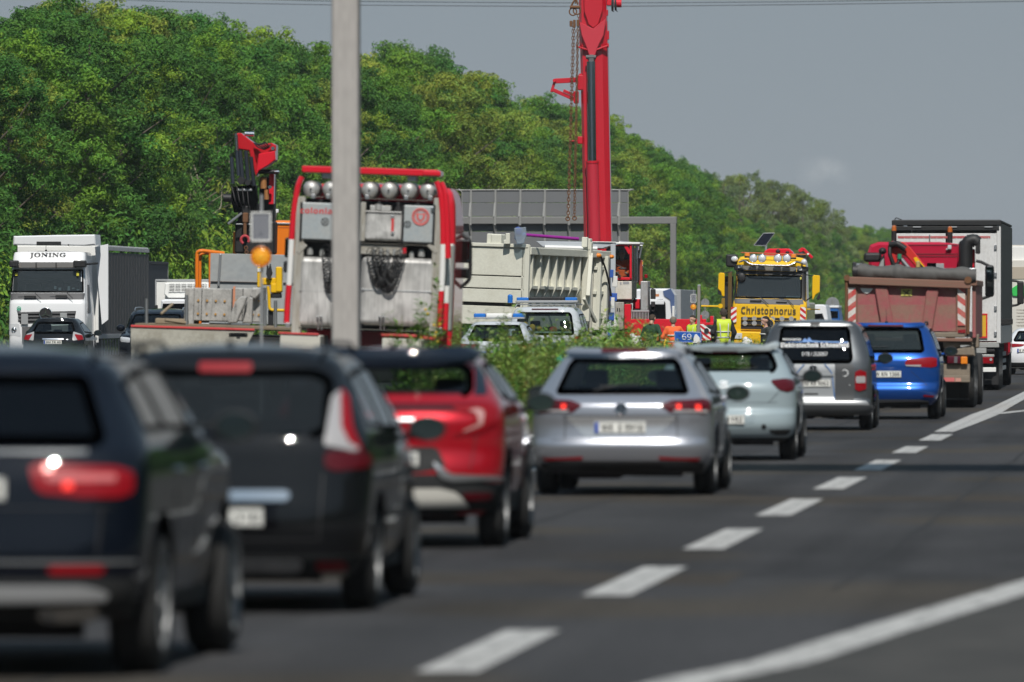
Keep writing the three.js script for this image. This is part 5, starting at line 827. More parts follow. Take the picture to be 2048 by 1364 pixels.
// white tractor with curtain trailer
{
  const K = kit(94, 277, 0, .2), o = thing('articulated_lorry', 'white tractor lorry facing the camera with a dark grey curtain trailer, beneath the trees', 'lorry', K.pos);
  const Y = (x, y) => K.at(x, y), w = 1.2, P = (...l) => l.map(q => Y(...q));
  const sh = frontShell(w, [[.35, .97, -.06], [.55, 1, 0], [1.5, 1, -.01], [1.9, .995, -.04], [2.05, .985, -.09], [2.9, .955, -.27], [3.1, .95, -.34], [3.4, .94, -.48], [3.52, .92, -.56]]);
  const ws = P([22, 538], [164, 538], [166, 585], [20, 585]), hole = sh.ty(inset(dense(rounded(ws, .05), .06), .05), 'rear');
  const sideW = [[-.55, 1.62], [-.75, 2.5], [-1.35, 2.5], [-1.35, 1.62]];
  mesh('cab', sh.body([hole, sh.ty(sideW, 'side', 1)], .06, []), M.cabWhite, o);
  const wp = panelOn(o, sh, 'windscreen', ws, M.cabGlass, .003, .01, .05); mesh('window_seal', sh.ring(sh.ty(dense(rounded(ws, .05), .06), 'rear'), hole, .006), M.gloss, wp);
  mesh('side_window', sh.panel(sh.ty(dense(rounded(sideW, .08), .06), 'side', 1), .004), M.privacy, o);
  const ax = P([113, 569]); mesh('windscreen_tray', [box(.14, .12, .05, ax[0][0] - .35, ax[0][1] - .15, -.42, .02)], M.dark, o);
  panelOn(o, sh, 'windscreen_sill', P([19, 586], [168, 586], [166, 600], [150, 598], [40, 598], [21, 600]), M.grey, .012, .02);
  const sv = panelOn(o, sh, 'sun_visor', P([34, 526], [152, 526], [152, 536], [34, 537]), phy([.12, .11, .10], .12, 0, { clearcoat: 1 }), .10, .03); mesh('visor_bracket', ribs(2, i => kbox(K, 71 + i * 40, 524, 73 + i * 40, 536, .05, -.12)), M.black, sv);
  for (const [a, b] of [[18, 36], [146, 171]]) mesh('camera_pod', kbox(K, a, 520, b, 534, .35, .02, .04), M.black, o);
  mesh('camera_arm', [beam(pt(K, 168, 528, -.2), pt(K, 196, 526, -.5), .05, .06, .015)], M.black, o);
  const qn = rect(K, 56, 504, 128, 516.5), pn = sh.P(sh.rear(qn.x, qn.y), qn.y), tn = text('JONING', qn.w, qn.h, 'serif', .008).rotateX(-.42).translate(qn.x, qn.y, pn.z + .012); mesh('lettering', tn, M.print, o);
  mesh('roof_spoiler', [slab([[26, 489], [27, 471], [110, 469], [190, 468], [191, 489], [170, 491]].map(p => K.at(...p, -.6)), 1.4, -2.0, .04)], M.cabWhite, o); mesh('spoiler_slot', kbox(K, 73, 482, 122, 490, .05, -.57, .01), M.black, o);
  mesh('side_fairing', [slab(P([172, 492], [199, 486], [199, 640], [186, 650]), .06, -2.3, .01)], M.cabWhite, o);
  mesh('aerial', [bar(pt(K, 92, 500, -.35), pt(K, 92, 489, -.45), .008, 6), ball(.035, .03, .03, ...pt(K, 92, 500, -.36), 10), ball(.03, .03, .03, ...pt(K, 137, 489, -.5), 10)], M.black, o);
  // grille with star, slats, headlamps, bumper
  const g = sub('grille', o); mesh('grille_recess', sh.panel(sh.ty(dense(P([34, 623], [152, 622], [148, 646], [40, 648]), .06), 'rear'), .004), M.dark, g);
  for (const y of [626, 633, 640]) mesh('slat', kbox(K, 36, y - 1.6, 150, y + 1.6, .05, .03, .008), M.grey, g);
  for (const [x, y] of [[42, 628], [120, 626]]) mesh('radar_plate', kbox(K, x, y, x + 14, y + (x < 60 ? 21 : 10), .03, .06, .01), M.zinc, g);
  { const c = Y(92, 628), b = sub('emblem', o, [c[0], c[1], .09]), R = .19; mesh('emblem_disc', cyl(R, .05, 0, 0, -.03, 'z', 30), M.black, b); const q = [ringGeo(R, .016, 0, 0, 0, 36)]; for (const a of [90, 210, 330]) { const t = a * Math.PI / 180; q.push(slab([[-Math.sin(t) * .03, Math.cos(t) * .03], [Math.sin(t) * .03, -Math.cos(t) * .03], [Math.cos(t) * R, Math.sin(t) * R]], .02, 0, 0)); } mesh('emblem_star', q, M.chrome, b); }
  for (const s of [0, 1]) { const p = s ? P([146, 646], [166, 640], [172, 672], [152, 674]) : P([16, 645], [38, 648], [42, 674], [18, 672]); const h = panelOn(o, sh, 'headlight', p, M.lampGlass, .012, .02, .03); const m = Y(s ? 160 : 28, 660); mesh('headlight_reflector', [ringGeo(.07, .012, m[0], m[1], .0), ball(.055, .055, .02, m[0], m[1], -.005)], M.chrome, h); }
  panelOn(o, sh, 'bumper', P([44, 652], [146, 650], [148, 690], [44, 690]), M.grey, .01, .02);
  mesh('wiper', [bar(pt(K, 70, 586, .02), pt(K, 82, 597, .04), .012, 6), bar(pt(K, 133, 584, .02), pt(K, 146, 597, .04), .012, 6), bar(pt(K, 36, 584, .02), pt(K, 72, 585, .02), .009, 6), bar(pt(K, 100, 584, .02), pt(K, 135, 583, .02), .009, 6)], M.black, o);
  mesh('step_slot', [kbox(K, 48, 591, 72, 595, .02, -.02, .006), kbox(K, 111, 590, 134, 594, .02, -.02, .006)], M.black, o);
  { const c = Y(38, 617), b = ringGeo(.055, .013, c[0], c[1], .02); mesh('green_sticker', [b, box(.03, .06, .006, c[0], c[1], .02, 0)], std([.03, .38, .22], .5), o); }
  mesh('dash_items', ribs(6, i => kbox(K, 108 + i * 9, 572 + (i % 3) * 3, 113 + i * 9, 578 + (i % 2) * 3, .1, -.42, .01)), M.stripeWhite, o); mesh('windscreen_badge', [kbox(K, 153, 543, 158, 551, .01, -.16, 0), kbox(K, 30, 545, 35, 551, .02, -.2, .008)], std([.6, .55, .05], .5), o);
  cabInside(o, 1.18, 2.2, -.2);
  for (const s of [-1, 1]) for (const z of [-1.35, -4.4]) truckWheel(o, s * 1.03, .5, z, .5, .3, 1);
  // trailer
  const t = sub('trailer', o); const x0 = -1.27, x1 = 1.27, tb = .95, tt = 3.72, z0 = -2.55, z1 = -16.2;
  M.curtain = new THREE.MeshStandardMaterial({ roughness: .65, map: tex(512, 256, (u, v) => { const k = .062 + .012 * (nb(u * 64 * 2, v * 2) - .5) + .012 * (nb(u * 20, v * 8) - .5) + (Math.abs(v - .62) < .004 || Math.abs(v - .30) < .004 ? .014 : 0); return [k, k, k * 1.03]; }) });
  mesh('curtain', [box(.03, tt - tb - .22, z0 - z1, x1, (tt + tb) / 2 - .06, (z0 + z1) / 2, .005), box(.03, tt - tb - .2, z0 - z1, x0, (tt + tb) / 2, (z0 + z1) / 2, .005)], M.curtain, t);
  mesh('curtain_seam', ribs(18, (i, u) => box(.012, tt - tb - .25, .02, x1 + .02, (tt + tb) / 2 - .06, lerp(z0 - .5, z1 + .5, u), 0)), std([.045, .045, .048], .7), t);
  mesh('front_wall', box(2.5, tt - tb, .08, 0, (tt + tb) / 2, z0, .01), M.whiteFlat, t); mesh('roof', box(2.52, .06, z0 - z1, 0, tt + .02, (z0 + z1) / 2, .01), M.whiteFlat, t);
  mesh('roof_edge', ribs(34, (i, u) => box(.05, .13, (z0 - z1) / 34 * .86, x1 + .01, tt - .05, lerp(z0 - .2, z1 + .2, u), .01)), std([.35, .36, .37], .6), t);
  mesh('front_pillar', box(.10, tt - tb + .3, .12, x1 - .02, (tt + tb) / 2 - .1, z0, .02), M.whiteFlat, t); mesh('side_rail', box(.06, .14, z0 - z1, x1, tb - .05, (z0 + z1) / 2, .01), M.zinc, t); mesh('side_guard', ribs(12, (i, u) => box(.04, .5, .06, x1 - .05, tb - .4, lerp(-4, -12, u), .01)), M.zinc, t);
  for (const s of [-1, 1]) for (const z of [-11.6, -12.9, -14.2]) truckWheel(o, s * 1.05, .5, z, .5, .3, 1.1);
}
// dark curtain trailer further back
{
  const K = kit(330, 322, 0, .2), o = thing('curtain_trailer', 'dark blue-grey curtain trailer just visible behind the white tractor\'s trailer', 'trailer', [-38 - 1.3, .32, -318]);
  const navy = std([.018, .022, .032], .6);
  mesh('curtain', box(2.55, 2.75, 13.6, 0, 2.0, -6.8, .02), navy, o); mesh('roof_edge', [box(2.6, .12, 13.7, 0, 3.34, -6.8, .02)], M.black, o); mesh('rear_frame', [box(.1, 2.7, .06, 1.24, 2, -13.6, .01), box(.06, .35, .3, 1.29, 2.2, -13.2, .01)], M.zinc, o); mesh('chassis', box(1.2, .3, 13, 0, .85, -6.8, .02), M.dark, o);
  for (const s of [-1, 1]) for (const z of [-8, -9.4, -10.8]) truckWheel(o, s * 1.05, .45, z, .45, .3, 1.1);
}
// white refrigerated lorry
{
  const K = kit(385, 298, 0, .2), o = thing('refrigerated_lorry', 'white refrigerated box lorry with a slatted cooling unit above its cab, behind the concrete barriers', 'lorry', K.pos);
  mesh('box_body', kbox(K, 311, 559, 459, 690, 6.5, -1.6, .05), M.whiteFlat, o); mesh('body_edge', [kbox(K, 311, 558, 459, 562, .06, -1.57, .01), kbox(K, 310, 559, 313, 640, .06, -1.57, .01)], M.zinc, o);
  const u = sub('cooling_unit', o); mesh('unit_housing', [slab([[330, 566], [420, 566], [420, 590], [414, 596], [336, 596], [328, 588]].map(p => K.at(...p, -1.1)), .5, -1.6, .03)], M.whiteFlat, u); mesh('unit_recess', kbox(K, 337, 567, 413, 584, .02, -1.09, 0), M.dark, u);
  for (let i = 0; i < 6; i++) mesh('slat', kbox(K, 337, 567.5 + i * 2.9, 413, 568.9 + i * 2.9, .03, -1.06, .003), M.whiteFlat, u); for (let i = 0; i < 7; i++) mesh('divider', kbox(K, 337 + i * 12, 567, 338.6 + i * 12, 584, .03, -1.055, .003), M.whiteFlat, u);
  const c = sub('cab', o); mesh('cab_shell', [slab([[322, 601], [330, 598], [440, 598], [448, 602], [452, 700], [318, 700]].map(p => K.at(...p)), 1.5, -1.5, .06)], M.cabWhite, c); mesh('windscreen', slab([[326, 607], [444, 607], [450, 645], [320, 645]].map(p => K.at(...p)), .02, .0, 0), M.privacy, c); mesh('mirror', [kbox(K, 309, 610, 315, 632, .12, -.2, .02)], M.black, c); mesh('bonnet', kbox(K, 318, 648, 452, 700, .3, .12, .06), M.cabWhite, c);
  for (const s of [-1, 1]) truckWheel(o, s * .95, .42, -.6, .42, .26, 1);
}
// dark people carrier facing the camera
{
  const K = kit(302, 258, 0, .2), o = thing('people_carrier', 'dark blue people carrier with roof rails facing the camera, left of the trailer stakes', 'car', K.pos);
  const sh = new Shell({ L: 4.9, p: 3, c: .45, cf: .4, pf: 3, taper: .02, rows: [[.3, .9, -.06, -4.85], [.5, .96, 0, -4.9], [.8, .97, -.03, -4.9], [.98, .96, -.14, -4.88], [1.06, .94, -.55, -4.85], [1.13, .92, -.98, -4.8], [1.5, .84, -1.45, -4.7], [1.66, .78, -1.7, -4.6], [1.71, .72, -1.9, -4.5]] });
  const ws = sym([[.66, 1.60], [.80, 1.18], [.0, 1.14]]), h = sh.ty(inset(dense(rounded(ws, .06), .05), .04), 'rear');
  mesh('body', sh.body([h], .06, []), M.navy, o); const w = panelOn(o, sh, 'windscreen', ws, M.tint, .004, .01, .06); mesh('window_seal', sh.ring(sh.ty(dense(rounded(ws, .06), .05), 'rear'), h, .006), M.gloss, w);
  for (const s of [-1, 1]) { mesh('side_window', sh.panel(sh.ty(rounded([[-1.2, 1.2], [-1.7, 1.58], [-2.7, 1.6], [-2.7, 1.2]], .05), 'side', s), .004), M.privacy, o); mesh('side_window', sh.panel(sh.ty(rounded([[-2.8, 1.2], [-2.8, 1.6], [-3.9, 1.6], [-3.9, 1.2]], .05), 'side', s), .004), M.privacy, o); mesh('roof_rail', tube([[s * .70, 1.70, -1.95], [s * .70, 1.78, -2.1], [s * .70, 1.80, -3.2], [s * .70, 1.77, -4.1], [s * .70, 1.7, -4.25]], .02, 6), M.satin, o); const t = sh.side(-1.3, 1.15, s), q = sh.P(t, 1.15); mesh('mirror', ball(.13, .1, .09, q.x + s * .14, 1.2, -1.3, 14), M.navy, o); panelOn(o, sh, 'headlight', [[s * .62, .92], [s * .62, .78], [s * .90, .80], [s * .92, .95]], M.lampGlass, .01, .014); for (const z of [-.95, -3.9]) addWheel(o, s * .84, z, .345, .225, .23, s, M.alloy, 5); }
  panelOn(o, sh, 'grille', sym([[.5, .88], [.48, .74]]), M.black, .008); mesh('grille_bar', sh.panel(sh.ty(dense(sym([[.5, .82], [.5, .80]]), .05), 'rear'), .02), M.chrome, o); mesh('seats', [-.4, .4].map(x => [box(.5, .7, .14, x, 1.05, -2.3, .05), box(.26, .18, .1, x, 1.5, -2.35, .04)]), M.cloth, o); mesh('wiper', [bar([-.6, 1.17, -.98], [.0, 1.2, -1.0], .01), bar([.0, 1.17, -.98], [.6, 1.2, -1.02], .01)], M.black, o); mesh('underbody', box(1.6, .3, 4.4, 0, .35, -2.45, .04), M.dark, o);
}
// dark hatchback with red and white lamp seen from behind, before the white tractor
makeCar({
  name: 'hatchback_car', label: 'dark hatchback seen from behind, with a red and white lamp, before the white tractor', pos: [XAT(105, 256), .2, -256], L: 4.1, p: 2.8, c: .42, paint: M.blackPaint, taper: .07,
  rows: [[.26, .78, -.14, -3.95], [.40, .86, -.03, -4.06], [.60, .89, 0, -4.1], [.85, .89, -.05, -3.8], [1.0, .86, -.14, -3.2], [1.25, .72, -.42, -2.7], [1.42, .6, -.52, -2.3], [1.47, .54, -.54, -2.1]], crown: .04, wheelR: .32, axleR: -.78, axleF: -3.3, track: .77, spokes: 5,
  rearWindow: sym([[.50, 1.38], [.62, 1.10], [.58, 1.04]]), sideWindows: [[[-.8, 1.08], [-1.0, 1.34], [-2.0, 1.38], [-2.8, 1.04]]], wsY: [1.05, 1.36], wsTop: .5, wsBot: .68,
  panels: [{ name: 'tail_lamp', label: 'white lamp with a red lower wedge', pts: [[.56, 1.10], [.56, .84], [.86, .86], [.80, 1.02]], both: true, mat: M.clear, r: .02, off: .012 }, { name: 'tail_lamp_red', pts: [[.60, 1.02], [.70, .85], [.85, .87], [.80, 1.0]], both: true, mat: M.red, r: .02, off: .018 }, { name: 'chrome_bar', pts: sym([[.3, .90], [.3, .87]]), mat: M.chrome, r: .01, off: .02 }],
  plate: [0, .80, .52, .11, 'HH TK 40'], mirrorY: 1.04, mirrorZ: -2.7, seatTop: 1.08, benchZ: -1.2, seatZ: -2.1,
});

// ------------------------------------------------------------------ police vehicles among the weeds
M.policeWhite = paint([.46, .49, .52], 0, .4); M.policeBlue = std([.01, .10, .34], .4); M.lightBlue = phy([.02, .16, .55], .15, 0, { clearcoat: 1 });
{
  const g = makeCar({
    name: 'police_van', label: 'white police van seen from behind with a blue light bar, half hidden by weeds', category: 'police van', pos: [XAT(1088, 221), .12, -221], L: 4.9, p: 3.6, c: .32, paint: M.policeWhite, taper: .05,
    rows: [[.28, .86, -.12, -4.75], [.42, .93, -.01, -4.85], [.60, .95, 0, -4.9], [.95, .952, -.05, -4.6], [1.1, .94, -.08, -4.0], [1.25, .92, -.13, -3.7], [1.6, .84, -.28, -3.1], [1.78, .77, -.34, -2.8], [1.84, .70, -.38, -2.6]], crown: .06, wheelR: .345, axleR: -.95, axleF: -3.95, track: .82, spokes: 5,
    rearWindow: sym([[.60, 1.74], [.66, 1.68], [.74, 1.22], [.70, 1.17]]), sideWindows: [[[-.5, 1.24], [-.62, 1.68], [-1.6, 1.7], [-1.6, 1.22]], [[-1.7, 1.22], [-1.7, 1.7], [-2.6, 1.7], [-2.6, 1.2]], [[-2.7, 1.2], [-2.7, 1.7], [-3.0, 1.66], [-3.7, 1.2]]], wsY: [1.25, 1.7], wsTop: .62, wsBot: .78,
    panels: [{ name: 'high_brake_light', pts: sym([[.33, 1.815], [.33, 1.795]]), mat: M.darkred, r: .004, off: .02, rows: 2 }, { name: 'tail_lamp', pts: [[.74, 1.15], [.74, .80], [.90, .80], [.90, 1.15]], both: true, mat: M.red, off: .012 }, { name: 'blue_band', pts: sym([[.73, 1.0], [.73, .84]]), mat: M.policeBlue, off: .004 }, { name: 'blue_band', kind: 'side', pts: [[-.3, 1.0], [-.3, .82], [-4.2, .82], [-4.2, 1.0]], mat: M.policeBlue, off: .006 }],
    plate: [0, .72, .52, .11, 'NRW 4 6213'], mirrorY: 1.2, mirrorZ: -3.4, seatTop: 1.3, seatY: .9, seatZ: -2.6,
  }), o = g.o;
  mesh('light_bar_base', [box(1.55, .06, .38, 0, 2.0, -1.1, .02), box(1.4, .03, .3, 0, 1.93, -1.1, .01)], M.zinc, o); mesh('light_bar_middle', box(.88, .09, .34, 0, 2.07, -1.1, .02), M.black, o); for (const s of [-1, 1]) mesh('blue_light', box(.30, .09, .34, s * .60, 2.06, -1.1, .03), M.lightBlue, o); mesh('beacon', [cyl(.065, .16, -.90, 2.05, -.85, 'y', 16), ball(.065, .05, .065, -.90, 2.13, -.85)], M.lightBlue, o);
  mesh('roof_rack', ribs(2, i => tube([[-.75 + i * 1.5, 1.86, -.55], [-.72 + i * 1.44, 1.93, -.7], [-.72 + i * 1.44, 1.93, -3.2]], .018, 6)), M.zinc, o);
  mesh('shelf_items', [[-.50, .13, .14], [-.32, .12, .10], [-.14, .10, .06]].map(([x, w, h]) => ball(w * .7, h, .1, x, 1.30 + h * .5, -.42, 10)), std([.62, .38, .04], .6), o); mesh('red_shelf_item', ball(.1, .08, .08, .2, 1.31, -.42, 10), std([.5, .06, .05], .5), o); mesh('shelf', box(1.2, .04, .3, .1, 1.24, -.45, .01), std([.45, .55, .52], .6), o);
}
{
  const g = makeCar({
    name: 'police_car', label: 'white police estate car with blue light bar, behind weeds left of the police van', category: 'police car', pos: [XAT(990, 209), .16, -209], L: 4.75, p: 3, c: .42, paint: M.policeWhite, taper: .06,
    rows: [[.24, .80, -.14, -4.6], [.36, .88, -.03, -4.72], [.55, .91, 0, -4.75], [.80, .91, -.05, -4.5], [.92, .90, -.08, -4.1], [1.0, .87, -.14, -3.6], [1.25, .72, -.45, -2.95], [1.40, .62, -.58, -2.6], [1.46, .55, -.64, -2.3]], crown: .035, wheelR: .325, axleR: -.98, axleF: -3.75, track: .80, spokes: 5,
    rearWindow: sym([[.52, 1.40], [.66, 1.07], [.62, 1.02]]), sideWindows: [[[-.75, 1.05], [-.9, 1.33], [-1.4, 1.38], [-1.4, 1.02]], [[-1.5, 1.02], [-1.5, 1.38], [-2.4, 1.38], [-3.2, 1.02]]], wsY: [1.04, 1.36], wsTop: .54, wsBot: .68,
    panels: [{ name: 'tail_lamp', pts: [[.42, .95], [.5, .82], [.86, .82], [.86, .96]], both: true, mat: M.red, off: .012 }, { name: 'blue_band', pts: sym([[.66, .78], [.66, .62]]), mat: M.policeBlue, off: .004 }, { name: 'blue_band', kind: 'side', pts: [[-.4, .78], [-.4, .6], [-4.2, .6], [-4.2, .78]], mat: M.policeBlue, off: .006 }],
    plate: [0, .7, .52, .11, 'NRW 5 1187'], mirrorY: 1.0, mirrorZ: -3.0, seatTop: 1.04,
  }), o = g.o;
  mesh('light_bar_base', box(1.2, .04, .32, 0, 1.56, -1.4, .01), M.zinc, o); mesh('light_bar_middle', box(.62, .10, .3, 0, 1.62, -1.4, .03), M.whiteFlat, o); for (const s of [-1, 1]) mesh('blue_light', box(.28, .10, .3, s * .46, 1.62, -1.4, .03), M.lightBlue, o);
}

// ------------------------------------------------------------------ cream refuse-lorry body, leaning, beside the crane
{
  const d = 240, s = F / d, yaw = -.25, o = thing('refuse_lorry_body', 'cream ribbed refuse lorry body standing aslant below the red crane boom', 'refuse lorry', [XAT(1046, d), .18, -d], yaw, undefined, -.035);
  M.creamPaint = dirty([.64, .635, .55], .30, [.46, .44, .35], .5, 0, 2, 1, 4); const Y = y => EYE + (625 - y) / s - .18, T = Y(494), B = Y(612);
  mesh('front_panel', [box(2.5, T - Y(553) - .02, .1, -1.27, (T + Y(553)) / 2, -.05, .012)], M.creamPaint, o); mesh('front_panel', box(2.5, Y(553) - Y(579) - .03, .1, -1.27, (Y(553) + Y(579)) / 2 - .005, -.05, .012), M.creamPaint, o); mesh('front_panel', box(2.5, Y(579) - Y(608) - .03, .1, -1.27, (Y(579) + Y(608)) / 2 - .005, -.05, .012), M.creamPaint, o); mesh('front_panel', box(2.5, .5, .1, -1.27, Y(612) - .28, -.07, .012), M.creamPaint, o);
  mesh('front_backing', box(2.46, T - B + .5, .04, -1.27, (T + B) / 2 - .2, -.13, .005), M.dark, o); mesh('top_lip', box(2.62, .10, .16, -1.27, T + .03, -.03, .02), M.creamPaint, o); mesh('corner_post', box(.14, T - B + .6, .14, .0, (T + B) / 2 - .25, -.04, .02), M.creamPaint, o);
  mesh('side_wall', box(.06, T - B + .6, 6.4, -.12, (T + B) / 2 - .3, -3.2, .01), M.creamPaint, o); mesh('roof', box(2.5, .06, 6.6, -1.3, T - .02, -3.3, .01), M.creamPaint, o); mesh('far_wall', box(.06, T - B, 6.4, -2.5, (T + B) / 2, -3.2, .01), M.creamPaint, o);
  mesh('top_rail', box(.2, .20, 6.9, .0, T - .10, -3.5, .02), M.creamPaint, o); mesh('middle_rail', box(.12, .10, 4.6, -.04, Y(574), -2.4, .015), M.creamPaint, o);
  for (let i = 0; i < 7; i++) { const z = -.35 - i * .68; mesh('rib', slab([[0, T - .2], [.16, T - .2], [.16, Y(574)], [.05, Y(592)], [0, Y(592)]], .07, z, .008).translate(-.09, 0, 0), M.creamPaint, o); }
  for (const [z, w, y0, y1] of [[-5.0, .16, 478, 640], [-5.9, .16, 500, 700], [-6.5, .14, 505, 700]]) mesh('lift_post', box(.24, Y(y0) - Y(y1), w, .06, (Y(y0) + Y(y1)) / 2, z, .02), M.creamPaint, o);
  mesh('lift_arm', [beam([.15, Y(500), -5.0], [.2, Y(588), -4.7], .12, .12, .02), beam([.1, Y(592), -4.7], [.22, Y(640), -5.4], .1, .1, .02)], M.creamPaint, o); mesh('lift_bracket', [box(.2, .32, .2, .05, Y(482), -5.0, .03), box(.16, .28, .12, .05, Y(478), -4.75, .02)], M.creamPaint, o);
  mesh('tail_wall', [box(.08, 2.6, .9, -.05, Y(600), -6.2, .02)], std([.42, .41, .36], .6), o); mesh('tail_crossbar', ribs(4, (i, u) => box(.1, .1, .9, .04, lerp(Y(530), Y(680), u), -6.2, .015)), M.creamPaint, o);
  mesh('bracket_foot', [box(.3, .3, .4, -.9, T + .18, -.2, .04), box(.2, .35, .2, -1.1, T + .16, -.2, .03)], M.creamPaint, o);
  mesh('orange_lamp', [ball(.09, .07, .09, .12, Y(504), -5.75, 12), ball(.08, .06, .08, .12, Y(505), -6.9, 12)], M.amber, o); mesh('tarp_strap', tube([[.2, Y(507), -5.75], [.22, Y(530), -6.1], [.24, Y(560), -6.4], [.25, Y(586), -6.6]], .03, 6), M.black, o);
  mesh('chassis', box(1.2, .4, 8, -1.3, .9, -4, .03), M.dark, o); for (const sx of [-2.3, -.3]) for (const z of [-1.5, -5]) truckWheel(o, sx, .5, z, .5, .3, 1.2);
  const blue = std([.03, .10, .42], .6); for (const [i, y] of [540, 556, 588, 600, 628, 640, 662].entries()) mesh('torn_sheet', box(.10 + .05 * (i % 3), .22 + .08 * (i % 2), .05, .16 + .06 * (i % 2), Y(y), -6.85 - .12 * (i % 3), .015).rotateZ(0), i % 2 ? M.stripeWhite : blue, o);
  const t = kit(1090, 239, 0, .18), p = thing('purple_pole', 'purple pole lying on top of the cream lorry body', 'pole', t.pos); mesh('pole', bar(pt(t, 1047, 469, -1), pt(t, 1157, 477.5, -1.8), .045, 14), std([.26, .015, .24], .4), p); mesh('pole_end', [cyl(.06, .08, ...pt(t, 1048, 469, -1), 'x', 12)], M.blue, p);
  const b = thing('tied_bundle', 'blue tied bundle under clear netting on top of the cream lorry body', 'bundle', t.pos), bl = []; for (let i = 0; i < 14; i++) { const a = rr(0, 6.28), q = t.at(1032 + Math.cos(a) * 6 * rnd(), 466 + Math.sin(a) * 10 * rnd()); bl.push(ball(rr(.06, .12), rr(.06, .12), .1, q[0], q[1], -.9 + rr(-.1, .1), 8)); } mesh('bundle', bl, std([.03, .07, .30], .6), b); mesh('netting', slab([[1024, 455], [1048, 453], [1049, 470], [1044, 486], [1030, 488], [1026, 476]].map(q => t.at(...q)), .05, -.75, .02), phy([.6, .68, .75], .3, 0, { transmission: .75, thickness: 0 }), b); mesh('stand', [kbox(t, 1011, 466, 1020, 488, .2, -.9, .02), kbox(t, 1007, 479, 1014, 488, .2, -.9, .02)], M.creamPaint, b);
}
// silver film and dark curtain at the back of the refuse body
{
  const K = kit(1190, 254, -.02, .18), o = thing('tarpaulin_frame', 'grey frame with silver film and a dark hanging tarpaulin beside the crane cab', 'tarpaulin', K.pos, 0, undefined, K.roll);
  const film = phy([.55, .58, .62], .25, .2, { clearcoat: .5 });
  mesh('film', [slab([[1072, 482], [1225, 484], [1230, 489], [1205, 497], [1085, 494]].map(p => K.at(...p)), 1.2, -1.2, .02)], film, o); mesh('rolled_film', bar(pt(K, 1090, 494, .05), pt(K, 1195, 497, .05), .06, 10), M.stripeWhite, o);
  mesh('dark_tarpaulin', [slab([[1212, 497], [1226, 490], [1222, 560], [1220, 640], [1210, 640]].map(p => K.at(...p)), .5, -.6, .03)], std([.035, .035, .045], .8), o); mesh('silver_post', [slab([[1221, 488], [1231, 485], [1231, 520], [1230, 650], [1221, 650]].map(p => K.at(...p)), .12, -.1, .015)], film, o);
  mesh('film_end', slab([[1212, 648], [1232, 632], [1236, 650], [1226, 690], [1210, 688]].map(p => K.at(...p)), .2, -.1, .03), film, o); mesh('top_rail', kbox(K, 1164, 482, 1232, 485, .1, .05, .01), M.stripeWhite, o);
}
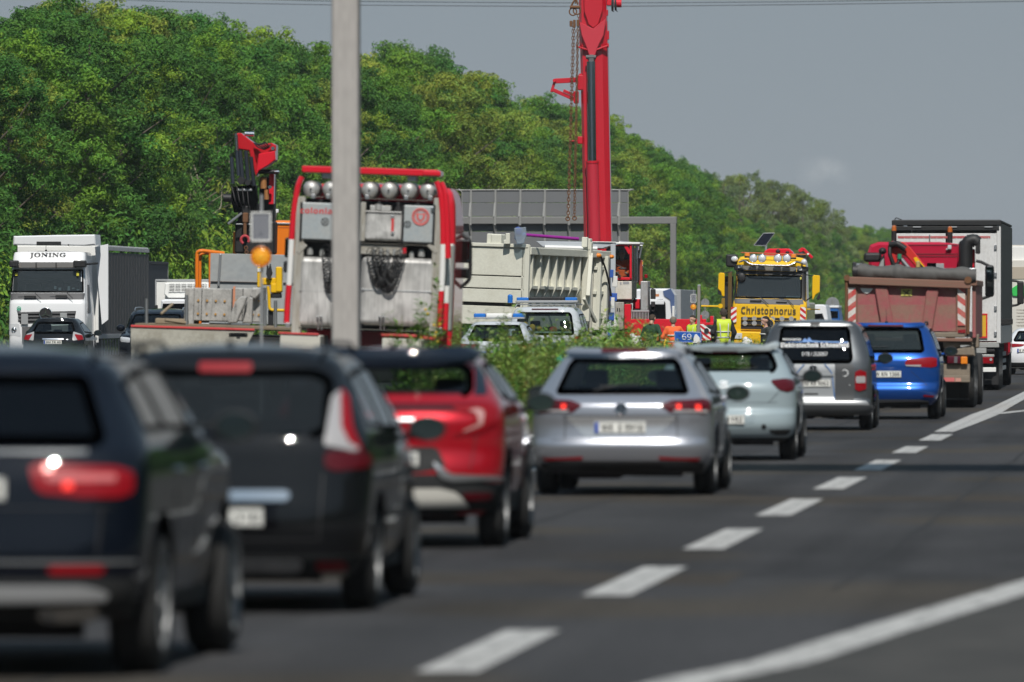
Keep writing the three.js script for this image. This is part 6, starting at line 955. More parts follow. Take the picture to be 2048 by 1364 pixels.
// ------------------------------------------------------------------ red mobile crane
{
  const d = 268, K = kit(1192, d, 0, .2), o = thing('mobile_crane', 'red mobile crane with raised telescopic boom and an operator cab', 'crane', K.pos);
  M.boomRed = phy([.50, .008, .022], .38, 0, { clearcoat: .7, clearcoatRoughness: .12 }); M.boomPlate = phy([.52, .03, .05], .45, 0, { clearcoat: .4 });
  const oct = w => [[-.5, -.32], [-.40, -.5], [.32, -.5], [.5, -.30], [.5, .30], [.36, .5], [-.36, .5], [-.5, .34]].map(p => [p[0] * w, p[1] * w]);
  const boom = (yA, yB, pA, pB, wA, wB, z) => { const A = K.at(pA, yA, z + .4), B = K.at(pB, yB, z + .4), g = new THREE.ExtrudeGeometry(shape(oct(1)), { depth: 1, bevelEnabled: false, steps: 1 }); const p = g.attributes.position; for (let i = 0; i < p.count; i++) { const t = p.getZ(i), w = lerp(wA, wB, t); p.setXYZ(i, lerp(A[0], B[0], t) + p.getX(i) * w, lerp(A[1], B[1], t), z + p.getY(i) * -w); } const q = toCreasedNormals(g, .5); return q; };
  mesh('boom', boom(505, 40, 1195, 1186, .82, .82, -.9), M.boomRed, o);
  mesh('boom_head', boom(92, -160, 1186, 1182, .83, .80, -.88), M.boomRed, o);
  mesh('boom_collar', [beam(pt(K, 1154, 92, -.42), pt(K, 1186, 101, -.36), .05, .12), beam(pt(K, 1186, 101, -.36), pt(K, 1216, 90, -.42), .05, .12), beam(pt(K, 1216, 90, -.42), pt(K, 1216, 88, -1.3), .05, .12), beam(pt(K, 1154, 92, -.42), pt(K, 1154, 90, -1.3), .05, .12)], M.boomRed, o);
  mesh('lug_plate', slab([[1158, 42], [1186, 56], [1213, 34], [1207, 70], [1196, 92], [1190, 110], [1178, 110], [1172, 92], [1163, 70]].map(p => K.at(...p, -0.3)), .12, -.42, .02), M.boomPlate, o);
  mesh('lug_plate_upper', slab([[1166, -60], [1206, -60], [1205, 20], [1196, 48], [1186, 55], [1177, 48], [1168, 22]].map(p => K.at(...p, -0.34)), .1, -.44, .02), M.boomRed, o);
  const ram = sub('lift_cylinder', o); mesh('cylinder_barrel', bar(pt(K, 1189, 500, -.25), pt(K, 1184.5, 322, -.25), .185, 28), phy([.46, .02, .04], .45, 0, { clearcoat: .3 }), ram); mesh('barrel_rim', bar(pt(K, 1184.6, 326, -.25), pt(K, 1184.5, 321, -.25), .20, 28), M.boomRed, ram); mesh('cylinder_rod', bar(pt(K, 1184.5, 324, -.25), pt(K, 1182, 122, -.25), .128, 28), std([.42, .45, .50], .2, 1), ram); mesh('rod_eye', [kbox(K, 1177, 108, 1188, 124, .2, -.15, .03), cyl(.06, .3, ...pt(K, 1182, 113, -.2), 'x', 12)], M.grey, ram);
  // side bracket
  const sb = sub('boom_bracket', o); mesh('bracket_arm', beam(pt(K, 1110, 161, -.7), pt(K, 1168, 158, -.7), .15, .12, .01), M.boomRed, sb); mesh('bracket_block', [kbox(K, 1154, 149, 1169, 179, .4, -.5, .02), kbox(K, 1158, 146, 1164, 152, .3, -.55, .01)], M.boomRed, sb); mesh('bracket_link', [beam(pt(K, 1110, 160, -.66), pt(K, 1103, 183, -.66), .08, .08), beam(pt(K, 1105, 178, -.62), pt(K, 1152, 199, -.62), .11, .1, .01), beam(pt(K, 1127, 180, -.58), pt(K, 1152, 191, -.58), .09, .08, .01), kbox(K, 1147, 181, 1157, 206, .2, -.5, .03)], M.boomRed, sb); mesh('pivot', [cyl(.05, .2, ...pt(K, 1109, 160, -.64), 'z', 12), cyl(.06, .2, ...pt(K, 1151, 201, -.55), 'z', 12)], M.signal, sb);
  mesh('boom_step', [beam(pt(K, 1139, 281, -.7), pt(K, 1156, 281, -.7), .04, .05), kbox(K, 1155, 272, 1165, 287, .2, -.6, .02)], M.boomRed, o); mesh('side_lug', [kbox(K, 1208, 60, 1218, 78, .2, -.7, .02), kbox(K, 1209, 18, 1216, 30, .2, -.7, .02)], M.boomRed, o);
  const wi = sub('sheave', o); mesh('sheave_housing', [cyl(.13, .22, ...pt(K, 1236, 5, -.7), 'x', 20), kbox(K, 1213, -6, 1226, 10, .2, -.65, .03)], M.signal, wi); mesh('sheave_wheel', [cyl(.2, .05, ...pt(K, 1225, 8, -.6), 'x', 24), cyl(.18, .04, ...pt(K, 1231, 8, -.6), 'x', 24)], M.dark, wi); mesh('sheave_guard', ribs(2, i => tube([pt(K, 1224 + i * 8, 2, -.5), pt(K, 1225 + i * 8, 20, -.45), pt(K, 1228 + i * 7, 22, -.5)], .012, 5)), M.black, wi);
  // operator cab
  const cab = sub('operator_cab', o), G = kit(1192, d, 0, .2);
  mesh('cab_frame', [kbox(K, 1259, 490, 1264.5, 560, .1, .9, .02), kbox(K, 1228, 554.5, 1264, 560, .1, .9, .02), kbox(K, 1228, 486, 1264, 491.5, .1, .9, .02), beam(pt(K, 1251, 491, .86), pt(K, 1260, 507, .86), .10, .04, .01)], M.signal, cab);
  mesh('cab_front_glass', kbox(K, 1229, 491, 1260, 555, .02, .85, 0), phy([.82, .88, .88], .02, 0, { transmission: 1, thickness: 0 }), cab); mesh('cab_roof', [kbox(K, 1226, 484, 1280, 488.5, 1.8, .95, .02)], M.whiteFlat, cab); mesh('cab_back', [kbox(K, 1226, 488, 1268, 600, .1, -.8, .02), kbox(K, 1226, 490, 1229, 560, 1.6, .85, .01)], M.dark, cab);
  mesh('cab_lower', kbox(K, 1229, 562, 1264, 599, 1.6, .88, .03), dirty([.62, .60, .54], .4, [.42, .36, .26], .5, 0, 1, 1, 4), cab); mesh('cab_notice', [kbox(K, 1240, 564, 1243, 569, .01, .89, 0), kbox(K, 1246, 563, 1258, 568, .008, .888, 0)], M.zinc, cab);
  mesh('door_post', [bar(pt(K, 1265.5, 490, .9), pt(K, 1265.5, 600, .9), .035, 12), bar(pt(K, 1270, 495, .8), pt(K, 1270, 596, .8), .05, 12), kbox(K, 1273, 492, 1276, 565, .6, .8, .01)], M.chrome, cab); mesh('dark_post', [kbox(K, 1267, 496, 1270, 600, .3, .7, .01), kbox(K, 1277, 500, 1279, 560, .3, .7, .01)], M.dark, cab); mesh('brown_post', [kbox(K, 1277, 520, 1285, 570, .3, .6, .02), cyl(.05, .15, ...pt(K, 1278, 519, .5), 'y', 10)], paint([.33, .07, .045], 0, .5), cab);
  mesh('roof_pipes', [...ribs(3, i => bar(pt(K, 1238, 484 - i, .9 - i * .2), pt(K, 1258 + i * 8, 490 - i * 2, .9 - i * .3), .02, 8)), bar(pt(K, 1264, 490, .8), pt(K, 1285, 491, .8), .025, 8), bar(pt(K, 1284, 491, .8), pt(K, 1279, 516, .8), .025, 8), bar(pt(K, 1274, 491, .7), pt(K, 1274, 504, .7), .03, 8)], M.steel, cab);
  mesh('wiper', [bar(pt(K, 1229, 528, .98), pt(K, 1250, 537, 1.02), .014, 6), ball(.13, .035, .04, ...pt(K, 1245, 537, 1.02), 10), bar(pt(K, 1232, 544, .95), pt(K, 1241, 553, .95), .03, 6)], M.black, cab); mesh('operator_seat', [kbox(K, 1234, 515, 1257, 566, .16, -.35, .06)], M.cloth, cab);
  // chassis in front
  mesh('superstructure', [kbox(K, 1150, 486, 1228, 610, 3, -1.3, .05), kbox(K, 1229, 600, 1262, 606, 1.6, .8, .02)], M.dark, o); mesh('grey_box', [kbox(K, 1230, 604, 1248, 660, 1, .9, .03)], M.frameGrey, o); mesh('grey_box_slot', ribs(2, i => kbox(K, 1234 + i * 4, 616, 1236 + i * 4, 623, .02, .91, .004)), M.dark, o);
  mesh('red_post', [kbox(K, 1248.5, 608, 1262, 658, .5, 1.3, .02)], M.signal, o); mesh('rear_beam', [kbox(K, 1249, 638, 1412, 682, .5, 1.2, .02)], M.signal, o); mesh('red_cover', kbox(K, 1266, 598, 1282, 618, 1.2, .3, .03), M.signal, o);
  mesh('cooler_box', kbox(K, 1281, 562, 1296, 621, 1.1, .8, .03), M.dullSteel, o); const gr = sub('step_grille', o); mesh('grille_back', kbox(K, 1262, 622, 1298, 638, .1, .9, 0), M.dark, gr); for (let i = 0; i < 12; i++) mesh('grille_bar', kbox(K, 1263 + i * 3, 624, 1264.4 + i * 3, 638, .04, .95, .004), M.zinc, gr); mesh('grille_rail', kbox(K, 1262, 620, 1298, 624, .08, .96, .01), M.zinc, gr);
  mesh('beacon', [cyl(.05, .08, ...pt(K, 1292, 553, .5), 'y', 14), ball(.05, .03, .05, ...pt(K, 1292, 550, .5), 12)], M.red, o); mesh('beacon_stem', bar(pt(K, 1292, 556, .5), pt(K, 1291, 564, .5), .012, 6), M.black, o);
  mesh('mirror', [kbox(K, 1301, 578, 1311, 598, .12, .6, .02), kbox(K, 1302, 603, 1310, 614, .12, .6, .02), tube([pt(K, 1296, 574, .5), pt(K, 1303, 576, .5), pt(K, 1310, 580, .5)], .02, 6), tube([pt(K, 1296, 580, .5), pt(K, 1298, 605, .5), pt(K, 1299, 625, .5)], .025, 6), tube([pt(K, 1310, 612, .5), pt(K, 1308, 622, .5), pt(K, 1302, 620, .5)], .012, 6)], M.black, o);
  mesh('hatched_board_beam', kbox(K, 1386, 645, 1430, 650, .3, 1.6, .01), M.signal, o);
  for (const [x0, x1] of [[1384, 1394], [1398, 1428]]) { const q = rect(K, x0, 648, x1, 680), s = hazardStripes(q.w, q.h, x0 < 1390 ? 1 : -1, 6, 0, 0, q.x, q.y, 1.62); mesh('red_stripe', s.red, M.stripeRed, o); mesh('white_stripe', s.white, M.stripeWhite, o); }
  mesh('board_lamp', [cyl(.07, .04, ...pt(K, 1413, 661, 1.66), 'z', 18)], M.black, o); mesh('outrigger_box', [kbox(K, 1395, 630, 1404, 646, .4, 1.5, .02), kbox(K, 1420, 632, 1427, 646, .4, 1.5, .02)], M.signal, o);
  for (const s of [0, 1]) for (const z of [0, -1.7, -4, -5.7]) truckWheel(o, .6 + s * 2.2, .55, z, .6, .4, 1);
  mesh('carrier', box(3.2, .5, 8, 1.7, 1.0, -3.6, .04), M.dark, o);
  // chains hanging from above the frame
  const link = new THREE.TorusGeometry(.033, .009, 5, 10).scale(1, 1.7, 1);
  const chain = (a, b) => { const A = V(...a), B = V(...b), L = A.distanceTo(B), n = Math.round(L / .1), g = []; for (let i = 0; i <= n; i++) { const q = link.clone(); if (i & 1) q.rotateY(Math.PI / 2); const p = A.clone().lerp(B, i / n); g.push(q.translate(p.x, p.y, p.z)); } return g; };
  const tk = thing('lifting_chains', 'rusty chain slings hanging beside the red crane boom', 'chain', K.pos);
  const cs = [[1146, 48, 1135.5, 432], [1149, 48, 1137, 432], [1157, 30, 1148, 430], [1155, 60, 1149.5, 430]];
  for (const [a, b, c, e] of cs) { const m = mesh('chain', chain(pt(K, a, b, -.2), pt(K, c, e, -.2)), M.rust, tk); m.userData.kind = 'stuff'; }
  mesh('shackle', [cyl(.05, .3, ...pt(K, 1150, 13, -.2), 'x', 12), ringGeo(.11, .02, ...pt(K, 1146, 22, -.2)), ringGeo(.11, .02, ...pt(K, 1154, 20, -.2)), tube([pt(K, 1143, 10, -.2), pt(K, 1147, 2, -.2), pt(K, 1152, -2, -.2), pt(K, 1156, 8, -.2)], .03, 6), bar(pt(K, 1151, -60, -.2), pt(K, 1151, 6, -.2), .02, 6)], M.rust, tk); mesh('shortener', [kbox(K, 1139, 40, 1145, 52, .1, -.15, .02), kbox(K, 1146, 38, 1151, 54, .1, -.15, .02), kbox(K, 1153, 38, 1158, 52, .1, -.15, .02)], M.rust, tk);
  mesh('hook', [ringGeo(.055, .018, ...pt(K, 1135.5, 437, -.2)), ringGeo(.055, .018, ...pt(K, 1149, 436, -.2))], M.rust, tk);
}

// ------------------------------------------------------------------ sign gantry seen from behind
{
  const K = kit(1100, 425, 0, .4), o = thing('sign_gantry', 'large grey sign gantry across the far carriageway, seen from behind', 'sign gantry', K.pos);
  M.signBack = std([.155, .16, .168], .55, .25); M.signRail = std([.30, .30, .29], .55, .4); M.gantry = std([.20, .20, .195], .6, .3);
  mesh('cross_beam', kbox(K, 480, 433, 1353, 447.5, .5, .0, .03), M.gantry, o); mesh('post', kbox(K, 1340, 447, 1352, 700, .45, 0, .03), M.gantry, o); mesh('post', kbox(K, 482, 447, 494, 700, .45, 0, .03), M.gantry, o);
  for (const [y0, y1] of [[380, 404.6], [405.4, 431.6], [432.4, 461.6], [462.4, 500]]) mesh('sign_panel', kbox(K, 924, y0, 1256, y1, .05, -.32, .01), M.signBack, o);
  mesh('sign_edge', [tube([pt(K, 924, 500, -.30), pt(K, 924, 384, -.30), pt(K, 927, 379.5, -.30), pt(K, 1253, 379.5, -.30), pt(K, 1256, 384, -.30), pt(K, 1256, 500, -.30)], .035, 6, 80)], M.signRail, o);
  for (const x of [942, 991, 1041, 1090, 1139, 1239]) { mesh('sign_rail', beam(pt(K, x, 378, -.25), pt(K, x - .6, 500, -.25), .10, .1, .01), M.signRail, o); mesh('rail_clamp', [beam(pt(K, x - 1, 405, -.2), pt(K, x - 3, 433, .02), .1, .05), beam(pt(K, x - 3, 447, .02), pt(K, x - 1, 470, -.2), .06, .05), kbox(K, x - 3, 431, x + 1, 450, .1, .05, .01)], M.signRail, o); }
  const K2 = kit(860, 420, 0, .4), s = thing('sign', 'grey back of a narrower sign on the gantry, right beside the red lorry cab', 'sign', K2.pos); for (const [y0, y1] of [[380, 404.6], [405.4, 431]]) mesh('sign_panel', kbox(K2, 800, y0, 899, y1, .05, -.3, .01), M.signBack, s); mesh('sign_edge', tube([pt(K2, 899, 432, -.28), pt(K2, 899, 384, -.28), pt(K2, 896, 379.5, -.28), pt(K2, 800, 379.5, -.28)], .035, 6, 40), M.signRail, s); mesh('sign_rail', beam(pt(K2, 850, 378, -.2), pt(K2, 850, 440, -.2), .1, .1), M.signRail, s);
}
// far white lorry facing the camera, tipped-up windscreen, behind the crane
{
  const K = kit(1300, 400, 0, .4), o = thing('far_lorry', 'white lorry cab with blue corner and grey trailer, far behind the crane chassis', 'lorry', K.pos), w = 1.24;
  mesh('cab', slab([[1262, 579], [1290, 577], [1340, 577], [1349, 590], [1352, 690], [1258, 690]].map(p => K.at(...p)), 2.2, -2.2, .08), M.cabWhite, o); mesh('windscreen', slab([[1266, 602], [1326, 599], [1331, 606], [1332, 640], [1264, 640]].map(p => K.at(...p)), .04, -.01, 0), M.privacy, o); mesh('sun_visor', kbox(K, 1270, 600, 1328, 609, .2, .2, .03), M.cabWhite, o); mesh('corner_panel', slab([[1326, 582], [1341, 577], [1349, 590], [1350, 640], [1344, 640], [1340, 600], [1328, 592]].map(p => K.at(...p)), .05, .0, .01), std([.06, .10, .22], .5), o); mesh('side_mirror', [kbox(K, 1344, 612, 1349, 640, .2, .3, .03)], M.whiteFlat, o); mesh('roof_print', kbox(K, 1310, 588, 1318, 593, .02, .01, 0), paint([.5, .2, .08], 0, .5), o); mesh('trailer', [kbox(K, 1266, 579, 1362, 680, 12, -2.8, .03)], M.zinc, o); mesh('bumper', kbox(K, 1258, 660, 1352, 695, .2, .1, .05), M.cabWhite, o); for (const s of [-1, 1]) for (const z of [-1.2, -9]) truckWheel(o, s * 1 + .1, .5, z, .5, .3, 1);
}

// ------------------------------------------------------------------ yellow tow lorry facing the camera
{
  const K = kit(1537, 305, -.022, .12), o = thing('tow_lorry', 'yellow tow lorry facing the camera with round roof lamps and a name across its front', 'lorry', K.pos, 0, undefined, K.roll), w = 1.26, Y = (x, y) => K.at(x, y), P = (...l) => l.map(q => Y(...q)), PZ = (z, ...l) => l.map(q => K.at(...q, z));
  const sh = frontShell(w, [[.5, .98, -.04], [.7, 1, 0], [1.95, 1, -.02], [2.15, .985, -.08], [2.3, .975, -.14], [3.05, .945, -.30], [3.3, .935, -.36], [3.48, .91, -.46], [3.6, .86, -.6]]);
  const ws = P([1471, 549], [1603, 551], [1604, 598], [1469, 596]), hole = sh.ty(inset(dense(rounded(ws, .05), .06), .05), 'rear');
  mesh('cab', sh.body([hole], .10, []), M.yellow, o); const wp = panelOn(o, sh, 'windscreen', ws, M.cabGlass, .003, .01, .05); mesh('window_seal', sh.ring(sh.ty(dense(rounded(ws, .05), .06), 'rear'), hole, .006), M.gloss, wp);
  panelOn(o, sh, 'pillar', P([1463, 530], [1472, 530], [1471, 600], [1464, 600]), M.black, .006); panelOn(o, sh, 'pillar', P([1603, 535], [1611, 535], [1611, 605], [1603, 600]), M.black, .006);
  panelOn(o, sh, 'windscreen_sill', P([1468, 597], [1606, 599], [1607, 611], [1470, 607]), M.grey, .014, .02); panelOn(o, sh, 'header', P([1472, 541], [1603, 543], [1603, 551], [1472, 549]), M.black, .008);
  panelOn(o, sh, 'sun_visor', P([1486, 533], [1592, 536], [1592, 544], [1486, 541]), phy([.14, .13, .11], .14, 0, { clearcoat: 1 }), .12, .03); panelOn(o, sh, 'visor_end', P([1468, 530], [1487, 530], [1487, 542], [1468, 540]), M.black, .08, .06); panelOn(o, sh, 'visor_end', P([1593, 533], [1611, 534], [1611, 544], [1593, 544]), M.black, .08, .06);
  mesh('corner_lamp', [kbox(K, 1476, 531, 1484, 536, .03, -.2, .01), kbox(K, 1597, 536, 1604, 541, .03, -.2, .01)], M.lampGlass, o);
  { const q = rect(K, 1482, 614, 1592, 631), c = K.at(1537, 622), g = text('Christophorus', 1.86, .33, 'sans', .006); mesh('lettering', g.translate(c[0], c[1] - .02, .012), std([.10, .075, .02], .6), o); }
  // grille with slats and mesh, round emblem
  const g = sub('grille', o); mesh('grille_recess', kbox(K, 1482, 634, 1592, 660, .04, .02, .01), M.dark, g); for (const [y, h] of [[641, 2], [650.5, 2.2], [660, 2]]) mesh('slat', kbox(K, 1482, y - h / 2, 1592, y + h / 2, .06, .07, .012), M.yellow, g);
  for (let r = 0; r < 2; r++) for (let i = 0; i < 6; i++) mesh('grille_mesh', cyl(.085, .03, ...pt(K, 1490 + i * 18.5, 637.5 + r * 9.5, .04), 'z', 12).scale(1, 1, 1), M.zinc, g);
  { const c = Y(1537.5, 648), b = sub('emblem', o, [c[0], c[1], .11]), R = .155; mesh('emblem_rim', ringGeo(R + .03, .03, 0, 0, -.02, 32), M.yellow, b); mesh('emblem_disc', cyl(R, .05, 0, 0, -.03, 'z', 30), M.black, b); const q = [ringGeo(R, .012, 0, 0, 0, 36)]; for (const a of [90, 210, 330]) { const t = a * Math.PI / 180; q.push(slab([[-Math.sin(t) * .022, Math.cos(t) * .022], [Math.sin(t) * .022, -Math.cos(t) * .022], [Math.cos(t) * R, Math.sin(t) * R]], .02, 0, 0)); } mesh('emblem_star', q, M.chrome, b); }
  for (const [x, s] of [[1467.5, 1], [1606, -1]]) { const q = rect(K, x - 5.5, 614, x + 5.5, 645), h = hazardStripes(.19, .52, s, 5, 0, 0, q.x, q.y, .02); mesh('red_stripe', h.red, M.stripeRed, o); mesh('white_stripe', h.white, M.stripeWhite, o); }
  panelOn(o, sh, 'corner_moulding', P([1463, 602], [1474, 606], [1480, 655], [1463, 660]), M.yellow, .016, .03, .05); panelOn(o, sh, 'corner_moulding', P([1600, 608], [1611, 604], [1611, 660], [1597, 655]), M.yellow, .016, .03, .05);
  mesh('bumper', kbox(K, 1458, 662, 1614, 692, .4, .12, .06), M.yellow, o); mesh('headlight', [kbox(K, 1466, 666, 1484, 678, .05, .16, .02), kbox(K, 1590, 668, 1606, 680, .05, .16, .02)], M.lampGlass, o);
  mesh('wiper', [bar(pt(K, 1520, 594, .0), pt(K, 1537, 609, .05), .014, 6), bar(pt(K, 1575, 599, .0), pt(K, 1588, 613, .05), .014, 6), bar(pt(K, 1482, 591, -.05), pt(K, 1520, 594, -.02), .01, 6), bar(pt(K, 1545, 596, -.05), pt(K, 1576, 599, -.02), .01, 6)], M.black, o); mesh('step_slot', [kbox(K, 1500, 600, 1523, 604, .02, .0, .006), kbox(K, 1552, 603, 1574, 606, .02, .0, .006)], M.dark, o);
  mesh('roof_lamp_bar', tube([pt(K, 1478, 524, -.1), pt(K, 1489, 521, .05), pt(K, 1505, 529, .12), pt(K, 1575, 531, .12), pt(K, 1592, 524, .05), pt(K, 1606, 527, -.1)], .028, 8, 60), M.chrome, o); mesh('roof_edge', slab(P([1472, 530], [1479, 520], [1494, 519], [1506, 526], [1574, 528], [1590, 523], [1602, 525], [1607, 534]), .5, -.8, .03), M.yellow, o);
  for (const x of [1507, 1524.5, 1556, 1574]) { const l = sub('roof_lamp', o, [...K.at(x, 516.5), .12]); mesh('lamp_bowl', new THREE.SphereGeometry(.135, 24, 10, 0, 6.284, 0, 1.6).rotateX(-Math.PI / 2).translate(0, 0, 0), M.chrome, l); mesh('lamp_lens', new THREE.SphereGeometry(.2, 24, 8, 0, 6.284, 0, .7).rotateX(Math.PI / 2).translate(0, 0, -.15), M.lampGlass, l); mesh('lamp_ring', ringGeo(.13, .014, 0, 0, .005), M.chrome, l); }
  for (const [x, y] of [[1494, 509], [1587, 512]]) { const b = sub('beacon', o, [...K.at(x, y), -.1]); mesh('beacon_dome', [cyl(.10, .09, 0, 0, 0, 'y', 18, .085), ball(.085, .03, .085, 0, .045, 0, 14)], M.amber, b); mesh('beacon_base', cyl(.09, .06, 0, -.08, 0, 'y', 16), M.black, b); }
  mesh('light_rail', bar(pt(K, 1482, 505, -.3), pt(K, 1612, 509, -.3), .02, 8), paint([.5, .12, .05], 0, .5), o);
  const cr = sub('loader_crane', o); mesh('crane_cover', slab(PZ(-2.6, [1525, 515], [1529, 502], [1537, 497], [1578, 497], [1586, 504], [1590, 516]), .8, -3.4, .04), M.signal, cr); mesh('crane_arm', [beam(pt(K, 1598, 503, -2.5), pt(K, 1607, 497, -2.5), .12, .12), beam(pt(K, 1606, 497, -2.5), pt(K, 1625, 516, -2.5), .10, .12, .02)], M.signal, cr); mesh('crane_joint', [ball(.16, .16, .16, ...pt(K, 1603, 512, -2.5), 12), kbox(K, 1596, 512, 1612, 525, .4, -2.4, .04), ball(.08, .08, .1, ...pt(K, 1556, 503, -2.5), 10), ball(.07, .05, .1, ...pt(K, 1575, 505, -2.5), 10)], M.black, cr); mesh('arm_band', kbox(K, 1614, 506, 1618, 510, .14, -2.4, .01), M.stripeWhite, cr); mesh('work_lamp', [ball(.1, .1, .06, ...pt(K, 1608, 524, -.2), 12)], M.lampGlass, cr);
  mesh('air_intake', [kbox(K, 1452, 508, 1474, 534, .5, -.6, .06)], M.black, o); mesh('intake_lamp', ball(.12, .1, .06, ...pt(K, 1469, 518, -.55), 12), M.lampGlass, o);
  for (const s of [0, 1]) { const m = sub('mirror', o), X = s ? [1624, 1640] : [1436, 1449.5], d = s ? 5 : 0; mesh('mirror_housing', slab(P([X[0] + 1, 548 + d], [X[0] + 4, 545 + d], [X[1] - 1, 546 + d], [X[1], 549 + d], [X[1] - .5, s ? 584 : 592], s ? [X[1] - 9, 590] : [X[1] - 2, 593], [s ? X[0] + 2 : X[0] + 8, s ? 600 : 592], s ? [X[0] + .5, 598] : [X[0] + 6, 584], [X[0], s ? 580 : 578]), .12, -.1, .02), M.yellow, m); mesh('mirror_base', slab(s ? P([1632, 598], [1640, 584], [1640, 595], [1637, 600]) : P([1435, 579], [1441, 583], [1443, 591], [1436, 588]), .1, -.12, .01), M.black, m); mesh('mirror_arm', s ? [bar(pt(K, 1611, 549, -.2), pt(K, 1626, 552, -.1), .02, 8), bar(pt(K, 1611, 602, -.2), pt(K, 1626, 592, -.1), .02, 8)] : [bar(pt(K, 1448, 546, -.1), pt(K, 1465, 543, -.2), .02, 8), bar(pt(K, 1448, 567, -.1), pt(K, 1455, 566, -.2), .025, 8)], M.black, m); }
  const dr = sub('door', o); mesh('door_panel', slab(P([1456, 546], [1464, 543], [1462, 665], [1455, 668]), .06, -.1, .01), paint([.12, .08, .03], 0, .4), dr); mesh('door_edge', kbox(K, 1443, 596, 1448, 680, .08, .0, .01), paint([.25, .16, .03], 0, .4), dr); mesh('door_opening', kbox(K, 1447, 552, 1464, 680, .2, -1.2, .02), M.dark, dr);
  mesh('marker_arm', [kbox(K, 1402, 610, 1438, 614.5, .1, .0, .02), cyl(.08, .1, ...pt(K, 1441, 612, 0), 'z', 14), kbox(K, 1612, 617, 1640, 620, .1, -.6, .02)], M.yellow, o); mesh('dash_items', [kbox(K, 1529, 584, 1546, 594, .1, -.5, .03)], M.dark, o); mesh('dash_light_strip', kbox(K, 1572, 592, 1600, 597, .1, -.4, .01), std([.42, .48, .42], .6), o); mesh('windscreen_badge', kbox(K, 1600, 554, 1603, 559, .01, -.26, 0), std([.6, .55, .1], .5), o); mesh('inner_mirror', ball(.14, .16, .05, ...pt(K, 1483, 555, -.2), 12), M.black, o);
  cabInside(o, 1.2, 2.6, -.25); mesh('chassis', box(1.1, .4, 8, 0, .95, -4.2, .03), M.dark, o); mesh('rear_body', box(2.4, 1.0, 5, 0, 1.6, -5.5, .05), M.yellow, o); for (const s of [-1, 1]) for (const z of [-1.2, -5.5, -6.9]) truckWheel(o, s * 1.05, .52, z, .52, .32, 1);
}

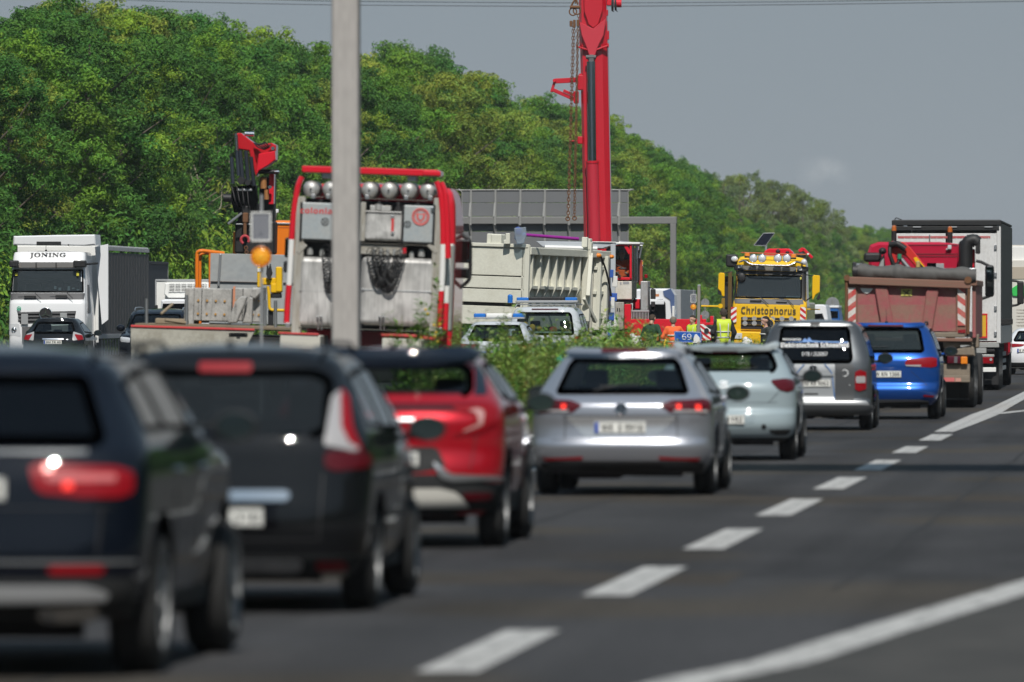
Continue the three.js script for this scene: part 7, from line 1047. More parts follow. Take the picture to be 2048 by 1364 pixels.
// ------------------------------------------------------------------ dirty red tipper lorry
{
  const K = kit(1821, 174.5), o = thing('tipper_lorry', 'dirty red tipper lorry seen from behind with rolled tarpaulin and red and white warning strips', 'lorry', K.pos), Y = (x, y) => K.at(x, y), P = (...l) => l.map(q => Y(...q)), PZ = (z, ...l) => l.map(q => K.at(...q, z));
  M.tip = dirty([.31, .078, .085], .85, [.23, .14, .10], .75, 0, 1, 1, 3.2); M.tip2 = dirty([.22, .10, .07], .8, [.17, .11, .075], .8, 0, 2, 1, 4); M.dust = dirty([.22, .18, .135], .8, [.16, .13, .10], .85, 0, 1, 1, 4); M.tarp = dirty([.045, .045, .046], .8, [.13, .125, .115], .7, 0, 1, 1, 5);
  const tg = sub('tail_gate', o); mesh('gate_sheet', slab(P([1706, 564], [1932, 570], [1930, 664], [1708, 660]), .08, -.12, .01), M.tip, tg);
  mesh('top_beam', beam(pt(K, 1698, 561, .02), pt(K, 1942, 570, .02), .15, .2, .02), M.tip2, tg); mesh('bottom_beam', beam(pt(K, 1702, 668, .02), pt(K, 1930, 670, .02), .10, .16, .02), M.dust, tg); mesh('lower_rail', beam(pt(K, 1702, 678, -.05), pt(K, 1945, 680, -.05), .07, .3, .02), M.tip2, tg);
  for (const q of [P([1749, 573], [1775, 574], [1790, 662], [1764, 662]), P([1853, 577], [1878, 578], [1864, 664], [1842, 664])]) mesh('gate_rib', slab(q, .09, -.04, .02), dirty([.30, .075, .08], .8, [.22, .13, .09], .75), tg);
  for (const [x, s] of [[1704, -1], [1923, 1]]) { const q = rect(K, x - 8, 575 + (s > 0 ? 3 : 0), x + 8, 650); mesh('side_post', kbox(K, x - 11, 566, x + 11, 672, .14, .0, .02), M.tip2, tg); const h = hazardStripes(.145, .72, -s, 6, 0, 0, q.x, q.y, .015); mesh('red_stripe', h.red, dirty([.50, .03, .03], .6, [.38, .2, .16], .6), tg); mesh('white_stripe', h.white, dirty([.62, .60, .57], .5, [.40, .30, .25], .6), tg); }
  mesh('hinge', [kbox(K, 1689, 552, 1698, 570, .2, .05, .03), kbox(K, 1931, 558, 1941, 575, .2, .08, .03), bar(pt(K, 1693, 565, .06), pt(K, 1692, 672, .06), .03, 8), bar(pt(K, 1938, 570, .08), pt(K, 1936, 668, .08), .03, 8), cyl(.06, .1, ...pt(K, 1694, 556, .06), 'z', 12), cyl(.07, .1, ...pt(K, 1936, 560, .1), 'z', 12)], M.rust, tg);
  mesh('warning_plate', kbox(K, 1802, 578, 1824, 592, .012, -.025, .002), std([.48, .45, .10], .6), tg); mesh('plate_symbol', [beam(pt(K, 1806, 581, -.022), pt(K, 1820, 590, -.022), .03, .01, 0), beam(pt(K, 1819, 580, -.022), pt(K, 1808, 590, -.022), .03, .01, 0), kbox(K, 1804, 580, 1822, 581, .004, -.02, 0)], std([.16, .14, .05], .7), tg); mesh('white_plate', slab(P([1720, 576], [1746, 577], [1741, 584], [1735, 587], [1729, 586], [1724, 583]), .012, -.03, 0), M.stripeWhite, tg); mesh('red_reflector', kbox(K, 1916, 659, 1931, 666, .02, .12, .004), M.red, tg);
  mesh('body_side', [kbox(K, 1944, 566, 1952, 676, 5.2, -.2, .02), kbox(K, 1690, 562, 1698, 672, 5.2, -.2, .02)], M.tip, o); mesh('side_top_rail', [kbox(K, 1940, 560, 1954, 572, 5.2, -.1, .02)], M.tip2, o); mesh('floor', kbox(K, 1696, 664, 1946, 674, 5.2, -.2, .01), M.dark, o);
  // rolled tarpaulin with folds
  { const n = 60, m = 14, pos = [], ix = []; for (let i = 0; i <= n; i++) { const u = i / n, cx = lerp(1712, 1952, u), cy = lerp(543, 551, u) - (u < .12 ? (1 - u / .12) * 3 : 0), c = K.at(cx, cy), R = .098 + .012 * Math.sin(u * 23) + (Math.abs(u - .36) < .03 ? .02 : 0); for (let j = 0; j <= m; j++) { const a = j / m * 6.2832, r = R * (1 + .22 * nb(u * 26, j * .9) + .12 * nb(u * 80, j * 2)); pos.push(c[0], c[1] + Math.cos(a) * r * 1.15, -.12 + Math.sin(a) * r); } } for (let i = 0; i < n; i++) for (let j = 0; j < m; j++) { const a = i * (m + 1) + j; ix.push(a, a + 1, a + m + 2, a, a + m + 2, a + m + 1); } const g = new THREE.BufferGeometry(); g.setAttribute('position', new THREE.Float32BufferAttribute(pos, 3)); g.setIndex(ix); g.computeVertexNormals(); mesh('rolled_tarpaulin', g, M.tarp, o); mesh('tarpaulin_tube', tube([[...K.at(1712, 530), -.05], [...K.at(1722, 529), -.1], [...K.at(1745, 534), -.15], [...K.at(1800, 540), -.15], [...K.at(1950, 538), -.15]], .025, 8, 60), M.steel, o); mesh('tarpaulin_end', [cyl(.14, .1, ...pt(K, 1711, 543, -.12), 'x', 16), kbox(K, 1704, 524, 1713, 552, .3, -.3, .04)], M.black, o); }
  // red cab ahead, beacons, air intake, crane arm
  const cab = sub('cab', o); mesh('cab_back', slab(PZ(-5.5, [1735, 505], [1740, 490], [1756, 484], [1880, 484], [1916, 488], [1920, 492], [1920, 560], [1740, 560]), 2.1, -7.6, .06), paint([.42, .012, .04], 0, .4), cab); for (const y of [490, 508, 513]) mesh('cab_groove', kbox(K, 1790, y - 1, 1916, y + 1, .02, -5.49, 0), std([.16, .005, .015], .6), cab); mesh('rear_window', [kbox(K, 1854, 526, 1872, 538, .02, -5.485, .01)], M.privacy, cab); mesh('curtain', kbox(K, 1872, 527, 1888, 538, .02, -5.48, .02), M.zinc, cab); mesh('work_lamp', [kbox(K, 1895, 490, 1903, 499, .08, -5.42, .02), kbox(K, 1892, 497, 1895, 500, .06, -5.42, .01)], M.lampGlass, cab);
  for (const [x, y0, y1] of [[1788, 450, 482], [1900, 452, 486]]) { const b = sub('beacon', cab, [...K.at(x, y1, -5.9), -5.9]), h = (y1 - y0) / K.s; mesh('beacon_pole', cyl(.053, h * .66, 0, h * .33, 0, 'y', 14), M.black, b); mesh('beacon_dome', [cyl(.05, h * .26, 0, h * .79, 0, 'y', 16, .045), ball(.045, .03, .045, 0, h * .92, 0, 12)], phy([.45, .12, .02], .25, 0, { clearcoat: 1 }), b); }
  mesh('air_intake', [tube([pt(K, 1931, 545, -5.0), pt(K, 1931, 500, -5.0), pt(K, 1936, 484, -5.0), pt(K, 1948, 480, -5.0), pt(K, 1955, 486, -5.0)], .125, 14, 40), kbox(K, 1917, 480, 1945, 545, .25, -5.0, .10), kbox(K, 1951, 476, 1960, 508, .3, -4.9, .03)], M.black, o); mesh('intake_side', kbox(K, 1944, 498, 1950, 540, .2, -5.2, .02), M.signal, o);
  const cr = sub('loader_crane', o); mesh('crane_arm', [slab(PZ(-2.95, [1776, 488], [1784, 482], [1808, 484], [1820, 494], [1858, 540], [1838, 542], [1812, 512], [1790, 508], [1800, 545], [1786, 545], [1777, 512]), .25, -3.2, .02)], paint([.55, .035, .03], 0, .45), cr); mesh('crane_hose', [tube([pt(K, 1779, 490, -2.9), pt(K, 1795, 488, -2.85), pt(K, 1811, 498, -2.85)], .06, 8, 24), tube([pt(K, 1780, 492, -2.9), pt(K, 1780, 510, -2.85), pt(K, 1790, 535, -2.85)], .04, 8, 20), tube([pt(K, 1798, 512, -2.9), pt(K, 1797, 524, -2.85), pt(K, 1790, 530, -2.85)], .03, 8, 16)], M.black, cr); mesh('crane_ram', [bar(pt(K, 1802, 518, -2.9), pt(K, 1822, 542, -2.9), .045, 12)], M.steel, cr); mesh('green_cap', cyl(.045, .1, ...pt(K, 1799, 513, -2.85), 'y', 14), std([.02, .22, .12], .5), cr); mesh('yellow_decal', slab(PZ(-2.94, [1827, 516], [1833, 514], [1853, 538], [1838, 540]), .02, -2.96, .004), M.yellow, cr); mesh('crane_mark', [beam(pt(K, 1836, 524, -2.93), pt(K, 1849, 538, -2.93), .03, .01, 0)], M.black, cr); mesh('yellow_bottle', [kbox(K, 1832, 522, 1840, 542, .1, -2.4, .03)], dirty([.45, .32, .10], .6, [.3, .2, .1], .6), cr); mesh('crane_grab', [kbox(K, 1727, 505, 1762, 524, .5, -3.2, .08), slab(PZ(-2.8, [1755, 545], [1760, 520], [1768, 508], [1771, 545]), .2, -3.0, .02), ball(.08, .07, .1, ...pt(K, 1765, 502, -3), 10)], M.black, cr); mesh('grab_plate', slab(PZ(-2.6, [1752, 546], [1762, 522], [1768, 516], [1768, 546]), .1, -2.7, .01), M.dullSteel, cr);
  // mirror
  const m = sub('mirror', o); mesh('mirror_arm', [tube([pt(K, 1952, 522, -6.8), pt(K, 1962, 524, -6.8), pt(K, 1978, 532, -6.8)], .03, 8), tube([pt(K, 1950, 602, -6.8), pt(K, 1962, 598, -6.8), pt(K, 1980, 592, -6.8)], .03, 8)], M.black, m); mesh('mirror_housing', kbox(K, 1970, 530, 1988, 594, .2, -6.75, .05), M.black, m); mesh('mirror_glass', kbox(K, 1973, 534, 1986, 590, .01, -6.745, .003), M.mirror, m);
  // rear underside
  const un = sub('rear_frame', o); mesh('hinge_bracket', [kbox(K, 1894, 664, 1911, 676, .2, .05, .02), cyl(.09, .32, ...pt(K, 1904, 687, -.1), 'x', 18), kbox(K, 1886, 676, 1892, 694, .2, .0, .02), kbox(K, 1918, 684, 1946, 690, .15, -.1, .02)], M.dust, un); mesh('mudguard', slab(P([1892, 703], [1942, 690], [1948, 696], [1950, 712], [1892, 712]), .4, -.4, .03), M.dust, un); mesh('lamp_bracket', kbox(K, 1876, 728, 1940, 758, .08, -.1, .01), M.dust, un); mesh('tail_lamp', [kbox(K, 1894, 712, 1921, 727, .08, .0, .015)], M.darkred, un); mesh('indicator', kbox(K, 1921.5, 713, 1935, 728, .08, .0, .015), M.amber, un); mesh('lamp_divider', kbox(K, 1908, 713, 1915, 726, .085, .005, .006), M.grey, un); mesh('under_run_bar', kbox(K, 1700, 751, 1940, 765, .12, .05, .02), M.dust, un); mesh('bar_reflector', [kbox(K, 1880, 755, 1909, 763, .01, .06, 0)], std([.55, .13, .13], .5), un); mesh('bar_reflector', [kbox(K, 1911, 756, 1922, 763, .01, .06, 0)], std([.50, .25, .2], .5), un);
  mesh('mud_flap', [kbox(K, 1880, 765, 1938, 800, .03, -.5, .004), kbox(K, 1704, 765, 1760, 800, .03, -.5, .004)], M.black, o); mesh('under_box', [kbox(K, 1700, 682, 1890, 760, .4, -1.0, .03), box(.9, .4, 7, 0, .9, -4, .03)], M.dark, o); mesh('side_tank', kbox(K, 1938, 690, 1950, 760, 1.2, -2.2, .04), M.dust, o); mesh('tool_box', kbox(K, 1940, 668, 1958, 696, .6, -.8, .03), M.dust, o);
  for (const s of [-1, 1]) for (const z of [-.9, -2.25, -6.6]) truckWheel(o, s * (z < -5 ? 1.08 : .93), .52, z, .52, z < -5 ? .32 : .60, 1);
}

// ------------------------------------------------------------------ articulated lorry at the right, seen from behind
{
  const K = kit(1893, 214), o = thing('articulated_lorry', 'articulated lorry seen from behind, dirty white rear doors and dark grey curtain side', 'lorry', K.pos), W = 2.55, Z = EYE;
  M.doorWhite = dirty([.62, .62, .62], .45, [.46, .44, .41], .55, 0, 1, 2, 4);
  const t = sub('trailer', o), top = 3.98, bot = 1.12;
  for (const [x0, x1] of [[-1.22, -.02], [.02, 1.22]]) mesh('rear_door', box(x1 - x0, top - bot - .3, .05, (x0 + x1) / 2, (top + bot) / 2 - .1, -.04, .01), M.doorWhite, t);
  mesh('door_corrugation', ribs(16, (i, u) => box(.012, top - bot - .5, .012, lerp(-1.15, 1.15, u), (top + bot) / 2 - .1, -.012, .004)), M.doorWhite, t);
  mesh('corner_post', [box(.10, top - bot, .14, 1.24, (top + bot) / 2, -.06, .02)], M.doorWhite, t); mesh('corner_post', [box(.10, top - bot, .14, -1.24, (top + bot) / 2, -.06, .02)], M.doorWhite, t);
  mesh('roof_frame', [box(2.6, .13, .2, 0, top + .0, -.06, .02), box(2.5, .1, .05, 0, top - .13, -.0, .01)], M.black, t); mesh('roof_clip', ribs(3, i => box(.2, .03, .05, -.7 + i * .85, top - .1, .03, .01)), M.zinc, t); mesh('roof_hoop', tube([[-1.25, top, -.05], [-1.2, top + .12, -.05], [-1.0, top + .04, -.05], [-.9, top, -.05]], .012, 5), M.black, t);
  mesh('red_stripe', box(2.2, .055, .006, -.06, top - .34, -.010, 0), dirty([.42, .04, .05], .6, [.45, .3, .28], .6), t);
  mesh('side_curtain', box(.03, top - 1.55, 13.3, 1.27, (top + 1.55) / 2, -6.8, .004), std([.050, .055, .055], .6), t); mesh('side_curtain', box(.03, top - 1.55, 13.3, -1.27, (top + 1.55) / 2, -6.8, .004), std([.050, .055, .055], .6), t);
  mesh('side_board', ribs(5, (i, u) => box(.04, .42, 2.5, 1.265, 1.32, -1.5 - i * 2.6, .01)), M.zinc, t); mesh('curtain_strap', ribs(20, (i, u) => box(.02, .14, .05, 1.30, 1.62, lerp(-.4, -13, u), .004)), M.black, t); mesh('roof', box(2.55, .05, 13.4, 0, top + .05, -6.8, .01), M.black, t); mesh('front_wall', box(2.5, 2.8, .06, 0, 2.6, -13.4, .01), M.whiteFlat, t);
  for (const y of [3.4, 2.75, 1.95, 1.35]) mesh('door_hinge', [box(.06, .12, .06, 1.16, y, .0, .01)], M.steel, t); mesh('lock_rod', [bar([.5, 1.2, .02], [.5, 3.7, .02], .015, 8), bar([-.4, 1.2, .02], [-.4, 3.7, .02], .015, 8)], M.steel, t);
  const pl = sub('marker_board', t); const q = rect(K, 1959, 627, 1975, 676); mesh('yellow_board', box(q.w, q.h, .012, q.x, q.y, .02, 0), std([.62, .36, .02], .5), pl); mesh('board_border', [box(q.w, .04, .006, q.x, q.y + q.h / 2 - .02, .03, 0), box(q.w, .04, .006, q.x, q.y - q.h / 2 + .02, .03, 0), box(.035, q.h - .08, .006, q.x - q.w / 2 + .018, q.y, .03, 0), box(.035, q.h - .08, .006, q.x + q.w / 2 - .018, q.y, .03, 0)], M.stripeRed, pl);
  mesh('bed_edge', [box(2.5, .12, .1, 0, 1.08, -.05, .01), box(.5, .16, .1, .7, .96, -.06, .02)], M.dullSteel, t); mesh('under_frame', [box(2.2, .3, 12, 0, .95, -6.5, .02)], M.dark, t);
  const lampQ = rect(K, 1960, 712, 1987, 729); for (const s of [1, -1]) { const l = sub('tail_lamp', t); mesh('lamp_body', box(lampQ.w, lampQ.h * .8, .06, s * lampQ.x, lampQ.y, .0, .02), M.red, l); mesh('lamp_mount', box(lampQ.w + .04, .06, .1, s * lampQ.x, lampQ.y + .11, -.02, .01), M.dullSteel, l); mesh('lamp_spot', [cyl(.035, .02, s * lampQ.x + .1, lampQ.y + .02, .035, 'z', 12)], M.clear, l); }
  mesh('under_run_bar', box(2.35, .11, .1, 0, EYE + (625 - 739) / 84, -.02, .01), M.whiteFlat, t); mesh('lamp_bar', box(2.3, .06, .06, 0, .95, -.05, .01), M.black, t); mesh('mud_flap', ribs(2, i => box(.55, .5, .02, -.95 + i * 1.9, .38, -.6, .004)), M.black, t);
  for (const s of [-1, 1]) for (const z of [-1.3, -2.6, -3.9]) truckWheel(t, s * 1.05, .5, z, .5, .38, 1); mesh('side_guard', ribs(3, i => box(.04, .1, 3.4, 1.2, .5 + i * .17, -7.5, .01)), M.zinc, t);
  const c = sub('tractor_cab', o); mesh('cab_shell', box(2.45, 2.7, 2.2, 0, 2.1, -15.4, .12), paint([.45, .012, .03], 0, .4), c); const K3 = kit(1893, 226); const X = p => XAT(p, 226) - K.pos[0], Yq = y => EYE + (625 - y) / (F / 226);
  mesh('mirror_arm', [tube([[1.2, Yq(560), -14], [X(2030), Yq(562), -14], [X(2044), Yq(568), -14]], .03, 8), tube([[1.2, Yq(612), -14], [X(2030), Yq(610), -14], [X(2043), Yq(603), -14]], .03, 8)], M.black, c); mesh('mirror_housing', box(.17, .58, .18, X(2038), Yq(585), -14, .04), M.black, c); for (const s of [-1, 1]) truckWheel(c, s * 1.05, .5, -15.6, .5, .32, 1);
}
// pale lorry with lettering and white car beyond it, at the right edge
{
  const d = 296, K = kit(2085, d), o = thing('pale_lorry', 'pale cream lorry with lines of lettering, cut by the right edge beyond the articulated lorry', 'lorry', K.pos);
  mesh('rear_wall', kbox(K, 2010, 520, 2160, 692, .1, 0, .02), M.cream, o); mesh('upper_body', kbox(K, 2012, 493, 2158, 533, 9, -.1, .03), M.whiteFlat, o); mesh('roof_box', kbox(K, 2012, 490, 2158, 508, 9, -.2, .04), std([.48, .45, .40], .6), o); mesh('side_wall', [kbox(K, 2008, 520, 2012, 692, 9, -.1, .01), kbox(K, 2158, 520, 2162, 692, 9, -.1, .01)], M.cream, o); mesh('dark_band', kbox(K, 2012, 534, 2158, 558, .02, .02, 0), std([.40, .35, .28], .7), o);
  const lines = ['Umzug', 'Transport', 'Lagerung', 'Montage', 'Logistik', 'Verleih']; mesh('lettering', lines.map((l, i) => { const p = K.at(2041, 620 + i * 6.2); return text(l, .26, .05, 'sans', .004).translate(p[0], p[1], .004); }), std([.25, .22, .18], .7), o); mesh('green_panel', [slab([[2022, 578], [2034, 570], [2060, 572], [2060, 594], [2026, 592]].map(p => K.at(...p)), .05, .02, .01)], std([.03, .45, .08], .5), o);
  mesh('bumper', kbox(K, 2010, 692, 2160, 712, .2, .05, .02), M.grey, o); for (const s of [-1, 1]) for (const z of [-1.5, -6]) truckWheel(o, s * 1.0, .5, z, .5, .32, 1.2);
}
makeCar({
  name: 'estate_car', label: 'white car cut by the right edge, between the articulated lorry and the pale lorry', pos: [XAT(2072, 268), 0, -268], L: 4.6, p: 3, c: .42, paint: M.cabWhite, taper: .06,
  rows: [[.20, .80, -.14, -4.4], [.34, .88, -.03, -4.55], [.55, .91, 0, -4.6], [.85, .91, -.05, -4.3], [.96, .89, -.12, -3.6], [1.2, .74, -.5, -2.9], [1.33, .62, -.72, -2.5], [1.37, .55, -.80, -2.3]], crown: .03, wheelR: .32, axleR: -.95, axleF: -3.7, track: .79, spokes: 5,
  rearWindow: sym([[.54, 1.30], [.68, 1.03], [.64, .98]]), sideWindows: [[[-.8, 1.0], [-1.0, 1.26], [-2.0, 1.3], [-3.1, .98]]], wsY: [1.0, 1.28], wsTop: .52, wsBot: .68,
  panels: [{ name: 'tail_lamp', pts: [[.30, .90], [.42, .84], [.86, .80], [.86, .93]], both: true, mat: M.red, r: .02, off: .012 }, { name: 'plate_recess', pts: sym([[.34, .80], [.30, .66]]), mat: M.cabWhite, off: .004 }, { name: 'bumper_lower', pts: sym([[.80, .36], [.78, .22]]), mat: M.diffuser, off: .006, cols: 30 }],
  plate: [-.30, .72, .52, .11, 'E AU 227'], mirrorY: .98, mirrorZ: -3.0, seatTop: 1.0,
});
// ------------------------------------------------------------------ people: bodies, heads and hands meshed from smoothly joined tapered capsules
function blob(caps, c, half, res, k) {                      // caps: [p, q, r0, r1]
  const mc = new MarchingCubes(res, M.black, false, false, 120000); mc.isolation = 0; const f = mc.field, h2 = res / 2; f.fill(-.2);
  for (let z = 1; z < res - 1; z++) for (let y = 1; y < res - 1; y++) for (let x = 1; x < res - 1; x++) {
    const X = c[0] + half * (x - h2) / h2, Y = c[1] + half * (y - h2) / h2, Z = c[2] + half * (z - h2) / h2; let d = 1;
    for (const [p, q, r0, r1] of caps) { const dx = q[0] - p[0], dy = q[1] - p[1], dz = q[2] - p[2], L = dx * dx + dy * dy + dz * dz, t = L ? clamp(((X - p[0]) * dx + (Y - p[1]) * dy + (Z - p[2]) * dz) / L, 0, 1) : 0, e = Math.hypot(X - p[0] - dx * t, Y - p[1] - dy * t, Z - p[2] - dz * t) - lerp(r0, r1, t), m = Math.max(k - Math.abs(d - e), 0) / k; d = Math.min(d, e) - m * m * k * .25; }
    f[x + y * res + z * res * res] = -d;
  }
  mc.update(); const n = mc.count, P = new Float32Array(n * 3), N = new Float32Array(n * 3);
  for (let i = 0; i < n; i++) for (let j = 0; j < 3; j++) { P[i * 3 + j] = mc.positionArray[i * 3 + j] * half + c[j]; N[i * 3 + j] = mc.normalArray[i * 3 + j]; }
  const g = new THREE.BufferGeometry(); g.setAttribute('position', new THREE.BufferAttribute(P, 3)); g.setAttribute('normal', new THREE.BufferAttribute(N, 3)); return g;
}
const HEAD = blob([[[0, .03, -.015], [0, .035, -.02], .093, .09], [[0, .0, .02], [0, -.06, .035], .075, .052], [[0, -.075, .055], [0, -.085, .06], .026, .024], [[0, .012, .088], [0, -.022, .106], .010, .015], [[.078, -.01, -.01], [.084, .02, -.015], .016, .02], [[-.078, -.01, -.01], [-.084, .02, -.015], .016, .02], [[-.035, .032, .08], [.035, .032, .08], .014, .014], [[0, -.05, -.02], [0, -.16, -.03], .055, .06], [[-.02, -.052, .083], [.02, -.052, .083], .011, .011]], [0, -.02, 0], .19, 56, .03);
const HAND = blob([[[0, 0, 0], [0, -.075, .005], .030, .036], [[-.027, -.08, .005], [-.03, -.125, .02], .0095, .009], [[-.03, -.125, .02], [-.028, -.155, .045], .009, .0075], [[-.009, -.085, .005], [-.01, -.14, .02], .010, .009], [[-.01, -.14, .02], [-.009, -.172, .048], .009, .0075], [[.010, -.083, .005], [.011, -.135, .02], .0095, .009], [[.011, -.135, .02], [.010, -.165, .046], .009, .0075], [[.028, -.078, .005], [.031, -.115, .018], .0085, .008], [[.031, -.115, .018], [.03, -.14, .038], .008, .007], [[-.025, -.02, .01], [-.055, -.055, .03], .014, .011], [[-.055, -.055, .03], [-.055, -.09, .045], .011, .008]], [0, -.08, .01], .12, 48, .012);
function person(label, pos, turn, S) {
  const o = thing('person', label, 'person', pos, turn), A = S.arms || [[.27, 1.15, -.04], [.27, .90, .05]], B = S.armsL || A, m = p => [-p[0], p[1], p[2]], bend = S.lean || 0, lean = p => [p[0], p[1] - Math.max(0, p[1] - .95) * bend * .25, p[2] + Math.max(0, p[1] - .95) * bend];
  const legs = S.sit ? [[[.09, .93, .02], [.12, .90, .42]], [[.12, .90, .42], [.13, .48, .46]], [[.13, .48, .46], [.14, .44, .58]]] : [[[.09, .92, 0], [.10, .50, .02]], [[.10, .50, .02], [.11, .09, -.02]], [[.11, .06, -.02], [.13, .04, .13]]];
  const lr = [[.085, .058], [.058, .042], [.042, .036]], caps = [], cloth = [], trous = [], E = .014;
  const torso = [[[0, .98, 0], [0, 1.15, .01], .125, .115], [[-.05, 1.15, .01], [-.07, 1.33, .0], .10, .11], [[.05, 1.15, .01], [.07, 1.33, 0], .10, .11], [[-.15, 1.42, -.01], [.15, 1.42, -.01], .062, .062], [[0, 1.40, -.01], [0, 1.53, .005], .062, .054]].map(q => [lean(q[0]), lean(q[1]), q[2], q[3]]);
  caps.push(...torso); for (const [f, Q] of [[p => p, A], [m, B]]) { const s = lean(f([.185, 1.42, -.01])), e = lean(f(Q[0])), w = lean(f(Q[1])); caps.push([s, e, .056, .043], [e, w, .043, .028]); cloth.push([s, e, .056 + E + .004, .047 + E]); if (S.longSleeves !== false) cloth.push([e, w, .047 + E, .036 + E]); legs.forEach((l, i) => { const q = [f(l[0]), f(l[1]), lr[i][0], lr[i][1]]; caps.push(q); if (i < 2) trous.push([q[0], q[1], q[2] + E, q[3] + E + .008]); }); }
  trous.push([[-.05, .93, 0], [.05, .93, 0], .125 + E, .125 + E]); cloth.push(...torso.slice(0, 4).map(q => [q[0], q[1], q[2] + E, q[3] + E]), [[0, .90, 0], [0, 1.0, 0], .13 + E, .128 + E]);
  const skin = std(S.skin || [.46, .27, .19], .55), hc = lean([0, 1.655, .02]);
  const hands = [[1, A], [-1, B]].map(([s, Q]) => { const e = V(...lean([s * Q[0][0], Q[0][1], Q[0][2]])), w = V(...lean([s * Q[1][0], Q[1][1], Q[1][2]])), u = w.clone().sub(e).normalize(), g = HAND.clone(); if (s < 0) { g.scale(-1, 1, 1); const p = g.attributes.position.array; for (let i = 0; i < p.length; i += 9) for (let j = 0; j < 3; j++) { const t = p[i + 3 + j]; p[i + 3 + j] = p[i + 6 + j]; p[i + 6 + j] = t; } g.computeVertexNormals(); } return g.applyQuaternion(new THREE.Quaternion().setFromUnitVectors(V(0, -1, 0), u)).translate(w.x, w.y, w.z); });
  const head = HEAD.clone().rotateX(S.nod || 0).rotateY(S.look || 0).translate(...hc);
  const H = sub('figure', o); o.remove(H);
  mesh('body', [blob(caps, [0, .9, .1], .98, 76, .05), head, ...hands], skin, o);
  mesh('top', blob(cloth, [0, 1.2, .1], .62, 58, .05), std(S.top, .8), o); mesh('trousers', blob(trous, [0, .55, .1], .68, 52, .04), std(S.legs, .85), o);
  const turnH = g => g.rotateX(S.nod || 0).rotateY(S.look || 0).translate(...hc);
  mesh('hair', turnH(mergeGeometries([plain(new THREE.SphereGeometry(.101, 22, 14, 0, 6.284, 0, 1.5).scale(.98, 1.02, 1.08).rotateX(-.42).translate(0, .035, -.018)), plain(ball(.085, .085, .06, 0, .0, -.062, 16)), ...(S.longHair ? [plain(ball(.09, .11, .06, 0, -.06, -.075, 14))] : [])])), std(S.hair, .85), o);
  mesh('eyes', turnH(mergeGeometries([-1, 1].map(s => plain(ball(.011, .008, .008, s * .033, .012, .083, 8))))), M.print, o);
  mesh('boots', [1, -1].map(s => { const a = legs[2][0], b = legs[2][1]; return bar([s * a[0], a[1], a[2]], [s * b[0], b[1], b[2]], .05, 12, .045); }), M.black, o);
  if (S.vest) {
    const v = mesh('safety_vest', blob(torso.slice(0, 4).map(q => [q[0], q[1], q[2] + .03, q[3] + .03]).concat([[[0, .92, 0], [0, 1.0, 0], .16, .155]]), [0, 1.2, .05], .5, 52, .06), std(S.vest, .6, 0, S.glow || {}), o);
    const hoop = (y, rx, rz) => new THREE.TorusGeometry(1, .13, 6, 36).rotateX(Math.PI / 2).scale(rx, .16, rz).translate(...lean([0, y, .0]));
    mesh('reflective_band', [hoop(1.02, .172, .165), hoop(1.17, .176, .152), ...[-1, 1].map(s => tube([[s * .10, 1.06, -.15], [s * .11, 1.3, -.145], [s * .12, 1.47, -.06], [s * .11, 1.42, .10], [s * .10, 1.1, .155]].map(lean), .016, 6, 20))], std([.50, .51, .52], .4), v);
  }
  if (S.bands) mesh('reflective_band', S.bands.flatMap(y => [new THREE.TorusGeometry(1, .14, 6, 36).rotateX(Math.PI / 2).scale(.168, .17, .15).translate(...lean([0, y, .0]))]).concat([[1, A], [-1, B]].map(([s, Q]) => { const e = lean([s * Q[0][0], Q[0][1], Q[0][2]]), w = lean([s * Q[1][0], Q[1][1], Q[1][2]]); return bar(e.map((v, i) => lerp(v, w[i], .25)), e.map((v, i) => lerp(v, w[i], .5)), .066, 14, .06); })), std([.55, .55, .52], .4), o);
  return o;
}
const stand = (px, d, py) => { const x = XAT(px, d), y = LY(x), top = EYE + (625 - py) * d / F; return [[x, y, -d], (top - y) / 1.765]; };
const scaled = (o, k) => { o.scale.setScalar(k); return o; };
const HV = [.52, .66, .03], HO = [.80, .13, .03];
{ const [p, k] = stand(1302, 256, 629); scaled(person('person in a dark green shirt seen from behind, before the red crane chassis', p, Math.PI - .35, { top: [.012, .05, .022], legs: [.05, .05, .055], hair: [.05, .032, .02], longSleeves: false, arms: [[.29, 1.16, .0], [.10, 1.03, .24]], armsL: [[.30, 1.18, -.02], [.16, .98, .22]], lean: .12, nod: .45 }), k);
  const b = thing('yellow_jacket', 'yellow folded jacket held beside the person in the green shirt', 'jacket', [p[0] + .34, p[1] + .55, p[2] + .12]); mesh('folded_cloth', blob([[[0, .45, 0], [.02, .1, .02], .07, .11], [[.08, .4, 0], [.12, .05, 0], .06, .08], [[-.08, .3, .02], [-.06, 0, .02], .05, .07]], [0, .22, 0], .4, 40, .05), std([.70, .42, .02], .8), b); }
{ const [p, k] = stand(1347, 252, 633); scaled(person('person in an orange reflective jacket seen from behind the blue direction sign', p, Math.PI + .15, { top: HO, legs: HO, hair: [.16, .13, .10], bands: [1.22, 1.02], arms: [[.31, 1.17, .02], [.33, .95, .12]], armsL: [[.33, 1.22, .06], [.30, 1.05, .25]], lean: .16 }), k); }
{ const [p, k] = stand(1386, 262, 632); scaled(person('person with a yellow vest looking sideways, partly behind the grey post', p, -.7, { top: [.03, .03, .035], legs: [.02, .022, .03], hair: [.03, .022, .016], vest: HV, skin: [.48, .27, .20] }), k); }
{ const [p, k] = stand(1447, 258, 619); scaled(person('person in a bright yellow vest seen from behind at the yellow tow lorry door', p, Math.PI + .2, { top: [.012, .013, .018], legs: [.42, .40, .38], hair: [.045, .032, .024], vest: HV, arms: [[.29, 1.15, .0], [.25, .93, .15]] }), k); }
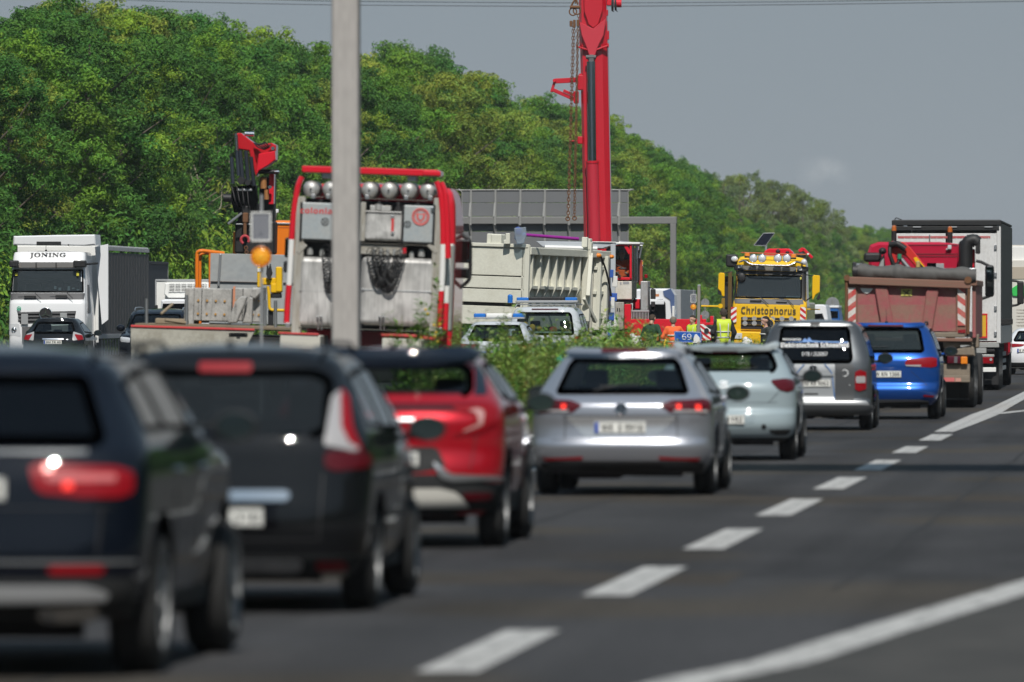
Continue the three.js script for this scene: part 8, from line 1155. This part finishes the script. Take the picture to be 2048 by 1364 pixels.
{ const [p, k] = stand(1532, 240, 634); scaled(person('dark-haired person in profile with a dark hi-vis jacket before the yellow tow lorry', p, -1.15, { top: [.025, .03, .03], legs: [.02, .022, .03], hair: [.012, .010, .009], longHair: true, bands: [1.3], skin: [.50, .29, .22] }), k); }
person('crane operator in an orange jacket sitting behind the cab windscreen', [XAT(1245, 268), 1.93, -267.75], .05, { top: HO, legs: [.25, .05, .02], hair: [.25, .22, .19], sit: true, arms: [[.28, 1.18, .08], [.16, 1.10, .33]] });

// ------------------------------------------------------------------ signs, posts and small things
{ const K = kit(1376, 226, -.01, 0), o = thing('direction_sign', 'blue direction sign with the number 69 and a white arrow, above the pale hatchback', 'road sign', K.pos);
  M.signBlue = std([.005, .085, .42], .45); mesh('sign_board', slab(rounded([[1349, 662], [1404, 664], [1404, 686], [1350, 685]].map(p => K.at(...p)), .03), .03, -.03, .004), M.signBlue, o); mesh('sign_border', new THREE.TubeGeometry(new THREE.CatmullRomCurve3(rounded([[1350.3, 663.2], [1402.8, 665.2], [1402.8, 684.8], [1351, 683.8]].map(p => K.at(...p)), .03).map(p => V(p[0], p[1], .002)), true), 60, .005, 4, true), M.stripeWhite, o);
  const c = K.at(1374.5, 673.5); mesh('number', text('69', .235, .15, 'thin', .006).translate(c[0], c[1], .002), M.stripeWhite, o); mesh('arrow', slab([[1386, 686], [1388, 677], [1391, 669], [1394, 668], [1400, 675], [1402, 684], [1398, 683], [1396, 686]].map(p => K.at(...p)), .008, .001, 0), M.stripeWhite, o);
  mesh('post', [bar(pt(K, 1362, 664, -.06), [K.at(1362, 664)[0], .2, -.06], .03, 10), bar(pt(K, 1392, 666, -.06), [K.at(1392, 664)[0], .2, -.06], .03, 10)], M.zinc, o); }
{ const K = kit(1398, 246, 0, 0), o = thing('post', 'grey weathered post beside the person with the yellow vest', 'post', K.pos); mesh('shaft', beam(pt(K, 1396.5, 700), pt(K, 1398, 571), .085, .085, .015), dirty([.27, .25, .22], .6, [.16, .15, .13], .85), o); mesh('cap', kbox(K, 1395, 569, 1401, 573, .1, .05, .01), M.zinc, o); }
{ const o = solarLamp(1387, 372, 1, 'far warning lamp with a small solar panel beside the grey post'); o.position.y -= .42; }
for (const [px, d, ys, label] of [[1410, 640, [606, 630], 'two round grey sign backs on one pole left of the yellow tow lorry'], [1665, 505, [608, 631], 'two round grey sign backs on one pole between the yellow tow lorry and the tipper']]) { const K = kit(px, d, 0, 0), o = thing('round_sign', label, 'road sign', K.pos), r = d > 600 ? .29 : .37; for (const y of ys) { mesh('sign_disc', cyl(r, .03, ...pt(K, px, y, 0), 'z', 30), std([.24, .25, .26], .5, .3), o); mesh('disc_rim', ringGeo(r, .015, ...pt(K, px, y, .0), 30), M.signRail, o); } mesh('pole', bar([0, .2, .05], pt(K, px, ys[0] - 9, .05), .045, 8), M.signRail, o); mesh('clamp', ys.map(y => box(.16, .08, .08, ...pt(K, px, y + 2, .05), .01)), M.zinc, o); }
{ const K = kit(1616, 420, 0, 0), o = thing('speed_sign', 'round white traffic sign with a red ring at the corner of the yellow tow lorry', 'road sign', K.pos); mesh('sign_disc', cyl(.16, .02, ...pt(K, 1616, 630, 0), 'z', 28), M.stripeWhite, o); mesh('red_ring', ringGeo(.15, .022, ...pt(K, 1616, 630, .012), 28), M.stripeRed, o); mesh('pole', bar([0, .2, -.03], pt(K, 1616, 620, -.03), .03, 8), M.zinc, o); }
{ const K = kit(1636, 440, 0, 0), o = thing('delivery_van', 'far white van behind the right corner of the yellow tow lorry', 'van', K.pos); mesh('body', slab([[1610, 614], [1616, 609], [1646, 609], [1652, 612], [1656, 640], [1656, 672], [1606, 672], [1608, 634]].map(p => K.at(...p)), 4.5, -4.5, .06), M.cabWhite, o); mesh('windscreen', slab([[1614, 628], [1645, 627], [1650, 643], [1610, 643]].map(p => K.at(...p)), .03, .0, 0), M.privacy, o); mesh('bonnet', kbox(K, 1607, 645, 1655, 672, .6, .5, .08), M.cabWhite, o); for (const s of [-1, 1]) truckWheel(o, s * .6, .35, -.4, .35, .2, 1);
  const q = thing('blue_van', 'far blue and white vehicle behind the round grey sign backs', 'van', kit(1656, 470).pos), Q = kit(1656, 470); mesh('body', slab([[1648, 616], [1653, 612], [1676, 613], [1680, 640], [1680, 672], [1646, 672]].map(p => Q.at(...p)), 4, -4, .05), M.policeBlue, q); mesh('white_roof', kbox(Q, 1652, 611, 1678, 616, 3.6, .05, .04), M.cabWhite, q); mesh('windscreen', kbox(Q, 1651, 622, 1676, 636, .04, .03, .01), M.privacy, q); for (const s of [-1, 1]) truckWheel(q, s * .5, .35, -.4, .35, .2, 1); }
{ const K = kit(1528, 410, 0, 0), o = thing('solar_mast', 'dark solar panel tilted on a mast above the yellow tow lorry', 'solar panel', K.pos); mesh('panel', slab([[1508, 490], [1527, 467], [1549, 466], [1531, 491]].map(p => K.at(...p)), .04, -.02, .005), phy([.012, .014, .03], .2, .2, { clearcoat: 1 }), o); mesh('panel_frame', [bar(pt(K, 1508, 490.5), pt(K, 1531, 491.5), .022, 6), bar(pt(K, 1531, 491.5), pt(K, 1549, 466), .022, 6), bar(pt(K, 1508, 490.5), pt(K, 1527, 466.5), .022, 6), bar(pt(K, 1527, 466.5), pt(K, 1549, 466), .022, 6)], M.zinc, o); mesh('mast', bar([.1, .1, -.05], pt(K, 1532, 480, -.05), .05, 10), M.zinc, o); mesh('control_box', box(.25, .35, .2, .1, 4.4, -.02, .02), M.zinc, o); }
{ const K = kit(1120, 139, 0, 0), o = thing('delineator_post', 'white delineator post with a green top, left of the silver estate car', 'delineator', K.pos); mesh('post', kbox(K, 1113, 727, 1127, 790, .05, 0, .015), M.whiteFlat, o); mesh('post_top', kbox(K, 1112.5, 711, 1128, 727, .06, .005, .012), std([.01, .26, .20], .5), o); mesh('reflector', kbox(K, 1116, 732, 1124, 750, .01, .012, .004), M.chrome, o); }
{ const mk = (px, d, y0, y1, label, w) => { const K = kit(px, d, 0, 0), o = thing('white_sack', label, 'sack', [K.pos[0], K.at(px, y1)[1], -d]), h = (y1 - y0) / K.s; mesh('sack', blob([[[-w * .3, 0.06, 0], [-w * .2, h * .9, 0], .12, .07], [[w * .3, .06, .02], [w * .28, h * .72, 0], .13, .08], [[0, .05, .05], [.02, h * .6, .02], .14, .1]], [0, h / 2, 0], .5, 40, .06), std([.62, .61, .58], .85), o); };
  mk(1270, 240, 668, 700, 'white sack on the ground left of the person in the green shirt', .36); mk(1494, 246, 676, 700, 'small white sack among the weeds before the yellow tow lorry', .2); }
for (const [i, pts] of [[[-40, -22], [300, -2], [660, 7], [1160, 11.5], [1600, 9], [2100, 3]], [[300, -14], [640, -1], [1160, 4.5], [1600, 3], [2100, -4]]].entries()) { const K = kit(1024, 600, 0, 0), o = thing('power_line', i ? 'upper of the two thin power lines across the top of the sky' : 'lower of the two thin power lines across the top of the sky', 'power line', K.pos); mesh('wire', tube(pts.map(p => pt(K, p[0], p[1])), .021, 5, 120), M.dark, o); }
{ const K = kit(1650, 3200, 0, 0), o = thing('steam_cloud', 'faint pale puff of steam in the sky above the far trees', 'steam', K.pos), g = []; for (let i = 0; i < 16; i++) { const u = i / 15, q = K.at(1612 + u * 76 + rr(-8, 8), 352 - Math.sin(u * 3) * 16 + rr(-16, 16)); g.push(ball(rr(2.5, 5.5), rr(2, 4), 4, q[0], q[1], rr(-4, 4), 14)); } mesh('steam', g, new THREE.MeshStandardMaterial({ color: C(.9, .9, .9), roughness: 1, transparent: true, opacity: .010 }), o); }

// ------------------------------------------------------------------ weeds of the planted strip
function weedGeo(h, n, L, w) { const pos = [], col = [], tri = (a, b, c, k, y) => { for (const p of [a, b, c]) { pos.push(...p); col.push(k * (1 + y), k, k * (1 - y)); } };
  for (let s = 0; s < 3; s++) { const a = rr(0, 6.28), lx = Math.cos(a) * w, lz = Math.sin(a) * w, H = h * rr(.6, 1), x0 = lx * .3, z0 = lz * .3; tri([x0 - .008, 0, z0], [x0 + .008, 0, z0], [lx, H, lz], .7, .1); tri([x0, 0, z0 - .008], [x0, 0, z0 + .008], [lx, H, lz], .7, .1);
    for (let i = 0; i < n; i++) { const t = rr(.12, 1), c = [lerp(x0, lx, t), H * t, lerp(z0, lz, t)], b = rr(0, 6.28), l = L * rr(.6, 1.3) * (1.15 - .5 * t), up = rr(-.1, .75), d = [Math.cos(b) * l, up * l, Math.sin(b) * l], q = [-Math.sin(b) * l * .22, 0, Math.cos(b) * l * .22], k = rr(.65, 1.35), y = rr(-.1, .2), m = c.map((v, j) => v + d[j] * .5 + (j === 1 ? l * .08 : 0)), e = c.map((v, j) => v + d[j]); tri(c, m.map((v, j) => v + q[j]), e, k, y); tri(c, e, m.map((v, j) => v - q[j]), k, y); } }
  const g = new THREE.BufferGeometry(); g.setAttribute('position', new THREE.Float32BufferAttribute(pos, 3)); g.setAttribute('color', new THREE.Float32BufferAttribute(col, 3)); g.setAttribute('uv', new THREE.BufferAttribute(new Float32Array(pos.length / 3 * 2), 2)); g.computeVertexNormals(); return g; }
const weedMat = [[.165, .29, .05], [.125, .25, .038], [.24, .31, .095]].map(leafMat);
for (const [i, geo] of [weedGeo(.95, 16, .11, .28), weedGeo(.75, 20, .09, .34), weedGeo(1.05, 14, .13, .2)].entries()) {
  const n = [2300, 2300, 1300][i], im = new THREE.InstancedMesh(geo, weedMat[i], n), m = new THREE.Matrix4(), q = new THREE.Quaternion(); im.name = numbered('weeds'); im.castShadow = im.receiveShadow = true;
  for (let j = 0; j < n; j++) { const u = Math.pow(rnd(), .85), d = 119 + u * 125, x = -10.25 + rr(-.92, .92), e = (x + 10.25) / .95, y = .06 + .42 * Math.sqrt(Math.max(0, 1 - e * e)), s = rr(.7, 1.42) * (1 - .3 * Math.abs(e)) * (d < 128 ? .5 : d > 168 ? .64 : 1); q.setFromEuler(new THREE.Euler(rr(-.15, .15), rr(0, 6.28), rr(-.15, .15))); m.compose(V(x, y, -d), q, V(s, s * rr(.85, 1.2), s)); im.setMatrixAt(j, m); im.setColorAt(j, C(rr(.75, 1.2), rr(.8, 1.15), rr(.7, 1.2))); }
  scene.add(im); im.userData.kind = 'stuff'; tag(im, ['dense green weeds covering the planted strip between the carriageways', 'bushy undergrowth of the planted strip between the carriageways', 'pale upright stalks among the weeds of the planted strip'][i], 'weeds'); im.userData.kind = 'stuff';
}
for (const [px, d, top, label, f] of [[872, 127, 508, 'tall thin weed in front of the right frame of the red recovery lorry', 0], [838, 124, 590, 'bushy weed in front of the silver tanks of the recovery lorry', 0], [800, 121, 606, 'leftmost weed overlapping the silver tanks of the recovery lorry', 0], [848, 126, 612, 'weed with yellow flowers before the recovery lorry', 1], [926, 138, 592, 'tall weed before the mirror of the recovery lorry', 0], [1004, 148, 560, 'tallest weed, rising before the cream refuse lorry body', 0], [1022, 150, 612, 'weed with small leaves left of the police van rear window', 0], [975, 143, 632, 'weed in front of the police estate car', 0], [1066, 156, 620, 'weed stalk in front of the police van window', 0], [1155, 170, 648, 'weed at the right edge of the police van', 0], [1228, 182, 640, 'weed before the silver film bundle', 0], [1252, 184, 646, 'weed with orange flowers before the red crane chassis', 2], [1545, 236, 664, 'green weed clump below the yellow tow lorry emblem', 0], [1515, 230, 668, 'weed clump left of the dark-haired person', 0], [905, 136, 640, 'leafy weed at the foot of the recovery lorry mirror', 0], [945, 140, 628, 'bushy weed before the left corner of the police estate car', 0], [990, 147, 640, 'bushy weed before the police estate car roof', 0], [1040, 152, 650, 'bushy weed between the two police vehicles', 0], [1090, 159, 655, 'low bushy weed before the police van rear window', 0], [1125, 166, 662, 'low bushy weed before the police van tail lamp', 0], [1185, 175, 664, 'low bushy weed before the lifting posts of the refuse body', 0], [960, 141, 652, 'low leafy weed before the police estate car window', 0]]) {
  const x = clamp(XAT(px, d), -11, -9.5), o = thing('tall_weed', label, 'weed', [XAT(px, d), Math.abs(XAT(px, d) + 10.25) < .9 ? .35 : .1, -d]), H = EYE + (625 - top) * d / F - .35;
  const g = []; for (let i = 0; i < 2; i++) g.push(weedGeo(H * (1 - i * .12), 46, .15, .16 + .1 * i)); mesh('foliage', g, weedMat[f ? 2 : 1], o); mesh('stem', bar([0, -.1, 0], [.03, H * .9, .02], .012, 6, .004), std([.14, .17, .05], .8), o);
  if (f) mesh('flowers', ribs(9, () => ball(.022, .02, .022, rr(-.22, .22), H * rr(.55, .98), rr(-.2, .2), 6)), std(f === 1 ? [.65, .42, .02] : [.60, .14, .03], .7), o);
}
// woods that go on beside and behind the road, outside the frame: the cars' paint and glass mirror them
{
  const list = []; for (let z = 70; z > -420; z -= 8) list.push([24 + rr(-2, 3), z + rr(-2, 2)], [31 + rr(-2, 3), z + 4]); for (let z = 60; z > -290; z -= 8) list.push([-47 + rr(-2, 2), z]); for (let x = -60; x < 40; x += 7) list.push([x, 52 + rr(-3, 3)], [x + 3, 60]);
  const k = list.length, im = new THREE.InstancedMesh(TREES[1].leaves, LEAF[2], k), m = new THREE.Matrix4(), q = new THREE.Quaternion(); im.name = 'roadside_wood'; list.forEach(([x, z], i) => { const s = rr(.85, 1.15); q.setFromEuler(new THREE.Euler(0, rr(0, 6.28), 0)); m.compose(V(x, -1, z), q, V(s * 1.1, s, s * 1.1)); im.setMatrixAt(i, m); }); im.castShadow = true; scene.add(im); tag(im, 'green wood that continues along the right of the road and behind the camera', 'wood'); im.userData.kind = 'stuff';
}
renderer.render(scene, camera);
